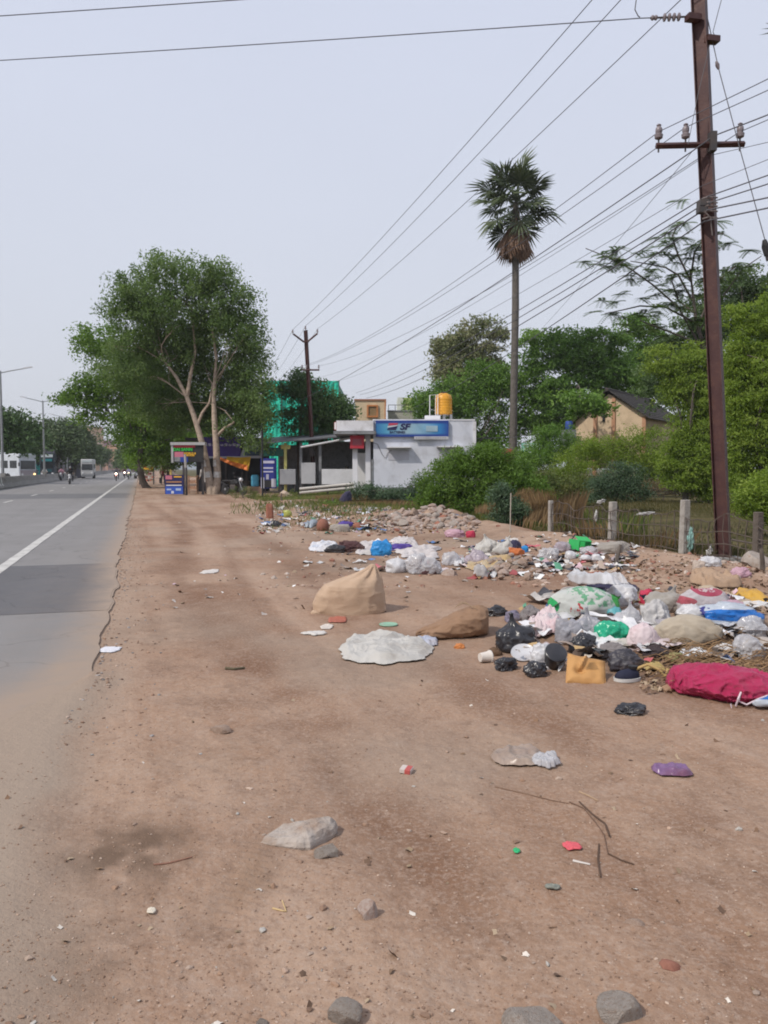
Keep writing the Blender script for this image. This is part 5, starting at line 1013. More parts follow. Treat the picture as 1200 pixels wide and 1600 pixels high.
def near_pole():
    t = thing('power_pole', 'tall rusty brown steel power pole with a crossarm, leaning a little at the right', 'power pole', PB)
    top = pxp(1089, -70) - PB; b = MB(); ibeam(b, (0, 0, -.3), top, .15, .215, .014, R(52)); b.obj('pole_beam', RUST, t)
    P = lambda x, y, d=0: pxp(x, y, d) - PB
    a = MB(); A, B = P(1025, 228, -.12), P(1163, 225, -.12); a.tube([A, B], .05, 4); a.obj('crossarm', RUST, t)
    def ins(x, y, d=-.12):
        c = P(x, y, d); i = MB(); i.tube([c + Vector((0, 0, -.1)), c + Vector((0, 0, .16))], .014, 6); i.obj('pin', STEELD, t)
        i = MB(); i.lathe([(.03, .10), (.062, .12), (.068, .17), (.045, .19), (.055, .22), (.052, .27), (.028, .30), (.04, .32), (.02, .34)], c, 12); i.obj('insulator', PORC, t, smooth=True)
    ins(1029, 228); ins(1071, 227); ins(1156, 226)
    for x, y in ((1112, 62), (1083, 28)): c = P(x, y, -.05); k = MB(); k.box(c, (.22, .14, .09), .2); k.obj('clamp', RUST, t)
    b = MB(); b.tube([P(1050, -60), P(1089, -25), P(1128, -60)], .045, 4); b.obj('top_arm', RUST, t)
    s = MB(); c0, c1 = P(1078, 26), P(1016, 28)
    s.tube([c0, c1], .015, 6); s.obj('strain_rod', STEELD, t)
    s = MB()
    for f in (.28, .40, .52, .64, .86, .94): c = c0.lerp(c1, f); s.tube([c + (c1 - c0).normalized() * q for q in (-.03, -.01, .01, .03)], [.02, .062 if f < .8 else .04, .062 if f < .8 else .04, .02], 10)
    s.obj('strain_insulator', PORC, t, smooth=True)
    lp = MB(); lp.tube([P(994, 0, 0), P(992, 15), P(997, 25), P(1000, 27)], .009, 5); lp.obj('jumper_loop', WIREM, t)
    w_ = MB(); rr = random.Random(2)
    for q in range(5): y = 308 + q * 8 + rr.random() * 3; w_.tube([P(1097, y, -.2), P(1106, y - 3, -.24), P(1121, y - 2, -.2)], .014, 5)
    w_.tube([P(1100, 330, -.25), P(1110, 340, -.25), P(1113, 368, -.2)], .012, 5); w_.obj('wire_binding', mat('binding', (.22, .18, .17), (.10, .09, .09), 30), t)
    for q_, d_ in ((P(1099, 318, -.16), (.16, .16, .1)), (P(1097, 328, -.16), (.14, .14, .1)), (P(1113, 222, -.14), (.1, .14, .3))): br = MB(); br.box(q_, d_); br.obj('bracket', STEELD, t)
    fb = MB(); fb.box((0, 0, -.02), (.5, .45, .12)); fb.obj('footing', CONC, t)
near_pole()
FY = 48.0
def far_pole():
    base = GB(492, FY); t = thing('power_pole', 'slim dark steel power pole with a V-shaped top, leaning beside the dark tree', 'power pole', base); P = lambda x, y, d=0: at(x, y, FY + d) - base
    b = MB(); ibeam(b, P(492, 775), P(477.5, 516), .14, .2, .016, R(50)); b.obj('pole_beam', RUST, t)
    b = MB(); b.tube([P(458.5, 522, -.1), P(474.5, 534, -.1), P(480.5, 534, -.1), P(496, 521, -.1)], .055, 4); b.obj('top_arm', RUST, t)
    b = MB(); b.tube([P(471, 578, -.1), P(499, 578, -.1)], .05, 4); b.obj('crossarm', RUST, t)
    for x, y in ((457.5, 523), (496, 522), (477.3, 517), (472, 578), (479, 578), (498, 578)):
        c = P(x, y, -.1); i = MB(); i.tube([c, c + Vector((0, 0, .12))], .02, 5); i.lathe([(.035, .1), (.06, .14), (.035, .22), (.05, .26), (.02, .3)], c, 8); i.obj('insulator', PORC, t)
    c = P(487, 700, -.2); b = MB(); b.box(c, (.3, .12, 1.0)); b.obj('meter_box', STEELD, t)
far_pole()
def wire(label, pts, rad=.009, sag=.25, name='power_wire', group='overhead power lines'):
    """pts: (px, py, distance) attachment points; each span hangs with its own sag"""
    P = [at(*p) for p in pts]; o = P[0]; path = []
    for a, b in zip(P[:-1], P[1:]):
        n = 14; sg = sag * min(1.0, ((a - b).length / 32.0) ** 2)
        for k in range(n): f = k / n; path.append(a.lerp(b, f) - Vector((0, 0, sg * 4 * f * (1 - f))) - o)
    path.append(P[-1] - o); b = MB(); b.tube(path, rad * .85, 5); return tag(b.obj(name, WIREM, None, o), label, 'power line', group)
F_, N_ = FY - .1, PY
wire('power line crossing the top of the picture from the left edge to the pole top', [(-420, 118, 17), (1000, 28.5, N_), (1016, 28, N_)], .010, .12)
wire('topmost power line, cutting the upper left corner of the picture', [(-420, 52, 15), (1000, -45, N_), (1400, -85, 12)], .010, .08)
wire('leftmost of the three long lines running to the V-shaped top of the far pole', [(457.5, 515, F_), (1001, -88, N_ + .3)], .010, .25)
wire('middle one of the three long lines running to the V-shaped top of the far pole', [(477.5, 509, F_), (1050, -88, N_ + .3)], .010, .3)
wire('rightmost of the three long lines, passing left of the palm crown', [(496, 514, F_), (1128, -62, N_)], .010, .3)
for k, (x, y) in enumerate(((457.5, 515), (477.5, 509), (496, 514))): wire(('left', 'middle', 'right')[k] + ' faint line going on behind the far pole into the tall roadside tree', [(x, y, F_), (405 + 12 * k, 600, 82)], .010, .3)
wire('upper line from the left insulator of the near crossarm to the far crossarm', [(472, 572, F_), (1029, 206, N_ - .12), (1420, 15, 9.5)], .008, .55)
wire('line from the second insulator of the near crossarm to the far crossarm', [(479, 572, F_), (1071, 199, N_ - .12), (1420, 40, 9.5)], .008, .5)
wire('line from the right insulator of the near crossarm, crossing behind the pole', [(498, 572, F_), (1156, 206, N_ - .12), (1420, 90, 9.8)], .008, .6)
wire('thick black cable running from the near crossarm down past the palm trunk', [(430, 640, 60), (1082, 236, N_ - .2), (1116, 212, N_ - .15), (1420, 92, 9.8)], .012, .5)
wire('thin line below the crossarm, behind the thick black cable', [(500, 590, F_), (1100, 245, N_ + .2), (1420, 170, 9.8)], .006, .5)
wire('thin line crossing the other lines steeply right of the palm', [(800, 560, 50), (1082, 236, N_ - .1)], .006, .2)
wire('cable tied to the middle of the near pole, upper one of the low bundle', [(556, 614, 55), (1098, 310, N_ - .15), (1420, 195, 10)], .012, .35)
wire('cable tied to the middle of the near pole, second of the low bundle', [(562, 617, 55), (1098, 320, N_ - .15), (1420, 216, 10)], .012, .45)
wire('thick cable of the low bundle passing over the treetops', [(572, 622, 55), (1097, 330, N_ - .15), (1420, 262, 10)], .014, .5)
wire('lowest cable of the bundle, passing just over the broad green trees', [(640, 640, 60), (1100, 346, N_ - .15), (1420, 278, 10)], .014, .3)
wire('faint thin line parallel above the low bundle', [(520, 598, 50), (1098, 290, N_ - .1), (1420, 160, 10)], .006, .4)
wire('slack white service wire from the corner of the shop to the palm trunk', [(744, 685, 44), (803, 683, 56)], .022, .05); wire('slack pale service wire from the palm trunk into the shrubs', [(803, 683, 56), (850, 675, 52)], .02, .1)
wire('steel guy wire slanting down from the top of the near pole to the right', [(1105, 26, N_), (1122, 104, N_ - .1), (1157, 236, N_ - .3), (1196, 378, N_ - .6), (1330, 880, N_ - 1.7)], .009, 0, 'guy_wire', None)
wire('thin stay wire rising from the clamp beside the near pole top', [(1120, 62, N_), (1114, 50, N_), (1135, -30, N_)], .007, 0, 'guy_wire', None)
wire('thin earth wire hanging in front of the near pole down to its crossarm', [(1109, 70, N_ - .25), (1090, 150, N_ - .25), (1075, 226, N_ - .25)], .006, 0, 'earth_wire', None)
t = thing('guy_insulator', 'dark turnbuckle and insulator low on the guy wire at the right picture edge', 'insulator', at(1196, 385, N_ - .6)); b = MB(); b.tube([(-.02, 0, .1), (0, 0, 0), (.03, 0, -.14)], [.03, .06, .045], 8); b.obj('insulator_body', BLACK, t, smooth=True); b = MB(); b.tube([(.03, 0, -.14), (.05, 0, -.22)], .03, 6); b.obj('shackle', STEELD, t)
t = thing('guy_insulator', 'small egg insulator high on the guy wire beside the near pole', 'insulator', at(1121, 102, N_ - .1)); b = MB(); b.tube([(-.02, 0, .06), (0, 0, 0), (.02, 0, -.06)], [.018, .035, .018], 8); b.obj('insulator_body', PORC, t, smooth=True)
# fence
PC = mat('post_concrete', (.36, .34, .31), (.25, .23, .21), 6, .95, .6, 25, dirt=(.16, .13, .11), dscale=9); RW = mat('rust_wire', (.07, .055, .045), (.11, .085, .07), 8, .8)
def fence():
    t = thing('wire_fence', 'rusty square-mesh wire fence on rough concrete posts edging the green field', 'fence', road(FU, 12, 0)); o = t.location
    def post(px, ytop, w_, m=PC, ybot=None):
        p = at_road(px, FU); z = H(p.x, p.y); zt = at(px, ytop, p.y).z; b = MB(); h = zt - z; lx = random.uniform(-.02, .03)
        b.add([(-w_ / 2, -w_ / 2, -.3), (w_ / 2, -w_ / 2, -.3), (w_ / 2, w_ / 2, -.3), (-w_ / 2, w_ / 2, -.3), (-w_ * .45 + lx, -w_ * .45, h), (w_ * .45 + lx, -w_ * .45, h), (w_ * .45 + lx, w_ * .45, h), (-w_ * .45 + lx, w_ * .45, h)], [(0, 3, 2, 1), (4, 5, 6, 7), (0, 1, 5, 4), (1, 2, 6, 5), (2, 3, 7, 6), (3, 0, 4, 7)])
        b.obj('post', m, t, Vector((p.x, p.y, z)) - o, (0, 0, RA), bevel=.012); return p, z, h
    ps = [post(861, 782, .10), post(957, 784, .135), post(1070, 781, .135), post(1186, 800, .12, BARKD)]
    extra = [at_road(770, FU), at_road(1330, FU)]
    A = ps[0][0]; B = at_road(1330, FU)
    L_ = (B - A).length; n = int(L_ / .17); rng = random.Random(5)
    def P(f, h):  # mesh sags between posts
        p = A.lerp(B, f); zb = H(p.x, p.y); s = .05 * math.sin(f * 37) + .03 * math.sin(f * 83)
        return Vector((p.x + s * .6, p.y - .09 + s, max(zb, .0) * .3 + h + .03 * math.sin(f * 29) + (s if h > .5 else 0))) - o
    for h in (.08, .26, .46, .68):
        b = MB(); b.tube([P(k / 60, h) for k in range(61)], .0085, 4); b.obj('strand', RW, t)
    for k in range(n):
        f = (k + rng.uniform(-.2, .2)) / n; f = min(max(f, 0), 1); b = MB(); b.tube([P(f, -.05), P(f + .002, .22), P(f - .003, .45), P(f + rng.uniform(-.006, .006), .69)], .007 if k % 5 else .011, 4); b.obj('picket_wire', RW, t)
    b = MB(); b.tube([P(.72, .35), P(.78, .38), P(.84, .42)], [.018, .014, .008], 6); b.obj('dead_branch', BARKD, t)
fence()
POLY = plastic('white_film', (.62, .61, .60), (.5, .49, .47), .4, .2)
for (x, y, sx_, sz, lab, m) in ((931, 805, .035, .08, 'white plastic scrap caught on the fence left of the centre post', POLY), (1010, 802, .13, .025, 'long white plastic strip draped over the fence between the posts', POLY), (939, 783, .06, .03, 'dirty white scrap tangled in the dry reeds above the fence', POLY), (1079, 842, .05, .16, 'pale turquoise ribbon tied to the right concrete post', plastic('turq', (.30, .52, .48), None, .4, .3)), (1108, 862, .04, .08, 'small white rag on the fence just left of the rusty pole', POLY)):
    p = at_road(x, FU); p = at(x, y, p.y - .13); V, F = ico(4); q_ = fbm(V * 2.2, int(x))[:, None]; V = V * np.array([sx_, .02, sz]) * (1 + 1.3 * q_) + np.stack([0 * V[:, 0], .02 * fbm(V * 4, 3), .4 * sz * np.sin(V[:, 0] * 2.5)], -1) - np.array([0, 0, 1.0]) * (sz * .8 * np.maximum(0, ridge(V * 3, 5)[:, None] - .6)); tag(link('plastic_scrap', np_mesh('plastic_scrap', V, F, m, True), None, p), lab, 'scrap')
t = thing('stake', 'thin pale stake standing in front of the pale green sapling bush', 'stake', gr(797, 832)); b = MB(); b.tube([(0, 0, -.1), (.01, 0, .85)], .013, 6); b.obj('shaft', simple((.4, .36, .3)), t)
# ================================================================== REFUSE
def px_size(x0, y0, x1, y1, dr=.75, lift=0):
    """ground spot and metric width, depth, height of something filling these photo pixels"""
    p = gr((x0 + x1) / 2, y1) if lift == 0 else g0((x0 + x1) / 2, y1, lift); d = p.y; W_ = (x1 - x0) * d / FPX; ext = (y1 - y0) * d / FPX; D = W_ * dr; sphi = CAMH / math.hypot(d, CAMH); 
    D = min(D, ext / sphi * .8) if ext / sphi * .8 > .3 * W_ else W_ * .3
    Hh = math.sqrt(max(ext ** 2 - (D * sphi * .82) ** 2, (.35 * ext) ** 2)); c = Vector((p.x, p.y + D / 2, 0)); c.x = (x0 + x1) / 2 - CX; c.x = c.x / FPX * (p.y + D * .35)
    c.z = (H(c.x, c.y) if lift == 0 else lift) - .012; return c, W_, D, Hh
def crumple(W_, D, Hh, seed, sub=4, wr=.19, lump=.34, tie=None, sharp=1.0, bottom=-.5):
    V, F = ico(sub); N = V.copy(); r = 1 + lump * fbm(V * 1.25, seed, 2) * 1.6
    q = V + .35 * np.stack([fbm(V * 2, seed + 3), fbm(V * 2, seed + 4), fbm(V * 2, seed + 5)], -1)
    r = r + wr * (ridge(q * 2.1, seed + 7) ** 2 - .45) + wr * .6 * (ridge(q * 4.7, seed + 8) - .55) * sharp + wr * .35 * (ridge(q * 10, seed + 9) - .55) * sharp
    r = r + (wr * .22 * (ridge(q * 21, seed + 10) - .55) * sharp if sub >= 5 else 0)
    V = V * r[:, None]
    if tie is not None:
        tv = Vector(tie).normalized(); tv = np.array(tv); ca = N @ tv; k = S(.80, 1.0, ca); side = V - (V @ tv)[:, None] * tv
        V = V + tv * (k ** 1.5)[:, None] * .75 - side * (S(.8, .93, ca) * .8 * (1 - .75 * S(.955, 1.0, ca)))[:, None]
        ang = np.arctan2(side @ np.array([0, 1, 0]) if abs(tv[1]) < .8 else side[:, 2], side[:, 0] if abs(tv[0]) < .8 else side[:, 1]); V = V + side * (.10 * np.sin(ang * 9 + seed) * S(.1, .7, ca))[:, None]
    V[:, 2] = np.where(V[:, 2] < bottom, bottom + (V[:, 2] - bottom) * .12, V[:, 2])
    V = V - [0, 0, V[:, 2].min()]
    sx_ = V[:, 0].max() - V[:, 0].min(); sy = V[:, 1].max() - V[:, 1].min(); V[:, 0] -= (V[:, 0].max() + V[:, 0].min()) / 2; V[:, 1] -= (V[:, 1].max() + V[:, 1].min()) / 2
    return V * np.array([W_ / sx_, D / sy, Hh / V[:, 2].max()]), F
_seed = [200]
def bag(name, label, cat, box, m, group=None, dr=.75, lift=0, sub=None, **kw):
    _seed[0] += 13; c, W_, D, Hh = px_size(*box, dr, lift); big = (box[2] - box[0])
    V, F = crumple(W_, D, Hh, _seed[0], sub or (5 if big > 34 else 4 if big > 14 else 3), **kw)
    return tag(link(name, np_mesh(name, V, F, m, True), None, c, (0, 0, 0)), label, cat, group)
def sheet(name, label, cat, box, m, relief=.04, n=46, group=None, irr=.25, lift=None, fold=1.0, rot=0, thick=.003):
    """limp cloth or film lying over the ground with folds"""
    _seed[0] += 13; s = _seed[0]; a = gr((box[0] + box[2]) / 2, box[3]); b = gr((box[0] + box[2]) / 2, box[1]); cy = (a.y + b.y) / 2; W_ = (box[2] - box[0]) * cy / FPX; D = max(b.y - a.y - relief * 1.5, .03); cx = ((box[0] + box[2]) / 2 - CX) / FPX * cy
    g = np.linspace(-1, 1, n); X, Y = np.meshgrid(g, g); th = np.arctan2(Y, X); rr = np.maximum(abs(X), abs(Y)); sq = 1 / np.maximum(abs(np.cos(th)), abs(np.sin(th))); 
    R0 = rr * (1 + (sq - 1) * .35); out = 1 + irr * fbm(np.stack([np.cos(th) * 2.4, np.sin(th) * 2.4, 0 * th + s], -1), s, 3) * S(.2, 1, rr)
    x = R0 * np.cos(th) * out; y = R0 * np.sin(th) * out; cr_, sr_ = math.cos(rot), math.sin(rot); x, y = (x * cr_ - y * sr_), (x * sr_ + y * cr_)
    x = x / abs(x).max() * W_ / 2; y = y / abs(y).max() * D / 2
    q = np.stack([X * 1.6, Y * 1.6, 0 * X + s * .7], -1); q = q + .4 * np.stack([fbm(q, s + 1), fbm(q, s + 2), 0 * X], -1)
    z = relief * (.15 + .75 * ridge(q, s + 3) ** 2 * fold + .35 * ridge(q * 2.3, s + 4) + .16 * ridge(q * 5, s + 5)) * (1 - .85 * S(.82, 1, rr)) + .006
    base = Hz(cx + x, cy + y); z0 = H(cx, cy); z = z + base - z0
    V = np.stack([x, y, z], -1).reshape(-1, 3); i, j = np.meshgrid(np.arange(n - 1), np.arange(n - 1), indexing='ij'); F = np.stack([i * n + j, i * n + j + 1, (i + 1) * n + j + 1, (i + 1) * n + j], -1).reshape(-1, 4)
    o = link(name, np_mesh(name, V, F, m, True), None, (cx, cy, (z0 if lift is None else lift))); sd_ = o.modifiers.new('thick', 'SOLIDIFY'); sd_.thickness = thick; sd_.offset = 1; return tag(o, label, cat, group)
def loft(sections, n=56, m=60, seed=0, wr=.03, radial=None, power=2.4, aniso=None):
    """sections: (t, centre(3), half-width vector(3), half-height vector(3)); smooth lofted closed skin with puckers"""
    T = np.array([s[0] for s in sections]); C = np.array([s[1] for s in sections], float); A = np.array([s[2] for s in sections], float); B = np.array([s[3] for s in sections], float)
    t = np.linspace(0, 1, m); ip = lambda M: np.stack([np.interp(t, T, M[:, k]) for k in range(3)], -1)
    def sm(M):
        M = ip(M)
        for _ in range(3): M[1:-1] = (M[:-2] + 2 * M[1:-1] + M[2:]) / 4
        return M
    C, A, B = sm(C), sm(A), sm(B); an = np.linspace(0, 2 * math.pi, n, endpoint=False); ca, sa = np.cos(an), np.sin(an)
    sp = lambda v: np.sign(v) * np.abs(v) ** (2 / power)
    V = C[:, None, :] + A[:, None, :] * sp(ca)[None, :, None] + B[:, None, :] * sp(sa)[None, :, None]
    dirn = unit(V - C[:, None, :]); L_ = np.linalg.norm(A, axis=1).max()
    q = V / L_ * (np.array(aniso) if aniso else 1.0); w_ = fbm(q * 1.6, seed, 3) * .8 + (ridge(q * 2.6 + .4 * fbm(q * 2, seed + 5)[..., None], seed + 1) ** 3 - .3) * .8 + (ridge(q * 5 + .3 * fbm(q * 4, seed + 6)[..., None], seed + 2) ** 2 - .4) * .42 + (ridge(q * 12, seed + 3) - .5) * .16
    V = V + dirn * (wr * w_)[..., None]
    if radial: V = V + dirn * (radial(t, an))[..., None]
    V = V.reshape(-1, 3); i, j = np.meshgrid(np.arange(m - 1), np.arange(n), indexing='ij'); F = np.stack([i * n + j, i * n + (j + 1) % n, (i + 1) * n + (j + 1) % n, (i + 1) * n + j], -1).reshape(-1, 4)
    c0 = len(V); V = np.vstack([V, V[:n].mean(0), V[-n:].mean(0)]); e = np.arange(n)
    F = np.vstack([F, np.stack([0 * e + c0, (e + 1) % n, e, e], -1)[:, [0, 1, 2, 2]], np.stack([0 * e + c0 + 1, (m - 1) * n + e, (m - 1) * n + (e + 1) % n, (m - 1) * n + (e + 1) % n], -1)])
    return V, F
def loft_obj(name, V, F, m, loc, label, cat):
    me = bpy.data.meshes.new(name); me.from_pydata(V.tolist(), [], [tuple(dict.fromkeys(f)) for f in F.tolist()]); me.materials.append(m)
    bm = bmesh.new(); bm.from_mesh(me); bmesh.ops.recalc_face_normals(bm, faces=bm.faces); bm.to_mesh(me); bm.free(); me.polygons.foreach_set('use_smooth', [True] * len(me.polygons)); return tag(link(name, me, None, loc), label, cat)
# ---------------- materials of the refuse
JUTE = plastic('woven_tan', (.56, .405, .285), (.49, .34, .23), .8, 0, 1, True, (.26, .16, .10), .6); JUTE2 = plastic('woven_brown', (.32, .195, .118), (.27, .16, .095), .85, 0, 1, True, (.16, .10, .06), .6)
SACKW = plastic('woven_white', (.62, .60, .56), (.55, .53, .49), .6, .08, 1, True, (.34, .27, .20), .55)
SACKC = plastic('woven_cream', (.52, .45, .35), (.43, .36, .27), .7, .05, 1, True, (.27, .20, .14), .6)
GREYB = plastic('grey_sack', (.40, .37, .33), (.34, .31, .28), .75, .05, 1, True)
FW = plastic('white_film', (.68, .68, .70), (.55, .55, .57), .35, .22); FC = plastic('clear_film', (.66, .66, .68), (.54, .54, .57), .18, .25, .72); FG = plastic('grey_film', (.46, .46, .50), (.36, .36, .40), .3, .2, .82)
FB = plastic('black_film', (.018, .018, .022), (.035, .035, .04), .28, 0, 1, False, (.12, .09, .07), .35); FN = plastic('navy_cloth', (.022, .022, .06), (.04, .035, .07), .8)
FGR = plastic('green_film', (.02, .36, .20), (.03, .46, .27), .3, .2, 1, False, (.1, .2, .12), .25); FBL = plastic('blue_film', (.02, .22, .55), (.03, .30, .68), .35, .15, 1, False, (.1, .2, .3), .2)
FM = plastic('magenta_film', (.52, .035, .125), (.42, .025, .09), .38, .12, 1, True, (.42, .10, .13), .4); FR = plastic('red_cloth', (.48, .03, .06), (.36, .02, .08), .7); FP = plastic('pink_film', (.55, .36, .42), (.48, .28, .36), .5, .15)
FLIL = plastic('lilac_film', (.52, .46, .52), (.44, .38, .44), .3, .25, .85); FPUR = plastic('purple_cloth', (.08, .05, .28), (.06, .035, .2), .8); FMAR = plastic('maroon_cloth', (.09, .04, .045), (.06, .03, .03), .9)
CARD = mat('brown_paper', (.46, .25, .09), (.40, .205, .07), 3, .75, .15, 20, dirt=(.25, .14, .06), dscale=4); FY_ = plastic('yellow_film', (.60, .36, .05), (.5, .28, .04), .5, .1); FO = plastic('orange_cloth', (.52, .15, .04), (.4, .11, .03), .7); FT = plastic('teal_film', (.06, .34, .38), (.2, .45, .5), .4, .2)
CLOTHW = plastic('white_cloth', (.56, .53, .52), (.46, .42, .41), .85, .05); CLOTHG = plastic('grey_cloth', (.20, .18, .18), (.13, .12, .12), .9)
RICE = plastic('rice_sack', (.64, .66, .62), (.58, .60, .57), .45, .08, 1, True, (.36, .32, .25), .35, [((.03, .40, .12), (-.40, 0, .10), (.16, .5, .09), 0), ((.16, .42, .24), (.12, -.05, .26), (.30, .5, .16), 22.0), ((.48, .05, .05), (-.10, -.2, .08), (.055, .3, .07), 16.0), ((.05, .40, .07), (.40, -.1, .2), (.16, .5, .16), 0)])
PINKB = plastic('pink_printed', (.60, .56, .57), (.52, .47, .49), .45, .1, 1, True, (.34, .28, .24), .35, [((.42, .06, .11), (.02, -.08, .23), (.14, .4, .055), 0), ((.62, .50, .52), (.02, -.1, .23), (.09, .4, .022), 26.0), ((.46, .10, .13), (-.20, -.1, .13), (.10, .4, .035), 0)])
BLUEB = plastic('blue_printed', (.52, .56, .62), (.42, .48, .55), .3, .15, 1, False, (.3, .28, .26), .3, [((.015, .15, .50), (0, 0, .10), (.30, .5, .05), 0), ((.03, .03, .2), (-.26, 0, .1), (.1, .4, .08), 12.0)])
NEWS = plastic('newsprint', (.48, .47, .46), (.36, .35, .36), .8, .05, 1, False, (.18, .18, .19), .6); PAPERP = plastic('pink_paper', (.62, .54, .55), (.58, .44, .46), .7, .1, 1, False, (.5, .2, .22), .3)
STONE = mat('grey_stone', (.40, .35, .31), (.31, .27, .235), 4, .95, .9, 22, dirt=(.25, .165, .115), dscale=7); STONEB = mat('brown_stone', (.27, .19, .145), (.33, .25, .20), 4, .95, .5, 20, dirt=(.2, .13, .09)); RUBM = mat('rubble', (.36, .29, .25), (.27, .20, .17), 1.5, .95, .4, 12, dirt=(.26, .15, .10), dscale=3); BRICKM = mat('brick', (.30, .12, .075), (.24, .09, .06), 3, .95, .4, 20, dirt=(.3, .2, .15)); CLAYM = mat('clay', (.25, .11, .075), (.19, .08, .055), 2, .85)
# ---------------- tan sack standing upright
def tan_sack():
    p = gr(545, 961); k = p.y / FPX * 1.02; cx0 = 545; prof = [(960, 492, 600), (955, 487, 603), (945, 487, 602), (930, 493, 600), (915, 506, 597), (905, 530, 595), (898, 551, 593), (892, 565, 590), (887, 574, 588), (882, 580, 585)]
    sec = []; hmax = (960 - 880) * k
    for y, a, b in prof:
        t = (960 - y) / 78.0; zc = (960 - y) * k; w_ = (b - a) / 2 * k; sec.append((t, ((a + b) / 2 * k - cx0 * k, .23 - .05 * t, zc), (w_, 0, 0), (0, max(.012, min(w_ * .72, .24)), 0)))
    rad = lambda t, an: (.020 * np.sin(an[None, :] * 8 + 3 * t[:, None]) * S(.35, 1, t)[:, None] * S(1.05, .75, t)[:, None])
    V, F = loft(sec, 110, 110, 5, .013, rad, 2.2); sack = loft_obj('tan_sack', V, F, JUTE, Vector((p.x, p.y, p.z - .015)), 'full tan woven sack standing on bare dirt, its gathered neck pointing up at the right', 'sack')
    q = sec[-1][1]; b = MB(); b.lathe([(.022, -.012), (.03, 0), (.022, .012)], (q[0], q[1], q[2] - .03), 12); b.obj('tie_string', simple((.4, .3, .2)), sack)
    _seed[0] += 7; V, F = crumple(.12, .12, .05, 77, 3, .2); link('corner_pucker', np_mesh('corner_pucker', V, F, JUTE, True), sack, (-.345, .10, .0))
tan_sack()
def brown_sack():
    p = gr(712, 1000); k = p.y / FPX; X = lambda x: (x - 712) * k
    pr = [(650, 999, 996, .01), (660, 999, 985, .06), (672, 1000, 976, .13), (690, 1001, 967, .17), (712, 1001, 955, .19), (735, 999, 945, .20), (752, 996, 942, .18), (762, 990, 946, .13), (768, 980, 956, .05)]
    sec = []
    for i, (x, yb, yt, dp) in enumerate(pr): zt = (1000 - yt) * k - dp * .25; zb = (1000 - yb) * k * .3; sec.append((i / 8, (X(x), .19 + (x - 712) * .0004, (zt + zb) / 2), (0, dp, 0), (0, 0, max((zt - zb) / 2, .012))))
    rad = lambda t, an: .010 * np.sin(an[None, :] * 9 + 2) * S(.45, .0, t)[:, None]
    V, F = loft(sec, 90, 120, 9, .017, rad, 2.2, (.7, 1.4, 1.4)); s = loft_obj('brown_sack', V, F, JUTE2, Vector((p.x, p.y, p.z - .01)), 'full brown jute sack lying on its side on the dirt', 'sack')
    b = MB(); rr = random.Random(3)
    for q in range(4): b.tube([(X(748), .1, .27), (X(735 - 4 * q), .12, .30 + .01 * q), (X(728 - 5 * q), .15, .33 - .02 * q)], .003, 4)
    b.obj('loose_thread', simple((.35, .25, .15)), s)
brown_sack()
sheet('white_sack', 'flattened dirty white woven sack spread out on the dirt in front of the brown sack', 'sack', (524, 990, 679, 1043), SACKW, .055, 120, irr=.24)
sheet('plastic_bag', 'small pale blue plastic scrap between the flat white sack and the brown sack', 'plastic bag', (650, 995, 685, 1012), plastic('pale_blue', (.40, .45, .58), (.5, .5, .55), .4, .15), .03, 30)
# ---------------- the big heap, back to front
Bg = bag
bag('rag', 'dark navy cloth strip at the back of the big refuse heap', 'cloth', (918, 906, 1002, 930), FN, dr=.4)
bag('rice_sack', 'white rice sack with green print and a red mark, topping the big heap', 'sack', (858, 917, 975, 966), RICE, dr=.55, wr=.07, lump=.12)
sheet('plastic_sheet', 'plain white plastic panel folded over the front of the green printed rice sack', 'plastic sheet', (905, 930, 952, 962), FW, .10, 40, lift=.27)
bag('plastic_bag', 'bright green plastic bag end poking out right of the rice sack', 'plastic bag', (938, 926, 972, 956), plastic('lime_film', (.08, .42, .05), (.03, .3, .06), .4, .15), dr=.5, tie=(.5, -.3, .3), lift=.14)
bag('plastic_bag', 'shiny crumpled white bag behind the rice sack, at the top of the heap', 'plastic bag', (942, 909, 1004, 950), FW, wr=.2)
bag('rag', 'bundle of red and crimson cloth at the back of the heap', 'cloth', (1002, 918, 1032, 944), FR, wr=.24)
bag('grey_sack', 'slack grey sack with a raised corner behind the crumpled newspaper', 'sack', (1012, 916, 1078, 960), GREYB, tie=(.3, .2, .8), wr=.12)
bag('printed_bag', 'white bag printed with a red oval emblem at the back right of the heap', 'bag', (1064, 918, 1148, 962), PINKB, dr=.55, wr=.09, lump=.14)
bag('rag', 'dark cloth bundle right of the red oval printed bag', 'cloth', (1132, 926, 1152, 946), FN, wr=.2)
sheet('yellow_sheet', 'crumpled yellow plastic sheet at the right picture edge behind the heap', 'plastic sheet', (1166, 926, 1206, 948), FY_, .07, 50)
sheet('plank', 'bleached strip of wood leaning right of the printed bag', 'wood', (1126, 916, 1160, 950), simple((.42, .34, .25), .9), .04, 20, irr=.1)
bag('rag', 'dusty pink cloth bundle behind the blue printed plastic', 'cloth', (1126, 940, 1176, 972), FP, wr=.2)
bag('printed_bag', 'blue and white printed plastic bag stretched across the right of the heap', 'plastic bag', (1092, 946, 1202, 985), BLUEB, dr=.5, wr=.22)
bag('plastic_bag', 'crumpled bag of torn white film left of the blue printed bag', 'plastic bag', (1060, 945, 1110, 980), FW, wr=.26)
bag('newspaper', 'ball of crumpled newspaper in the middle of the heap', 'paper', (1004, 938, 1056, 988), NEWS, wr=.3, lump=.25)
bag('plastic_bag', 'tall translucent whitish bag left of the crumpled newspaper', 'plastic bag', (970, 938, 1010, 985), FC, wr=.2, tie=(0, 0, 1))
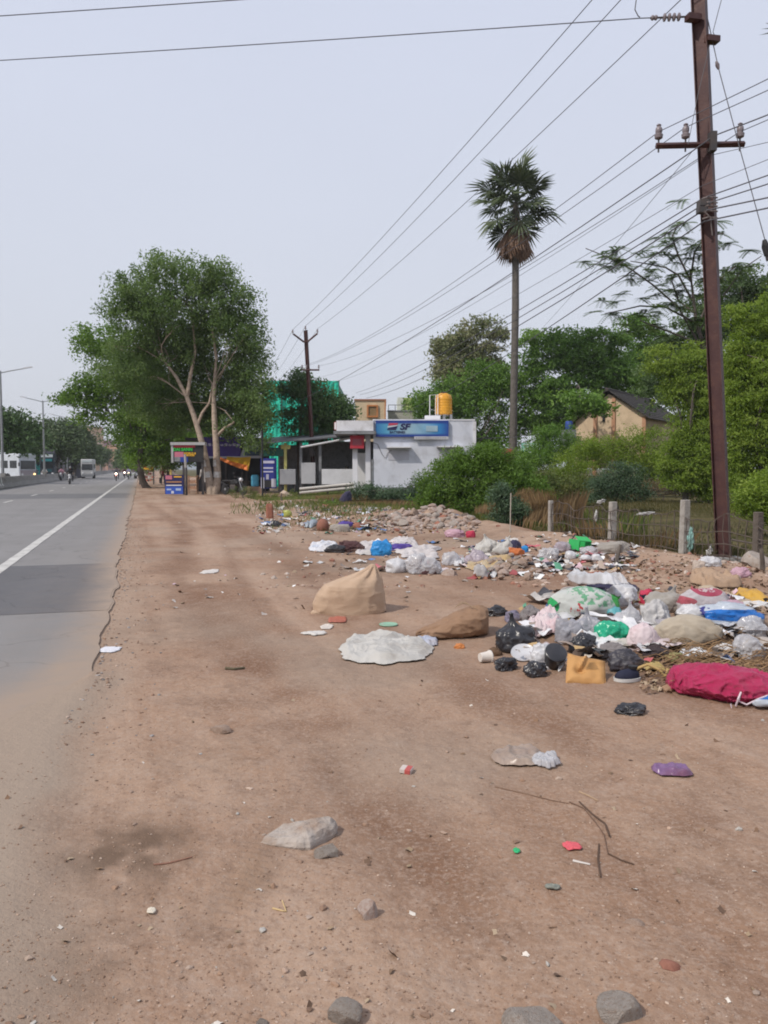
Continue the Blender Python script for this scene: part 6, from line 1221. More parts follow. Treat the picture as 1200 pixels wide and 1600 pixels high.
bag('plastic_bag', 'turquoise plastic scrap under the white panel of the rice sack', 'plastic bag', (950, 948, 980, 968), FT, wr=.25)
bag('plastic_bag', 'big translucent grey bag in the front left of the heap', 'plastic bag', (896, 952, 948, 1002), FG, wr=.13, tie=(-.1, 0, 1))
bag('plastic_bag', 'slack grey bag leaning left against the big translucent grey bag', 'plastic bag', (870, 966, 912, 1008), FG, wr=.16)
bag('plastic_bag', 'pale crumpled bag behind the red edged paper', 'plastic bag', (846, 958, 884, 986), FC, wr=.25)
sheet('paper_wrap', 'red edged pale pink paper wrapping beside the black bag', 'paper', (826, 968, 878, 1004), PAPERP, .12, 40)
bag('paper_bag', 'white and pink paper bag in front of the crumpled newspaper', 'paper bag', (984, 974, 1038, 1022), PAPERP, wr=.13, lump=.12)
bag('cream_sack', 'long cream sack lying across the right of the heap', 'sack', (1026, 966, 1142, 1014), SACKC, dr=.5, wr=.10, lump=.16)
bag('plastic_bag', 'glossy green plastic bag in the centre of the heap', 'plastic bag', (932, 974, 988, 1010), FGR, wr=.2)
bag('plastic_bag', 'magenta scrap of film beside the crumpled newspaper', 'plastic bag', (958, 966, 978, 980), plastic('violet', (.4, .06, .4), None, .4), wr=.25, lift=.12)
bag('plastic_bag', 'clear glossy bag at the right picture edge, under the blue printed bag', 'plastic bag', (1158, 962, 1208, 1002), FC, wr=.22)
bag('plastic_bag', 'dirty whitish bag at the right picture edge above the magenta sack', 'plastic bag', (1152, 992, 1206, 1034), FC, wr=.2)
bag('black_bag', 'big knotted black refuse bag at the left end of the heap', 'refuse bag', (776, 960, 844, 1022), FB, wr=.10, lump=.16, tie=(-.1, .1, 1))
bag('grey_bag', 'dark grey bundle behind the knotted black bag', 'bag', (814, 945, 854, 976), CLOTHG, wr=.2)
bag('black_bag', 'torn black film left of the dark grey bundle', 'plastic bag', (756, 944, 797, 964), FB, wr=.32, lump=.35)
bag('rag', 'dull violet cloth between the torn black film and the knotted black bag', 'cloth', (790, 952, 820, 972), plastic('dull_violet', (.20, .18, .26), (.12, .11, .14), .8), wr=.25)
bag('black_bag', 'crumpled shiny black bag below the translucent grey bag', 'plastic bag', (892, 990, 942, 1026), FB, wr=.26, lump=.2)
bag('white_bag', 'white plastic bag right of the foam plate', 'plastic bag', (830, 1004, 886, 1048), FW, wr=.17)
def disc(name, label, cat, cx, cy, r_px, m, tilt=(0, 0), lift=.06, prof=None):
    p = gr(cx, cy + 4); k = p.y / FPX; r = r_px * k; b = MB(); b.lathe([(q * r, z) for q, z in (prof or [(.8, 0), (1, .018), (.97, .024), (.75, .008), (.1, .008)])], (0, 0, 0), 28); o = b.obj(name, m, None, Vector((p.x, p.y, p.z + lift)), (tilt[0], tilt[1], 0), smooth=True); return tag(o, label, cat)
disc('foam_plate', 'round white foam plate lying left of the white bag', 'plate', 818, 1026, 20, FW, (.5, -.1), .04); bag('food_scrap', 'brown rind lying on the round white foam plate', 'food scrap', (816, 1012, 830, 1026), simple((.26, .19, .10), .9), wr=.2)
disc('black_tin', 'round black lidded tin tilted on the heap left of the brown carton', 'tin', 862, 1040, 17, FB, (.75, .15), .05, [(.9, 0), (.92, .09), (1.0, .092), (1.02, .125), (.94, .13), (.1, .128)])
bag('black_bag', 'flat black film under the round black tin', 'plastic bag', (820, 1032, 862, 1060), FB, wr=.3); bag('black_bag', 'small knot of black film in front of the foam plate', 'plastic bag', (774, 1026, 814, 1050), FB, wr=.4, lump=.4)
def cup():
    p = gr(750, 1036); t = tag(None or link('paper_cup', None, None, p, (0, 0, .4)), 'small white paper cup lying on its side left of the heap', 'cup'); b = MB(); b.lathe([(.034, 0), (.044, .085), (.047, .088), (.041, .084), (.031, .004)], (0, .0, .045), 20, 'X'); b.obj('cup_wall', simple((.60, .55, .50)), t, smooth=True); b = MB(); b.lathe([(.05, .083), (.05, .092), (.042, .092)], (0, 0, .045), 20, 'X'); b.obj('rim', simple((.65, .62, .58)), t)
cup()
bag('sandal', 'worn brown sandal lying left of the knotted black bag', 'sandal', (760, 1010, 788, 1026), simple((.12, .07, .04), .8), dr=.5, wr=.15)
def carton():
    p = gr(918, 1068); k = p.y / FPX; t = tag(link('brown_carton', None, None, p), 'crushed orange-brown cardboard envelope leaning at the front of the heap', 'carton'); n = 26; P4 = [Vector((-35 * k, 0.0, .0)), Vector((28 * k, -.02, -.02)), Vector((38 * k, .17, 26 * k)), Vector((-22 * k, .19, 38 * k))]
    V = []
    for s in (0, 1):
        for j in range(n):
            for i in range(n):
                a, b = i / (n - 1), j / (n - 1); q = P4[0].lerp(P4[1], a).lerp(P4[3].lerp(P4[2], a), b); e = min(a, 1 - a, b, 1 - b); puff = .035 * min(1, e * 6) ** .5
                dent = .045 * math.exp(-((a - .32) / .13) ** 2 - ((b - .42) / .10) ** 2) - .03 * math.exp(-((a - .36 - .3 * (b - .6)) / .05) ** 2) * (b > .45); cr_ = .012 * float(fbm(np.array([[a * 4, b * 4, s * 3.]]), 8, 3)[0])
                V.append(q + Vector((0, -.7, .7)) * ((puff - dent + cr_) if s == 0 else -puff * .6))
    F = []
    for s in (0, 1):
        o = s * n * n; F += [tuple(o + x for x in ((j * n + i, j * n + i + 1, (j + 1) * n + i + 1, (j + 1) * n + i))) for j in range(n - 1) for i in range(n - 1)]
    b = MB(); b.add(V, F); ob = b.obj('carton_body', CARD, t, smooth=True); b = MB()
    for q in range(5): c = P4[0].lerp(P4[1], .62).lerp(P4[3].lerp(P4[2], .62), .52 + .085 * q * .6); b.box(c + Vector((0, -.032, .030)), (.09 - .012 * q, .002, .004), 0, -.75)
    b.obj('faded_print', simple((.25, .15, .06)), t)
carton()
def shoe():
    p = gr(980, 1064); t = tag(link('shoe', None, None, p, (0, 0, .15)), 'navy canvas shoe with a white sole lying beside the brown carton', 'shoe'); L_ = 42 * p.y / FPX
    V, F = ico(4); V = V * np.array([L_ / 2, .05, .055]); V[:, 2] = np.where(V[:, 2] < 0, V[:, 2] * .2, V[:, 2] * (1 + .35 * S(-.02, L_ * .45, V[:, 0]))); V[:, 1] *= 1 - .25 * S(0, L_ / 2, V[:, 0]) + .1 * S(0, -L_ / 2, V[:, 0]); V[:, 2] += .028; V[:, :] += V * .05 * fbm(V * 30, 4)[:, None]
    link('upper', np_mesh('upper', V, F, simple((.012, .014, .035), .8), True), t); b = MB(); pts = [(L_ * .53 * math.cos(a) * 1, (.058 - .010 * math.cos(a)) * math.sin(a)) for a in np.linspace(0, 2 * math.pi, 28, endpoint=False)]; b.prism(pts, .004, .026); b.obj('sole', simple((.55, .54, .52)), t, smooth=False); b = MB(); b.lathe([(.03, 0), (.034, .02), (.02, .022)], (L_ * .22, 0, .088), 14); b.obj('collar', BLACK, t)
shoe()
bag('black_bag', 'dark charcoal bag resting behind the navy shoe', 'bag', (954, 1014, 1012, 1052), plastic('charcoal', (.03, .028, .035), (.05, .045, .055), .5), wr=.18); bag('black_bag', 'flat dark bag left behind the paper bag, above the navy shoe', 'bag', (940, 1004, 996, 1032), CLOTHG, wr=.25)
bag('rag', 'black and maroon cloth under the cream sack', 'cloth', (1008, 1006, 1058, 1034), plastic('blackmaroon', (.04, .022, .025), (.02, .02, .022), .8), wr=.25)
sheet('paper_sheet', 'clean white sheet of paper lying behind the magenta sack', 'paper', (1068, 1012, 1114, 1032), simple((.66, .68, .70)), .03, 24, irr=.12, fold=.5)
def magenta():
    p = gr(1140, 1104); k = p.y / FPX; pr = [(1074, 1072, 1050, .02), (1080, 1076, 1036, .11), (1090, 1080, 1027, .17), (1110, 1084, 1024, .21), (1135, 1092, 1026, .23), (1160, 1100, 1030, .23), (1185, 1104, 1036, .22), (1210, 1104, 1044, .19), (1225, 1100, 1060, .1), (1232, 1095, 1078, .03)]
    sec = []
    for i, (x, yb, yt, dp) in enumerate(pr): zb = max(0, (1100 - yb) * k * .25); zt = (yb - yt) * k - dp * .28; sec.append((i / 9, ((x - 1140) * k, .26 - (yb - 1090) * .006, (zt + zb) / 2), (0, dp, 0), (0, 0, max((zt - zb) / 2, .012))))
    V, F = loft(sec, 110, 160, 23, .036, None, 2.0, (.55, 1.7, 1.7)); s = loft_obj('magenta_sack', V, F, FM, Vector((p.x, p.y, p.z - .01)), 'slumped magenta woven sack at the right picture edge', 'sack')
    b = MB(); y_ = -.02; b.tube([(.03, y_, .02), (.035, y_ - .02, .07), (.055, y_ - .01, .11), (.05, y_, .05), (.09, y_ - .02, .035), (.16, y_ - .03, .075), (.24, y_ - .02, .10), (.3, y_, .09)], .006, 6); b.tube([(.0, y_ - .02, -.01), (-.01, y_ - .02, .04)], .004, 5); b.obj('white_cord', simple((.6, .5, .55)), s)
    _ = crumple(.22, .07, .07, 31, 4, .2); link('printed_scrap', np_mesh('printed_scrap', _[0], _[1], BLUEB, True), s, (.22, -.06, .03))
magenta()
for k_, (x, y, w_, lab) in enumerate([(1022, 1048, 34, 'pale yellow corn husk in front of the paper bag'), (1080, 1075, 50, 'dry yellow husk lying left of the magenta sack'), (1058, 1034, 40, 'olive dry husk beside the white sheet of paper')]):
    p = gr(x, y); b = MB(); rr = random.Random(k_)
    for q in range(7):
        a = rr.uniform(-.5, .5); L_ = w_ * p.y / FPX * rr.uniform(.6, 1.0); b.tube([(-L_ / 2, .02 * q - .06, .02), (-L_ * .2, .02 * q - .06 + .03 * a, .035 + .02 * rr.random()), (L_ * .2, .02 * q - .06, .03 + .02 * rr.random()), (L_ * .55, .02 * q - .06 - .05 * a, .015)], [.012, .02, .018, .005], 6)
    tag(b.obj('husk', simple((.42, .32, .13) if k_ != 2 else (.26, .24, .10), .9), None, p, (0, 0, -.1 + .2 * k_), smooth=True), lab, 'husk')
p = gr(1025, 1058); b = MB(); b.tube([(-.14, 0, .06), (-.07, -.03, .1), (0, -.06, .07), (.03, -.1, .03), (.06, -.06, .07), (.12, -.05, .06), (.08, -.1, .02), (.16, -.12, .02)], .012, 7); tag(b.obj('stalk', simple((.42, .29, .12), .9), None, p, smooth=True), 'bent yellow plant stalk curling on the dirt right of the navy shoe', 'stalk')
bag('husk', 'small brown coconut husk in front of the dry yellow husk', 'husk', (1040, 1068, 1060, 1082), simple((.30, .19, .12), .9), wr=.1)
bag('black_bag', 'flattened black plastic bag alone on the dirt in front of the heap', 'plastic bag', (966, 1098, 1020, 1120), FB, wr=.35, lump=.3)
# ---------------- litter further back
bag('plastic_bag', 'bright blue tied plastic bag in the middle distance', 'plastic bag', (578, 841, 613, 869), FBL, wr=.14)
sheet('rag', 'white and pale blue cloth at the left end of the middle litter row', 'cloth', (482, 848, 528, 864), plastic('paleblue_cloth', (.50, .53, .60), (.58, .56, .55), .8), .06, 44)
bag('rag', 'black cloth between the pale blue cloth and the maroon cloth', 'cloth', (505, 850, 540, 864), FB, dr=.4, wr=.25); bag('rag', 'maroon and brown cloth heap left of the bright blue bag', 'cloth', (526, 843, 572, 863), FMAR, dr=.4, wr=.3)
sheet('rag', 'pinkish white cloth just left of the bright blue bag', 'cloth', (556, 848, 592, 868), CLOTHW, .06, 40); bag('rag', 'purple cloth just right of the bright blue bag', 'cloth', (610, 848, 646, 861), FPUR, dr=.4, wr=.3)
sheet('rag', 'long dirty white cloth strung out right of the purple cloth', 'cloth', (612, 852, 694, 874), CLOTHW, .06, 60, irr=.5); sheet('rag', 'pale cloth behind the purple cloth', 'cloth', (608, 840, 658, 856), CLOTHW, .06, 50, irr=.5)
bag('plastic_bag', 'small full white bag at the left of the clear bags', 'plastic bag', (602, 872, 636, 896), FW, wr=.12); bag('plastic_bag', 'clear crumpled bag right of the small full white bag', 'plastic bag', (632, 864, 668, 898), FC, wr=.25); bag('plastic_bag', 'clear bag holding dark scraps, right end of the clear bags', 'plastic bag', (656, 870, 692, 898), FC, wr=.22); bag('food_scrap', 'dark brown scrap lying in front of the clear bags', 'scrap', (658, 886, 684, 898), FMAR, dr=.4, wr=.2)
bag('plastic_bag', 'round white patterned bag right of the clear bags', 'plastic bag', (690, 861, 722, 884), FC, wr=.2); sheet('plastic_bag', 'flat white scrap just right of the round white patterned bag', 'plastic bag', (706, 876, 730, 886), FW, .06, 24)
bag('plastic_bag', 'full lilac tinted bag in front of the white tarpaulins', 'plastic bag', (726, 852, 766, 884), FLIL, wr=.14, tie=(-.3, 0, .8))
bag('white_tarp', 'pointed white tarpaulin bundle behind the lilac bag', 'tarpaulin', (740, 834, 782, 868), SACKW, wr=.16, tie=(-.1, 0, 1)); bag('white_tarp', 'pointed white tarpaulin bundle right of its twin, near the pale stake', 'tarpaulin', (768, 837, 802, 868), SACKW, wr=.16, tie=(.5, .2, .9))
bag('rag', 'dark blue cloth right of the white tarpaulins', 'cloth', (796, 842, 816, 858), FN, wr=.2); bag('rag', 'orange cloth right of the white tarpaulins', 'cloth', (794, 854, 822, 868), FO, dr=.4, wr=.3); bag('plastic_bag', 'tiny bright blue scrap right of the orange cloth', 'plastic bag', (815, 851, 827, 863), FBL, wr=.3)
sheet('cream_sack', 'flat cream and yellow sack in front of the lilac bag', 'sack', (722, 876, 800, 896), plastic('creamyellow', (.50, .42, .30), (.54, .36, .14), .6, .05, 1, True), .05, 60); bag('paper_scrap', 'torn white paper standing in front of the flat cream sack', 'paper', (740, 880, 764, 904), NEWS, dr=.3, wr=.3)
bag('plastic_bag', 'crumpled pale film in the litter before the reeds', 'plastic bag', (840, 854, 876, 874), FC, wr=.3); bag('plastic_bag', 'round white bag ball left of the grey striped sack', 'plastic bag', (884, 860, 902, 874), FW, wr=.12); bag('plastic_bag', 'second small white bag ball, in front of the green box', 'plastic bag', (908, 866, 928, 878), FW, wr=.12); bag('plastic_bag', 'third small white bag ball, nearest the grey striped sack', 'plastic bag', (926, 864, 944, 878), FW, wr=.14)
bag('grey_sack', 'long grey striped sack lying under the fence', 'sack', (934, 846, 988, 866), GREYB, dr=.4, wr=.12); bag('plastic_bag', 'pale green-grey film left of the long grey striped sack', 'plastic bag', (908, 854, 944, 868), FC, wr=.25); bag('plastic_bag', 'lilac and white film left of the green box', 'plastic bag', (866, 846, 894, 864), FLIL, wr=.25)
p = gr(905, 860); t = tag(link('green_box', None, None, p, (0, .12, .5)), 'open green carton with a brown inside tipped over near the fence', 'carton'); w_ = 24 * p.y / FPX; b = MB(); [b.box(*q) for q in (((-w_ / 2, 0, w_ * .35), (.012, w_, w_ * .7)), ((w_ / 2, 0, w_ * .35), (.012, w_, w_ * .7)), ((0, w_ / 2, w_ * .35), (w_, .012, w_ * .7)))]; b.obj('carton_wall', simple((.03, .38, .10)), t); b = MB(); b.box((0, 0, .01), (w_ * .96, w_ * .96, .015)); b.obj('carton_floor', simple((.16, .07, .03)), t); b = MB(); b.box((0, -w_ * .28, w_ * .78), (w_ * 1.05, w_ * .55, .012), 0, .5); b.obj('flap', simple((.04, .46, .12)), t)
def rock_mesh(name, seed, m, sub=3, cuts=9, sq=(1, .8, .6), rough=.05, tint=None):
    rng = np.random.default_rng(seed); V, F = ico(sub)
    for _ in range(cuts):
        n = unit(rng.normal(size=3)); d = rng.uniform(.45, .8); k = V @ n; V = V - np.maximum(k - d, 0)[:, None] * n
    V = V * (1 + rough * fbm(V * 3, seed, 3))[:, None] * np.array(sq); V = V - [0, 0, V[:, 2].min() * .75]; return np_mesh(name, V, F, m, sub > 3)
def rock(label, box, m, seed, sq=(1, .8, .6), sub=4, name='stone', cat='stone', rz=0, cuts=9):
    c, W_, D, Hh = px_size(*box); me = rock_mesh(name, seed, m, sub, cuts, sq, .06); co = np.array([v.co[:] for v in me.vertices]); ex = co.max(0) - co.min(0); c.z -= Hh * .22; o = tag(link(name, me, None, c, (0, 0, rz)), label, cat); o.scale = (W_ / ex[0], D / ex[1], Hh * 1.2 / co[:, 2].max()); me.set_sharp_from_angle(angle=R(24)) if sub > 3 else None; return o
def flat_stone():
    p = gr(464, 1333); k = p.y / FPX; X = lambda x: (x - 464) * k; ky = lambda y: (1333 - y) * k * 2.0
    out = [(402, 1318), (408, 1305), (425, 1294), (450, 1293), (485, 1287), (515, 1285), (523, 1292), (520, 1303), (505, 1314), (484, 1328), (462, 1328), (440, 1324), (418, 1322)]
    n = len(out); b = MB(); rr = random.Random(8); V = []
    for s, (ins, z) in enumerate(((1.0, -.02), (1.03, .012), (.97, .035), (.84, .055), (.5, .066))):
        for i, (x, y) in enumerate(out): V.append((X(x) * ins + (1 - ins) * .01, (ky(y) - .12) * ins * .95 + .12, z * (.45 + .55 * max(0, (y < 1300) * .2 + (x - 402) / 130)) * rr.uniform(.85, 1.15)))
    V.append((0.01, .12, .052)); F = [(s * n + i, s * n + (i + 1) % n, (s + 1) * n + (i + 1) % n, (s + 1) * n + i) for s in range(4) for i in range(n)] + [(4 * n + i, 4 * n + (i + 1) % n, 5 * n) for i in range(n)]
    b.add(V, F); o = b.obj('stone', STONE, None, p); tag(o, 'large flat pale grey stone half sunk in the foreground dirt', 'stone'); md = o.modifiers.new('s', 'SUBSURF'); md.subdivision_type = 'SIMPLE'; md.levels = 2; md.render_levels = 2
    tx = bpy.data.textures.new('stone_relief', 'CLOUDS'); tx.noise_scale = .05; tx.noise_depth = 4; d = o.modifiers.new('d', 'DISPLACE'); d.texture = tx; d.strength = .016; d.mid_level = .5
flat_stone()
rock('small pale stone just right of the large flat grey stone', (490, 1319, 531, 1344), STONE, 2); rock('grey stone cut off by the bottom edge of the picture, left of its pale neighbour', (795, 1576, 900, 1622), STONE, 3); rock('pale pointed stone at the bottom of the picture, right of the wide grey stone', (938, 1555, 1012, 1604), STONE, 4); rock('dark grey stone at the bottom of the picture below the large flat stone', (508, 1562, 566, 1606), STONE, 5)
rock('small grey stone at the bottom edge, left of the dark grey stone', (388, 1586, 412, 1606), STONE, 6); rock('flat brown pebble in the right foreground', (988, 1433, 1022, 1449), STONEB, 7); rock('brown clay shard near the lower right corner', (1044, 1497, 1080, 1517), CLAYM, 8, (1, .8, .3)); rock('pale earthy clod in the foreground, below the large flat stone', (556, 1404, 590, 1438), RUBM, 9); rock('half buried grey stone left of the flat white sack shadow', (322, 1132, 358, 1148), STONEB, 10)
rock('broken brick standing behind the rice sack', (915, 892, 946, 911), BRICKM, 11, (1, .6, .6), cuts=7, name='brick', cat='brick'); rock('grey concrete lump left of the broken brick', (885, 900, 920, 916), RUBM, 12); rock('pale boulder like heap on the grassy bank under the shed', (432, 765, 462, 780), simple((.44, .34, .26)), 13, (1, .8, .7), name='boulder', cat='boulder'); rock('pale grey rock at the right picture edge beside the rusty pole', (1168, 862, 1215, 890), STONE, 14, name='rock', cat='rock'); rock('brown rock in front of the clear bags', (690, 888, 716, 900), RUBM, 15)
bag('clay_pot', 'round brown clay pot lying on the litter bank left of the rubble heap', 'pot', (494, 810, 514, 830), CLAYM, wr=.02, lump=.03, dr=1)
rock('upright broken red clay stump on the litter bank', (414, 785, 426, 810), BRICKM, 16, (.6, .6, 1.2), name='clay_stump', cat='stump'); bag('bundle', 'dark navy cloth bundle on the bank below the white shop porch', 'bundle', (530, 766, 550, 789), FN, dr=.8, wr=.14)
bag('plastic_bag', 'black bag at the left of the litter bank', 'plastic bag', (422, 812, 438, 823), FB, wr=.25); bag('plastic_bag', 'yellow-green bag beside the red clay stump', 'plastic bag', (442, 796, 456, 808), plastic('yellowgreen', (.45, .48, .12), None, .4, .2), wr=.2); bag('rag', 'purple black cloth right of the clay pot', 'cloth', (524, 813, 552, 824), FPUR, dr=.4, wr=.3); bag('grey_sack', 'pale slumped sack right of the clay pot', 'sack', (514, 818, 548, 831), GREYB, dr=.5, wr=.15); sheet('plastic_bag', 'pale blue film left of the clay pot', 'plastic bag', (478, 816, 496, 826), plastic('paleblue2', (.45, .52, .58), None, .4, .2), .1, 24)
rock('red brick chunk at the foot of the rubble heap', (552, 815, 568, 827), BRICKM, 17, name='brick', cat='brick'); bag('rag', 'red cloth scrap at the right foot of the rubble heap', 'cloth', (728, 828, 744, 840), FR, dr=.5, wr=.2); bag('rag', 'pinkish cloth bundle at the right foot of the rubble heap, left of the red scrap', 'cloth', (694, 826, 728, 840), FP, dr=.4, wr=.25)
bag('rag', 'pink cloth bundle under the fence at the right picture edge', 'cloth', (1142, 886, 1180, 904), FP, dr=.4, wr=.25); sheet('palm_sheath', 'dry brown palm leaf sheath on the dirt before the rusty pole', 'dry leaf', (1080, 900, 1160, 924), simple((.36, .25, .17), .9), .12, 40, irr=.3); rock('red clay lump at the right picture edge under the weed', (1160, 918, 1180, 928), BRICKM, 18, name='brick', cat='brick')
bag('plastic_bag', 'dirty white crumpled bag at the foot of the rusty pole', 'plastic bag', (1090, 868, 1132, 886), FW, dr=.4, wr=.3); bag('plastic_bag', 'pale torn bag left of the foot of the rusty pole', 'plastic bag', (1084, 874, 1108, 898), plastic('tornpale', (.5, .42, .36), (.42, .34, .28), .6, .1), dr=.4, wr=.3)
def cig():
    p = gr(635, 1206); t = tag(link('packet', None, None, p, (0, .06, -.3)), 'small white and red cigarette packet in the middle foreground', 'packet'); b = MB(); b.box((0, 0, .012), (.058, .062, .022)); b.obj('packet_body', simple((.55, .48, .44)), t, bevel=.003); b = MB(); b.box((.012, -.002, .0125), (.030, .0635, .0235)); b.obj('red_band', simple((.45, .09, .08)), t, bevel=.003)
# ---------------- small foreground scraps
def scrap(name, label, cat, box, c, relief=.012, m=None, **kw): return sheet(name, label, cat, box, m or simple(c, .6), relief * .55, 22, thick=.0012, **kw)
scrap('paper_scrap', 'white paper scrap on the edge of the asphalt', 'paper', (149, 1011, 184, 1021), (.66, .66, .70)); scrap('paper_scrap', 'small pale scrap on the dirt, far left of the tan sack', 'paper', (312, 890, 340, 897), (.60, .56, .52)); scrap('paper_scrap', 'white film strip left of the flat white sack', 'scrap', (468, 987, 512, 995), (.55, .53, .50), .03, irr=.7); scrap('paper_scrap', 'pale scrap below the tan sack', 'scrap', (498, 976, 520, 984), (.58, .52, .46))
disc('plastic_disc', 'pale green plastic lid on the dirt between the tan and brown sacks', 'lid', 607, 973, 15, simple((.24, .42, .30)), (0, 0), .004, [(.95, 0), (1, .006), (.95, .012), (.8, .006), (.1, .006)]); scrap('red_scrap', 'dull red scrap below the tan sack', 'scrap', (512, 964, 542, 974), (.38, .12, .08), .02); bag('food_scrap', 'orange peel on the dirt in front of the brown sack', 'food scrap', (710, 1004, 728, 1014), simple((.50, .18, .05)), dr=.6, wr=.2)
sheet('packet', 'flat brown plastic packet in the right foreground', 'packet', (770, 1168, 852, 1202), plastic('brown_packet', (.26, .19, .15), (.34, .27, .22), .35, .05), .028, 50, irr=.2); sheet('plastic_bag', 'clear crumpled film trailing from the flat brown packet', 'plastic bag', (832, 1178, 882, 1208), FC, .03, 44, irr=.5)
sheet('packet', 'purple sweet wrapper at the right of the foreground', 'packet', (1028, 1197, 1090, 1217), plastic('purple_foil', (.20, .12, .25), (.14, .05, .10), .3, .05, 1, False, (.2, .1, .1), .3), .020, 50, irr=.12); scrap('packet', 'small red wrapper with white ends in the right foreground', 'packet', (886, 1317, 916, 1331), (.62, .10, .12), .012); cig(); scrap('scrap', 'tiny green plastic scrap in the right foreground', 'scrap', (807, 1327, 818, 1335), (.02, .38, .14), .008); scrap('scrap', 'tiny cream chip in the left foreground', 'scrap', (219, 1421, 233, 1429), (.60, .54, .44), .008); scrap('scrap', 'small grey-green leaf scrap below the red wrapper', 'leaf', (858, 1385, 884, 1394), (.20, .21, .18), .015)
def stick(label, pts, r, c, name='stick'):
    P = [gr(*q) for q in pts]; o = P[0]; b = MB(); b.tube([q - o + Vector((0, 0, r * .8)) for q in P], [r * (1 - .5 * i / len(P)) for i in range(len(P))], 6); return tag(b.obj(name, simple(c, .9), None, o, smooth=True), label, 'stick')
stick('long thin brown stick in the right foreground', [(774, 1230), (800, 1236), (830, 1243), (862, 1251), (888, 1256)], .0032, (.20, .125, .085)); s_ = stick('dark forked twig curving down in the right foreground', [(890, 1254), (912, 1264), (930, 1285), (944, 1305), (950, 1335)], .0036, (.15, .09, .062), 'twig')
b = MB(); P = [gr(*q) - Vector(s_.location) for q in ((905, 1256), (925, 1275), (945, 1290), (952, 1310))]; b.tube([q + Vector((0, 0, .01)) for q in P], .004, 5); P = [gr(*q) - Vector(s_.location) for q in ((936, 1320), (934, 1345), (938, 1372))]; b.tube([q + Vector((0, 0, .005)) for q in P], .0035, 5); P = [gr(*q) - Vector(s_.location) for q in ((950, 1335), (970, 1345), (990, 1352))]; b.tube([q + Vector((0, 0, .005)) for q in P], .003, 5); b.obj('side_shoot', simple((.10, .06, .04), .9), s_)
stick('short white straw in the right foreground', [(895, 1346), (908, 1349), (922, 1352)], .005, (.60, .56, .52), 'straw'); stick('bent yellow grass straw in the left foreground', [(426, 1420), (442, 1424), (447, 1425), (441, 1408)], .003, (.55, .40, .20), 'straw'); stick('thin curved root in the left foreground', [(240, 1352), (262, 1350), (282, 1345), (300, 1340)], .004, (.25, .13, .09), 'root'); stick('short dark stick near the left of the verge', [(352, 1046), (366, 1047), (382, 1045)], .012, (.12, .10, .06)); stick('pale stick lying behind the flat brown packet', [(905, 1238), (920, 1244), (934, 1252)], .004, (.40, .28, .18))
stick('pale bent branch on the litter row before the reeds', [(830, 858), (845, 862), (862, 872)], .02, (.40, .30, .22))
# ---------------- rubble heap: loose stones on the mound, each a part
def rubble():
    c = gr(668, 820); t = thing('rubble_heap', 'heap of broken masonry and stones in front of the big bright green bush', 'rubble heap', c); o = Vector(t.location); rng = np.random.default_rng(12)
    ms = [rock_mesh('stone', 300 + q, m, 2, 7, sq, .05) for q, (m, sq) in enumerate([(RUBM, (1, .8, .5)), (RUBM, (1, .6, .4)), (STONE, (1, .8, .6)), (STONEB, (1, .9, .6)), (BRICKM, (1, .55, .45)), (RUBM, (1, .9, .25))])]
    n = 0; Q = grn(np.concatenate([rng.normal(676, 32, 420), rng.uniform(560, 745, 300)]), np.concatenate([rng.uniform(781, 822, 420), rng.uniform(800, 838, 300)])); Q = np.vstack([Q[:420][(Q[:420, 1] > 15.5) & (Q[:420, 1] < 27)][:200], Q[420:][(Q[420:, 1] > 15.5) & (Q[420:, 1] < 27)][:90]])
    for p in Q:
        p = Vector(p)
        s = rng.uniform(.07, .17) if n < 170 else rng.uniform(.05, .1); k = rng.choice(6, p=[.3, .2, .22, .13, .05, .1]); ob = link('stone', ms[k], t, p - o + Vector((0, 0, s * .1))); ob.scale = (s, s, s); ob.rotation_euler = (rng.uniform(-.6, .6), rng.uniform(-.6, .6), rng.uniform(0, 6.28)); n += 1
    # the loose row of stones left of the fence, a second heap
    c2 = gr(800, 890); t2 = thing('rubble_heap', 'low row of earthy stones between the cream sack and the big refuse heap', 'rubble heap', c2); o2 = Vector(c2)
    Q2 = grn(rng.normal(800, 26, 60), rng.normal(888, 9, 60))
    for q in range(60):
        p = Vector(Q2[q]); s = rng.uniform(.04, .10); ob = link('stone', ms[rng.choice([2, 3, 0, 3])], t2, p - o2 + Vector((0, 0, s * .15))); ob.scale = (s, s, s); ob.rotation_euler = (rng.uniform(-.5, .5), rng.uniform(-.5, .5), rng.uniform(0, 6.28))
rubble()
# ---------------- what nobody could count: gravel, clods, litter chips, dead leaves
def stuff_rocks(name, pts, sizes, m, seed, cols=None):
    rng = np.random.default_rng(seed); base, F0 = ico(1); n = len(pts); nv = len(base)
    q = unit(rng.normal(size=(n, 3))); Vr = base[None] * (1 + .45 * rng.normal(size=(n, nv, 1)) * .5) * np.stack([rng.uniform(.7, 1.3, n), rng.uniform(.6, 1, n), rng.uniform(.35, .75, n)], -1)[:, None, :]
    a = rng.uniform(0, 6.28, n); ca, sa = np.cos(a)[:, None], np.sin(a)[:, None]; x = Vr[..., 0] * ca - Vr[..., 1] * sa; y = Vr[..., 0] * sa + Vr[..., 1] * ca; Vr = np.stack([x, y, Vr[..., 2]], -1) * sizes[:, None, None] + pts[:, None, :] + np.array([0, 0, .15])[None, None, :] * sizes[:, None, None]
    F = (F0[None] + (np.arange(n) * nv)[:, None, None]).reshape(-1, 3); kw = {}
    if cols is not None: kw = {'cattr': {'col': np.repeat(np.concatenate([cols, np.ones((n, 1))], 1), nv, 0)}}
    return tag(link(name, np_mesh(name, Vr.reshape(-1, 3), F, m, False, **kw)), kind='stuff')
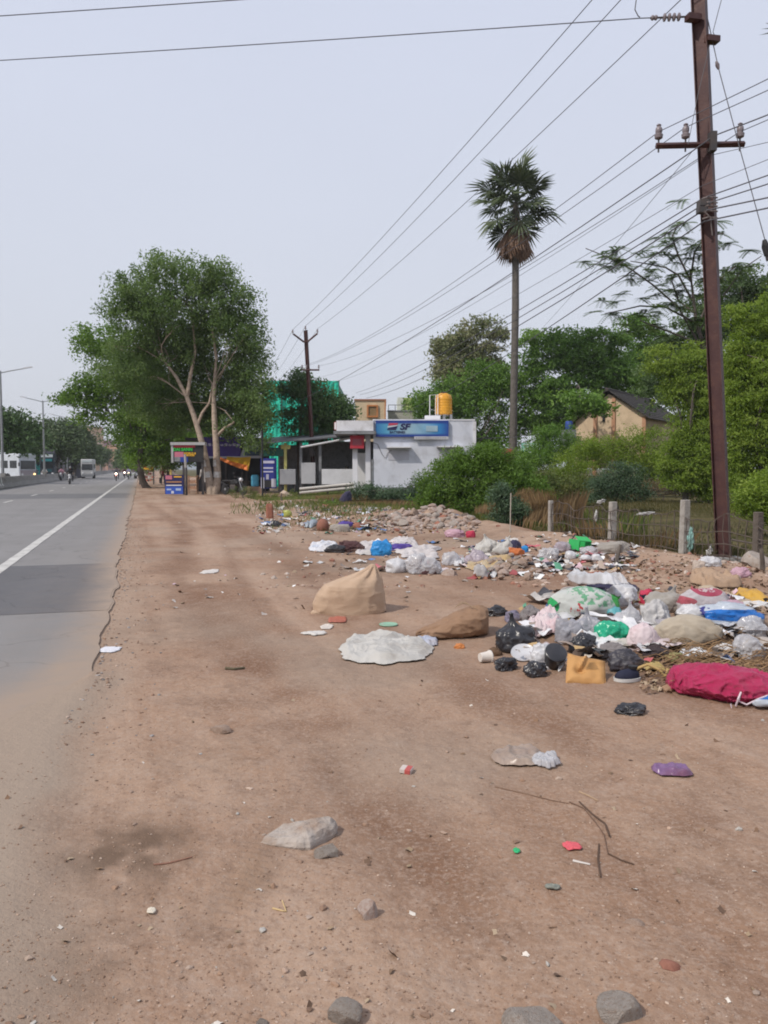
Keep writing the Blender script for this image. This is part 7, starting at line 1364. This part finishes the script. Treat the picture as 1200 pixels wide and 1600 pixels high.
CA = colattr('mixed', .9); CP = colattr('mixed_film', .45)
def pick(rng, pal, n): P = np.array(pal); return np.clip(P[rng.integers(0, len(P), n)] * rng.uniform(.75, 1.2, (n, 1)), 0, 1)
def pxscatter(rng, n, x0, x1, y0, y1, pw=1.0):
    px = rng.uniform(x0, x1, n); py = y0 + (y1 - y0) * rng.uniform(0, 1, n) ** pw; t_ = CAMH / (( (py - CY) * math.cos(PITCH) + FPX * math.sin(PITCH))); X = (px - CX) * t_; Y = (FPX * math.cos(PITCH) - (py - CY) * math.sin(PITCH)) * t_; return np.stack([X, Y, Hz(X, Y)], -1)
def on_dirt(P): u, v = uv_of(P[:, 0], P[:, 1]); return P[(u > edge(v) - np.where(v < 4.5, .25, -.05)) & (u < FU - .1)]
rg = np.random.default_rng(77); DP = [(.29, .185, .125), (.24, .15, .10), (.34, .24, .18), (.38, .29, .23), (.20, .125, .085), (.27, .175, .12)]
P = on_dirt(pxscatter(rg, 15000, -50, 1250, 950, 1680, .8)); stuff_rocks('gravel', P, .0014 + .0045 * rg.uniform(0, 1, len(P)) ** 3, CA, 1, pick(rg, DP, len(P)))
P = on_dirt(pxscatter(rg, 480, -50, 1250, 780, 1650, 1.0)); stuff_rocks('pebbles', P, (.003 + .011 * rg.uniform(0, 1, len(P)) ** 4) * (1 + .06 * P[:, 1]), CA, 2, pick(rg, DP + [(.36, .34, .31)], len(P)))
P = on_dirt(np.vstack([pxscatter(rg, 700, 400, 1250, 790, 920), pxscatter(rg, 700, 800, 1250, 845, 915)])); stuff_rocks('rubble_chips', P, (.012 + .045 * rg.uniform(0, 1, len(P)) ** 2.5), CA, 3, pick(rg, [(.36, .27, .22), (.30, .2, .15), (.42, .35, .3), (.28, .13, .09)], len(P)))
def chips(name, P, lo, hi, pal, m, seed, lift=.012, curl=.4):
    rng = np.random.default_rng(seed); n = len(P); s = rng.uniform(lo, hi, (n, 1)); a = rng.uniform(0, 6.28, n); A = np.stack([np.cos(a), np.sin(a), rng.normal(size=n) * .35], -1); B = np.stack([-np.sin(a), np.cos(a), rng.normal(size=n) * .35], -1); asp = rng.uniform(.35, 1, (n, 1)); P = P + [0, 0, lift]; N = np.array([0, 0, 1.0])
    c = rng.uniform(-1, 1, (n, 1)) * curl * s; g = []
    for i in (-1, 0, 1):
        for j in (-1, 0, 1): g.append(P + A * s * i * rng.uniform(.7, 1.2, (n, 1)) + B * s * asp * j * rng.uniform(.7, 1.2, (n, 1)) + N * (c * (i * i - .3) + rng.uniform(-.25, .25, (n, 1)) * s * curl * 2))
    V = np.stack(g, 1).reshape(-1, 3); F0 = np.array([[0, 1, 4, 3], [1, 2, 5, 4], [3, 4, 7, 6], [4, 5, 8, 7]]); F = (F0[None] + (np.arange(n) * 9)[:, None, None]).reshape(-1, 4); cols = np.repeat(np.concatenate([pick(rng, pal, n), np.ones((n, 1))], 1), 9, 0)
    return tag(link(name, np_mesh(name, V, F, m, True, cattr={'col': cols})), kind='stuff')
PAL = [(.62, .61, .60), (.55, .53, .5), (.66, .66, .66), (.45, .40, .36), (.5, .35, .38), (.25, .2, .17), (.30, .18, .12), (.04, .04, .05), (.36, .08, .08), (.06, .1, .22), (.08, .24, .15), (.40, .27, .12), (.58, .52, .46), (.5, .47, .44), (.34, .27, .22), (.2, .14, .1)]
BRN = [(.22, .14, .085), (.17, .10, .06), (.28, .20, .125), (.14, .085, .055), (.33, .25, .17)]
P = on_dirt(np.vstack([pxscatter(rg, 220, 730, 1010, 845, 905), pxscatter(rg, 110, 400, 720, 795, 835)])); chips('litter', P, .025, .085, PAL, CP, 5, .03, .7)
P = on_dirt(pxscatter(rg, 130, 800, 1230, 925, 1050)); P[:, 2] += rg.uniform(0, .08, len(P)); chips('heap_litter', P, .016, .055, PAL, CP, 6, .03, .8)
P = on_dirt(pxscatter(rg, 90, 470, 740, 842, 900)); chips('litter', P, .010, .04, PAL[:6] + BRN, CP, 25, .008, .5)
P = on_dirt(pxscatter(rg, 700, 960, 1250, 880, 930)); chips('dead_leaves', P, .010, .034, BRN, CA, 7, .01, .6); P = on_dirt(pxscatter(rg, 900, 1000, 1250, 985, 1085)); P[:, 2] += rg.uniform(0, .03, len(P)); chips('dead_leaves', P, .008, .026, BRN, CA, 8, .006, .7)
P = on_dirt(pxscatter(rg, 130, 0, 1250, 960, 1640)); chips('dead_leaves', P, .004, .016, BRN + [(.55, .5, .44)], CA, 9, .004, .5); P = on_dirt(pxscatter(rg, 160, 200, 1200, 800, 960)); chips('litter', P, .012, .04, PAL[:6] + BRN, CP, 10, .01, .5)
P = grn(rg.uniform(395, 620, 520), rg.uniform(782, 832, 520)); stuff_rocks('rubble_chips', P, .02 + .06 * rg.uniform(0, 1, len(P)) ** 3, CA, 14, pick(rg, [(.36, .29, .25), (.30, .20, .15), (.26, .13, .085), (.40, .36, .32)], len(P)))
P = grn(rg.uniform(395, 620, 240), rg.uniform(785, 832, 240)); chips('litter', P, .02, .08, PAL, CP, 26, .03, .7)
P = grn(np.clip(rg.normal(672, 34, 1300), 575, 745), rg.uniform(781, 826, 1300)); P = P[(P[:, 1] > 15) & (P[:, 1] < 24)]; stuff_rocks('rubble_chips', P, .025 + .07 * rg.uniform(0, 1, len(P)) ** 2, CA, 13, pick(rg, [(.36, .29, .25), (.30, .22, .18), (.40, .34, .30), (.26, .15, .10), (.33, .28, .26)], len(P)))
def flaps(name, P, lo, hi, pal, m, seed, ht=.5):
    rng = np.random.default_rng(seed); n = len(P); k = 9; g = np.linspace(-1, 1, k); A, B = np.meshgrid(g, g); V = []; C = []
    for q in range(n):
        s = rng.uniform(lo, hi); asp = rng.uniform(.45, 1); a = rng.uniform(0, 6.28); W3 = np.stack([A * .8 + q * 3.1, B * .8, 0 * A + q], -1); r = 1 + .45 * fbm(W3 * .8, seed + 1, 2); x = A * s * r; y = B * s * asp * r; z = s * ht * (.9 * fbm(W3, seed + 2, 3) + .7 * (ridge(W3 * 1.6, seed + 3) - .5)) + s * .12 * np.cos(q) * A
        V.append(np.stack([x * math.cos(a) - y * math.sin(a), x * math.sin(a) + y * math.cos(a), z - z.min() * .75], -1).reshape(-1, 3) + P[q])
    i, j = np.meshgrid(np.arange(k - 1), np.arange(k - 1), indexing='ij'); F0 = np.stack([i * k + j, i * k + j + 1, (i + 1) * k + j + 1, (i + 1) * k + j], -1).reshape(-1, 4); F = (F0[None] + (np.arange(n) * k * k)[:, None, None]).reshape(-1, 4)
    return tag(link(name, np_mesh(name, np.concatenate(V), F, m, True, cattr={'col': np.repeat(np.concatenate([pick(rng, pal, n), np.ones((n, 1))], 1), k * k, 0)})), kind='stuff')
FPAL = [(.60, .60, .60), (.52, .51, .50), (.64, .64, .66), (.42, .39, .36), (.50, .42, .42), (.03, .03, .035), (.05, .045, .05), (.34, .30, .27), (.28, .22, .18), (.46, .43, .45), (.5, .12, .14), (.08, .16, .34), (.55, .5, .42)]
P = grn(rg.uniform(820, 1215, 58), rg.uniform(930, 1032, 58)); P[:, 2] += rg.uniform(.0, .06, len(P)); flaps('torn_film', P, .06, .17, FPAL[:5] * 2 + FPAL[5:10], CP, 41)
P = grn(np.concatenate([rg.uniform(735, 1000, 110), rg.uniform(480, 740, 40)]), np.concatenate([rg.uniform(846, 895, 110), rg.uniform(846, 896, 40)])); flaps('torn_film', P, .05, .16, FPAL, CP, 42)
P = grn(rg.uniform(400, 600, 50), rg.uniform(790, 830, 50)); flaps('torn_film', P, .05, .2, FPAL, CP, 43)
q_ = rg.uniform(4.5, 26, 2600); u_ = edge(q_) + .04 + .5 * rg.uniform(0, 1, 2600) ** 2.2; P = np.stack([RS.x * u_ + ES.x * q_, RS.y * u_ + ES.y * q_, 0 * q_], -1); P[:, 2] = Hz(P[:, 0], P[:, 1]); stuff_rocks('edge_gravel', P, .003 + .014 * rg.uniform(0, 1, len(P)) ** 3, CA, 44, pick(rg, DP + [(.2, .19, .18), (.28, .26, .25)], len(P)))
# straw tangle under the magenta sack's back
def straw():
    rng = np.random.default_rng(15); b = MB()
    ii = np.arange(420); Q = grn(rng.uniform(1020, 1215, 420), np.where(ii % 3 > 0, rng.normal(1030, 18, 420), rng.normal(1058, 10, 420)))
    for q in range(420):
        p = Vector(Q[q]); L_ = rng.uniform(.06, .2); a = rng.uniform(-.6, .6) + (math.pi if rng.random() < .5 else 0); z = rng.uniform(.0, .09); d = Vector((math.cos(a) * L_, math.sin(a) * L_ * .7, rng.uniform(-.03, .03)))
        b.tube([p + Vector((0, 0, z)), p + d * .5 + Vector((0, 0, z + .02)), p + d + Vector((0, 0, max(0, z - .02)))], .0035, 3, False)
    tag(b.obj('dry_straw', mat('straw', (.30, .19, .10), (.18, .11, .06), 4, .95)), kind='stuff')
straw()
# ---------------- the thin dusty air over the road
def haze():
    b = MB(); b.box((0, 0, (ZT - 2.2) / 2), (3300, 3300, ZT + 2.2)); m = bpy.data.materials.new('haze'); m.use_nodes = True; t = m.node_tree; t.nodes.clear(); o = t.nodes.new('ShaderNodeOutputMaterial'); v = t.nodes.new('ShaderNodeVolumePrincipled')
    v.inputs['Color'].default_value = (.93, .95, .98, 1); v.inputs['Density'].default_value = .00035; v.inputs['Anisotropy'].default_value = .2; t.links.new(v.outputs[0], o.inputs['Volume']); tag(b.obj('haze', m), kind='stuff')
ZT = 75.0
haze()
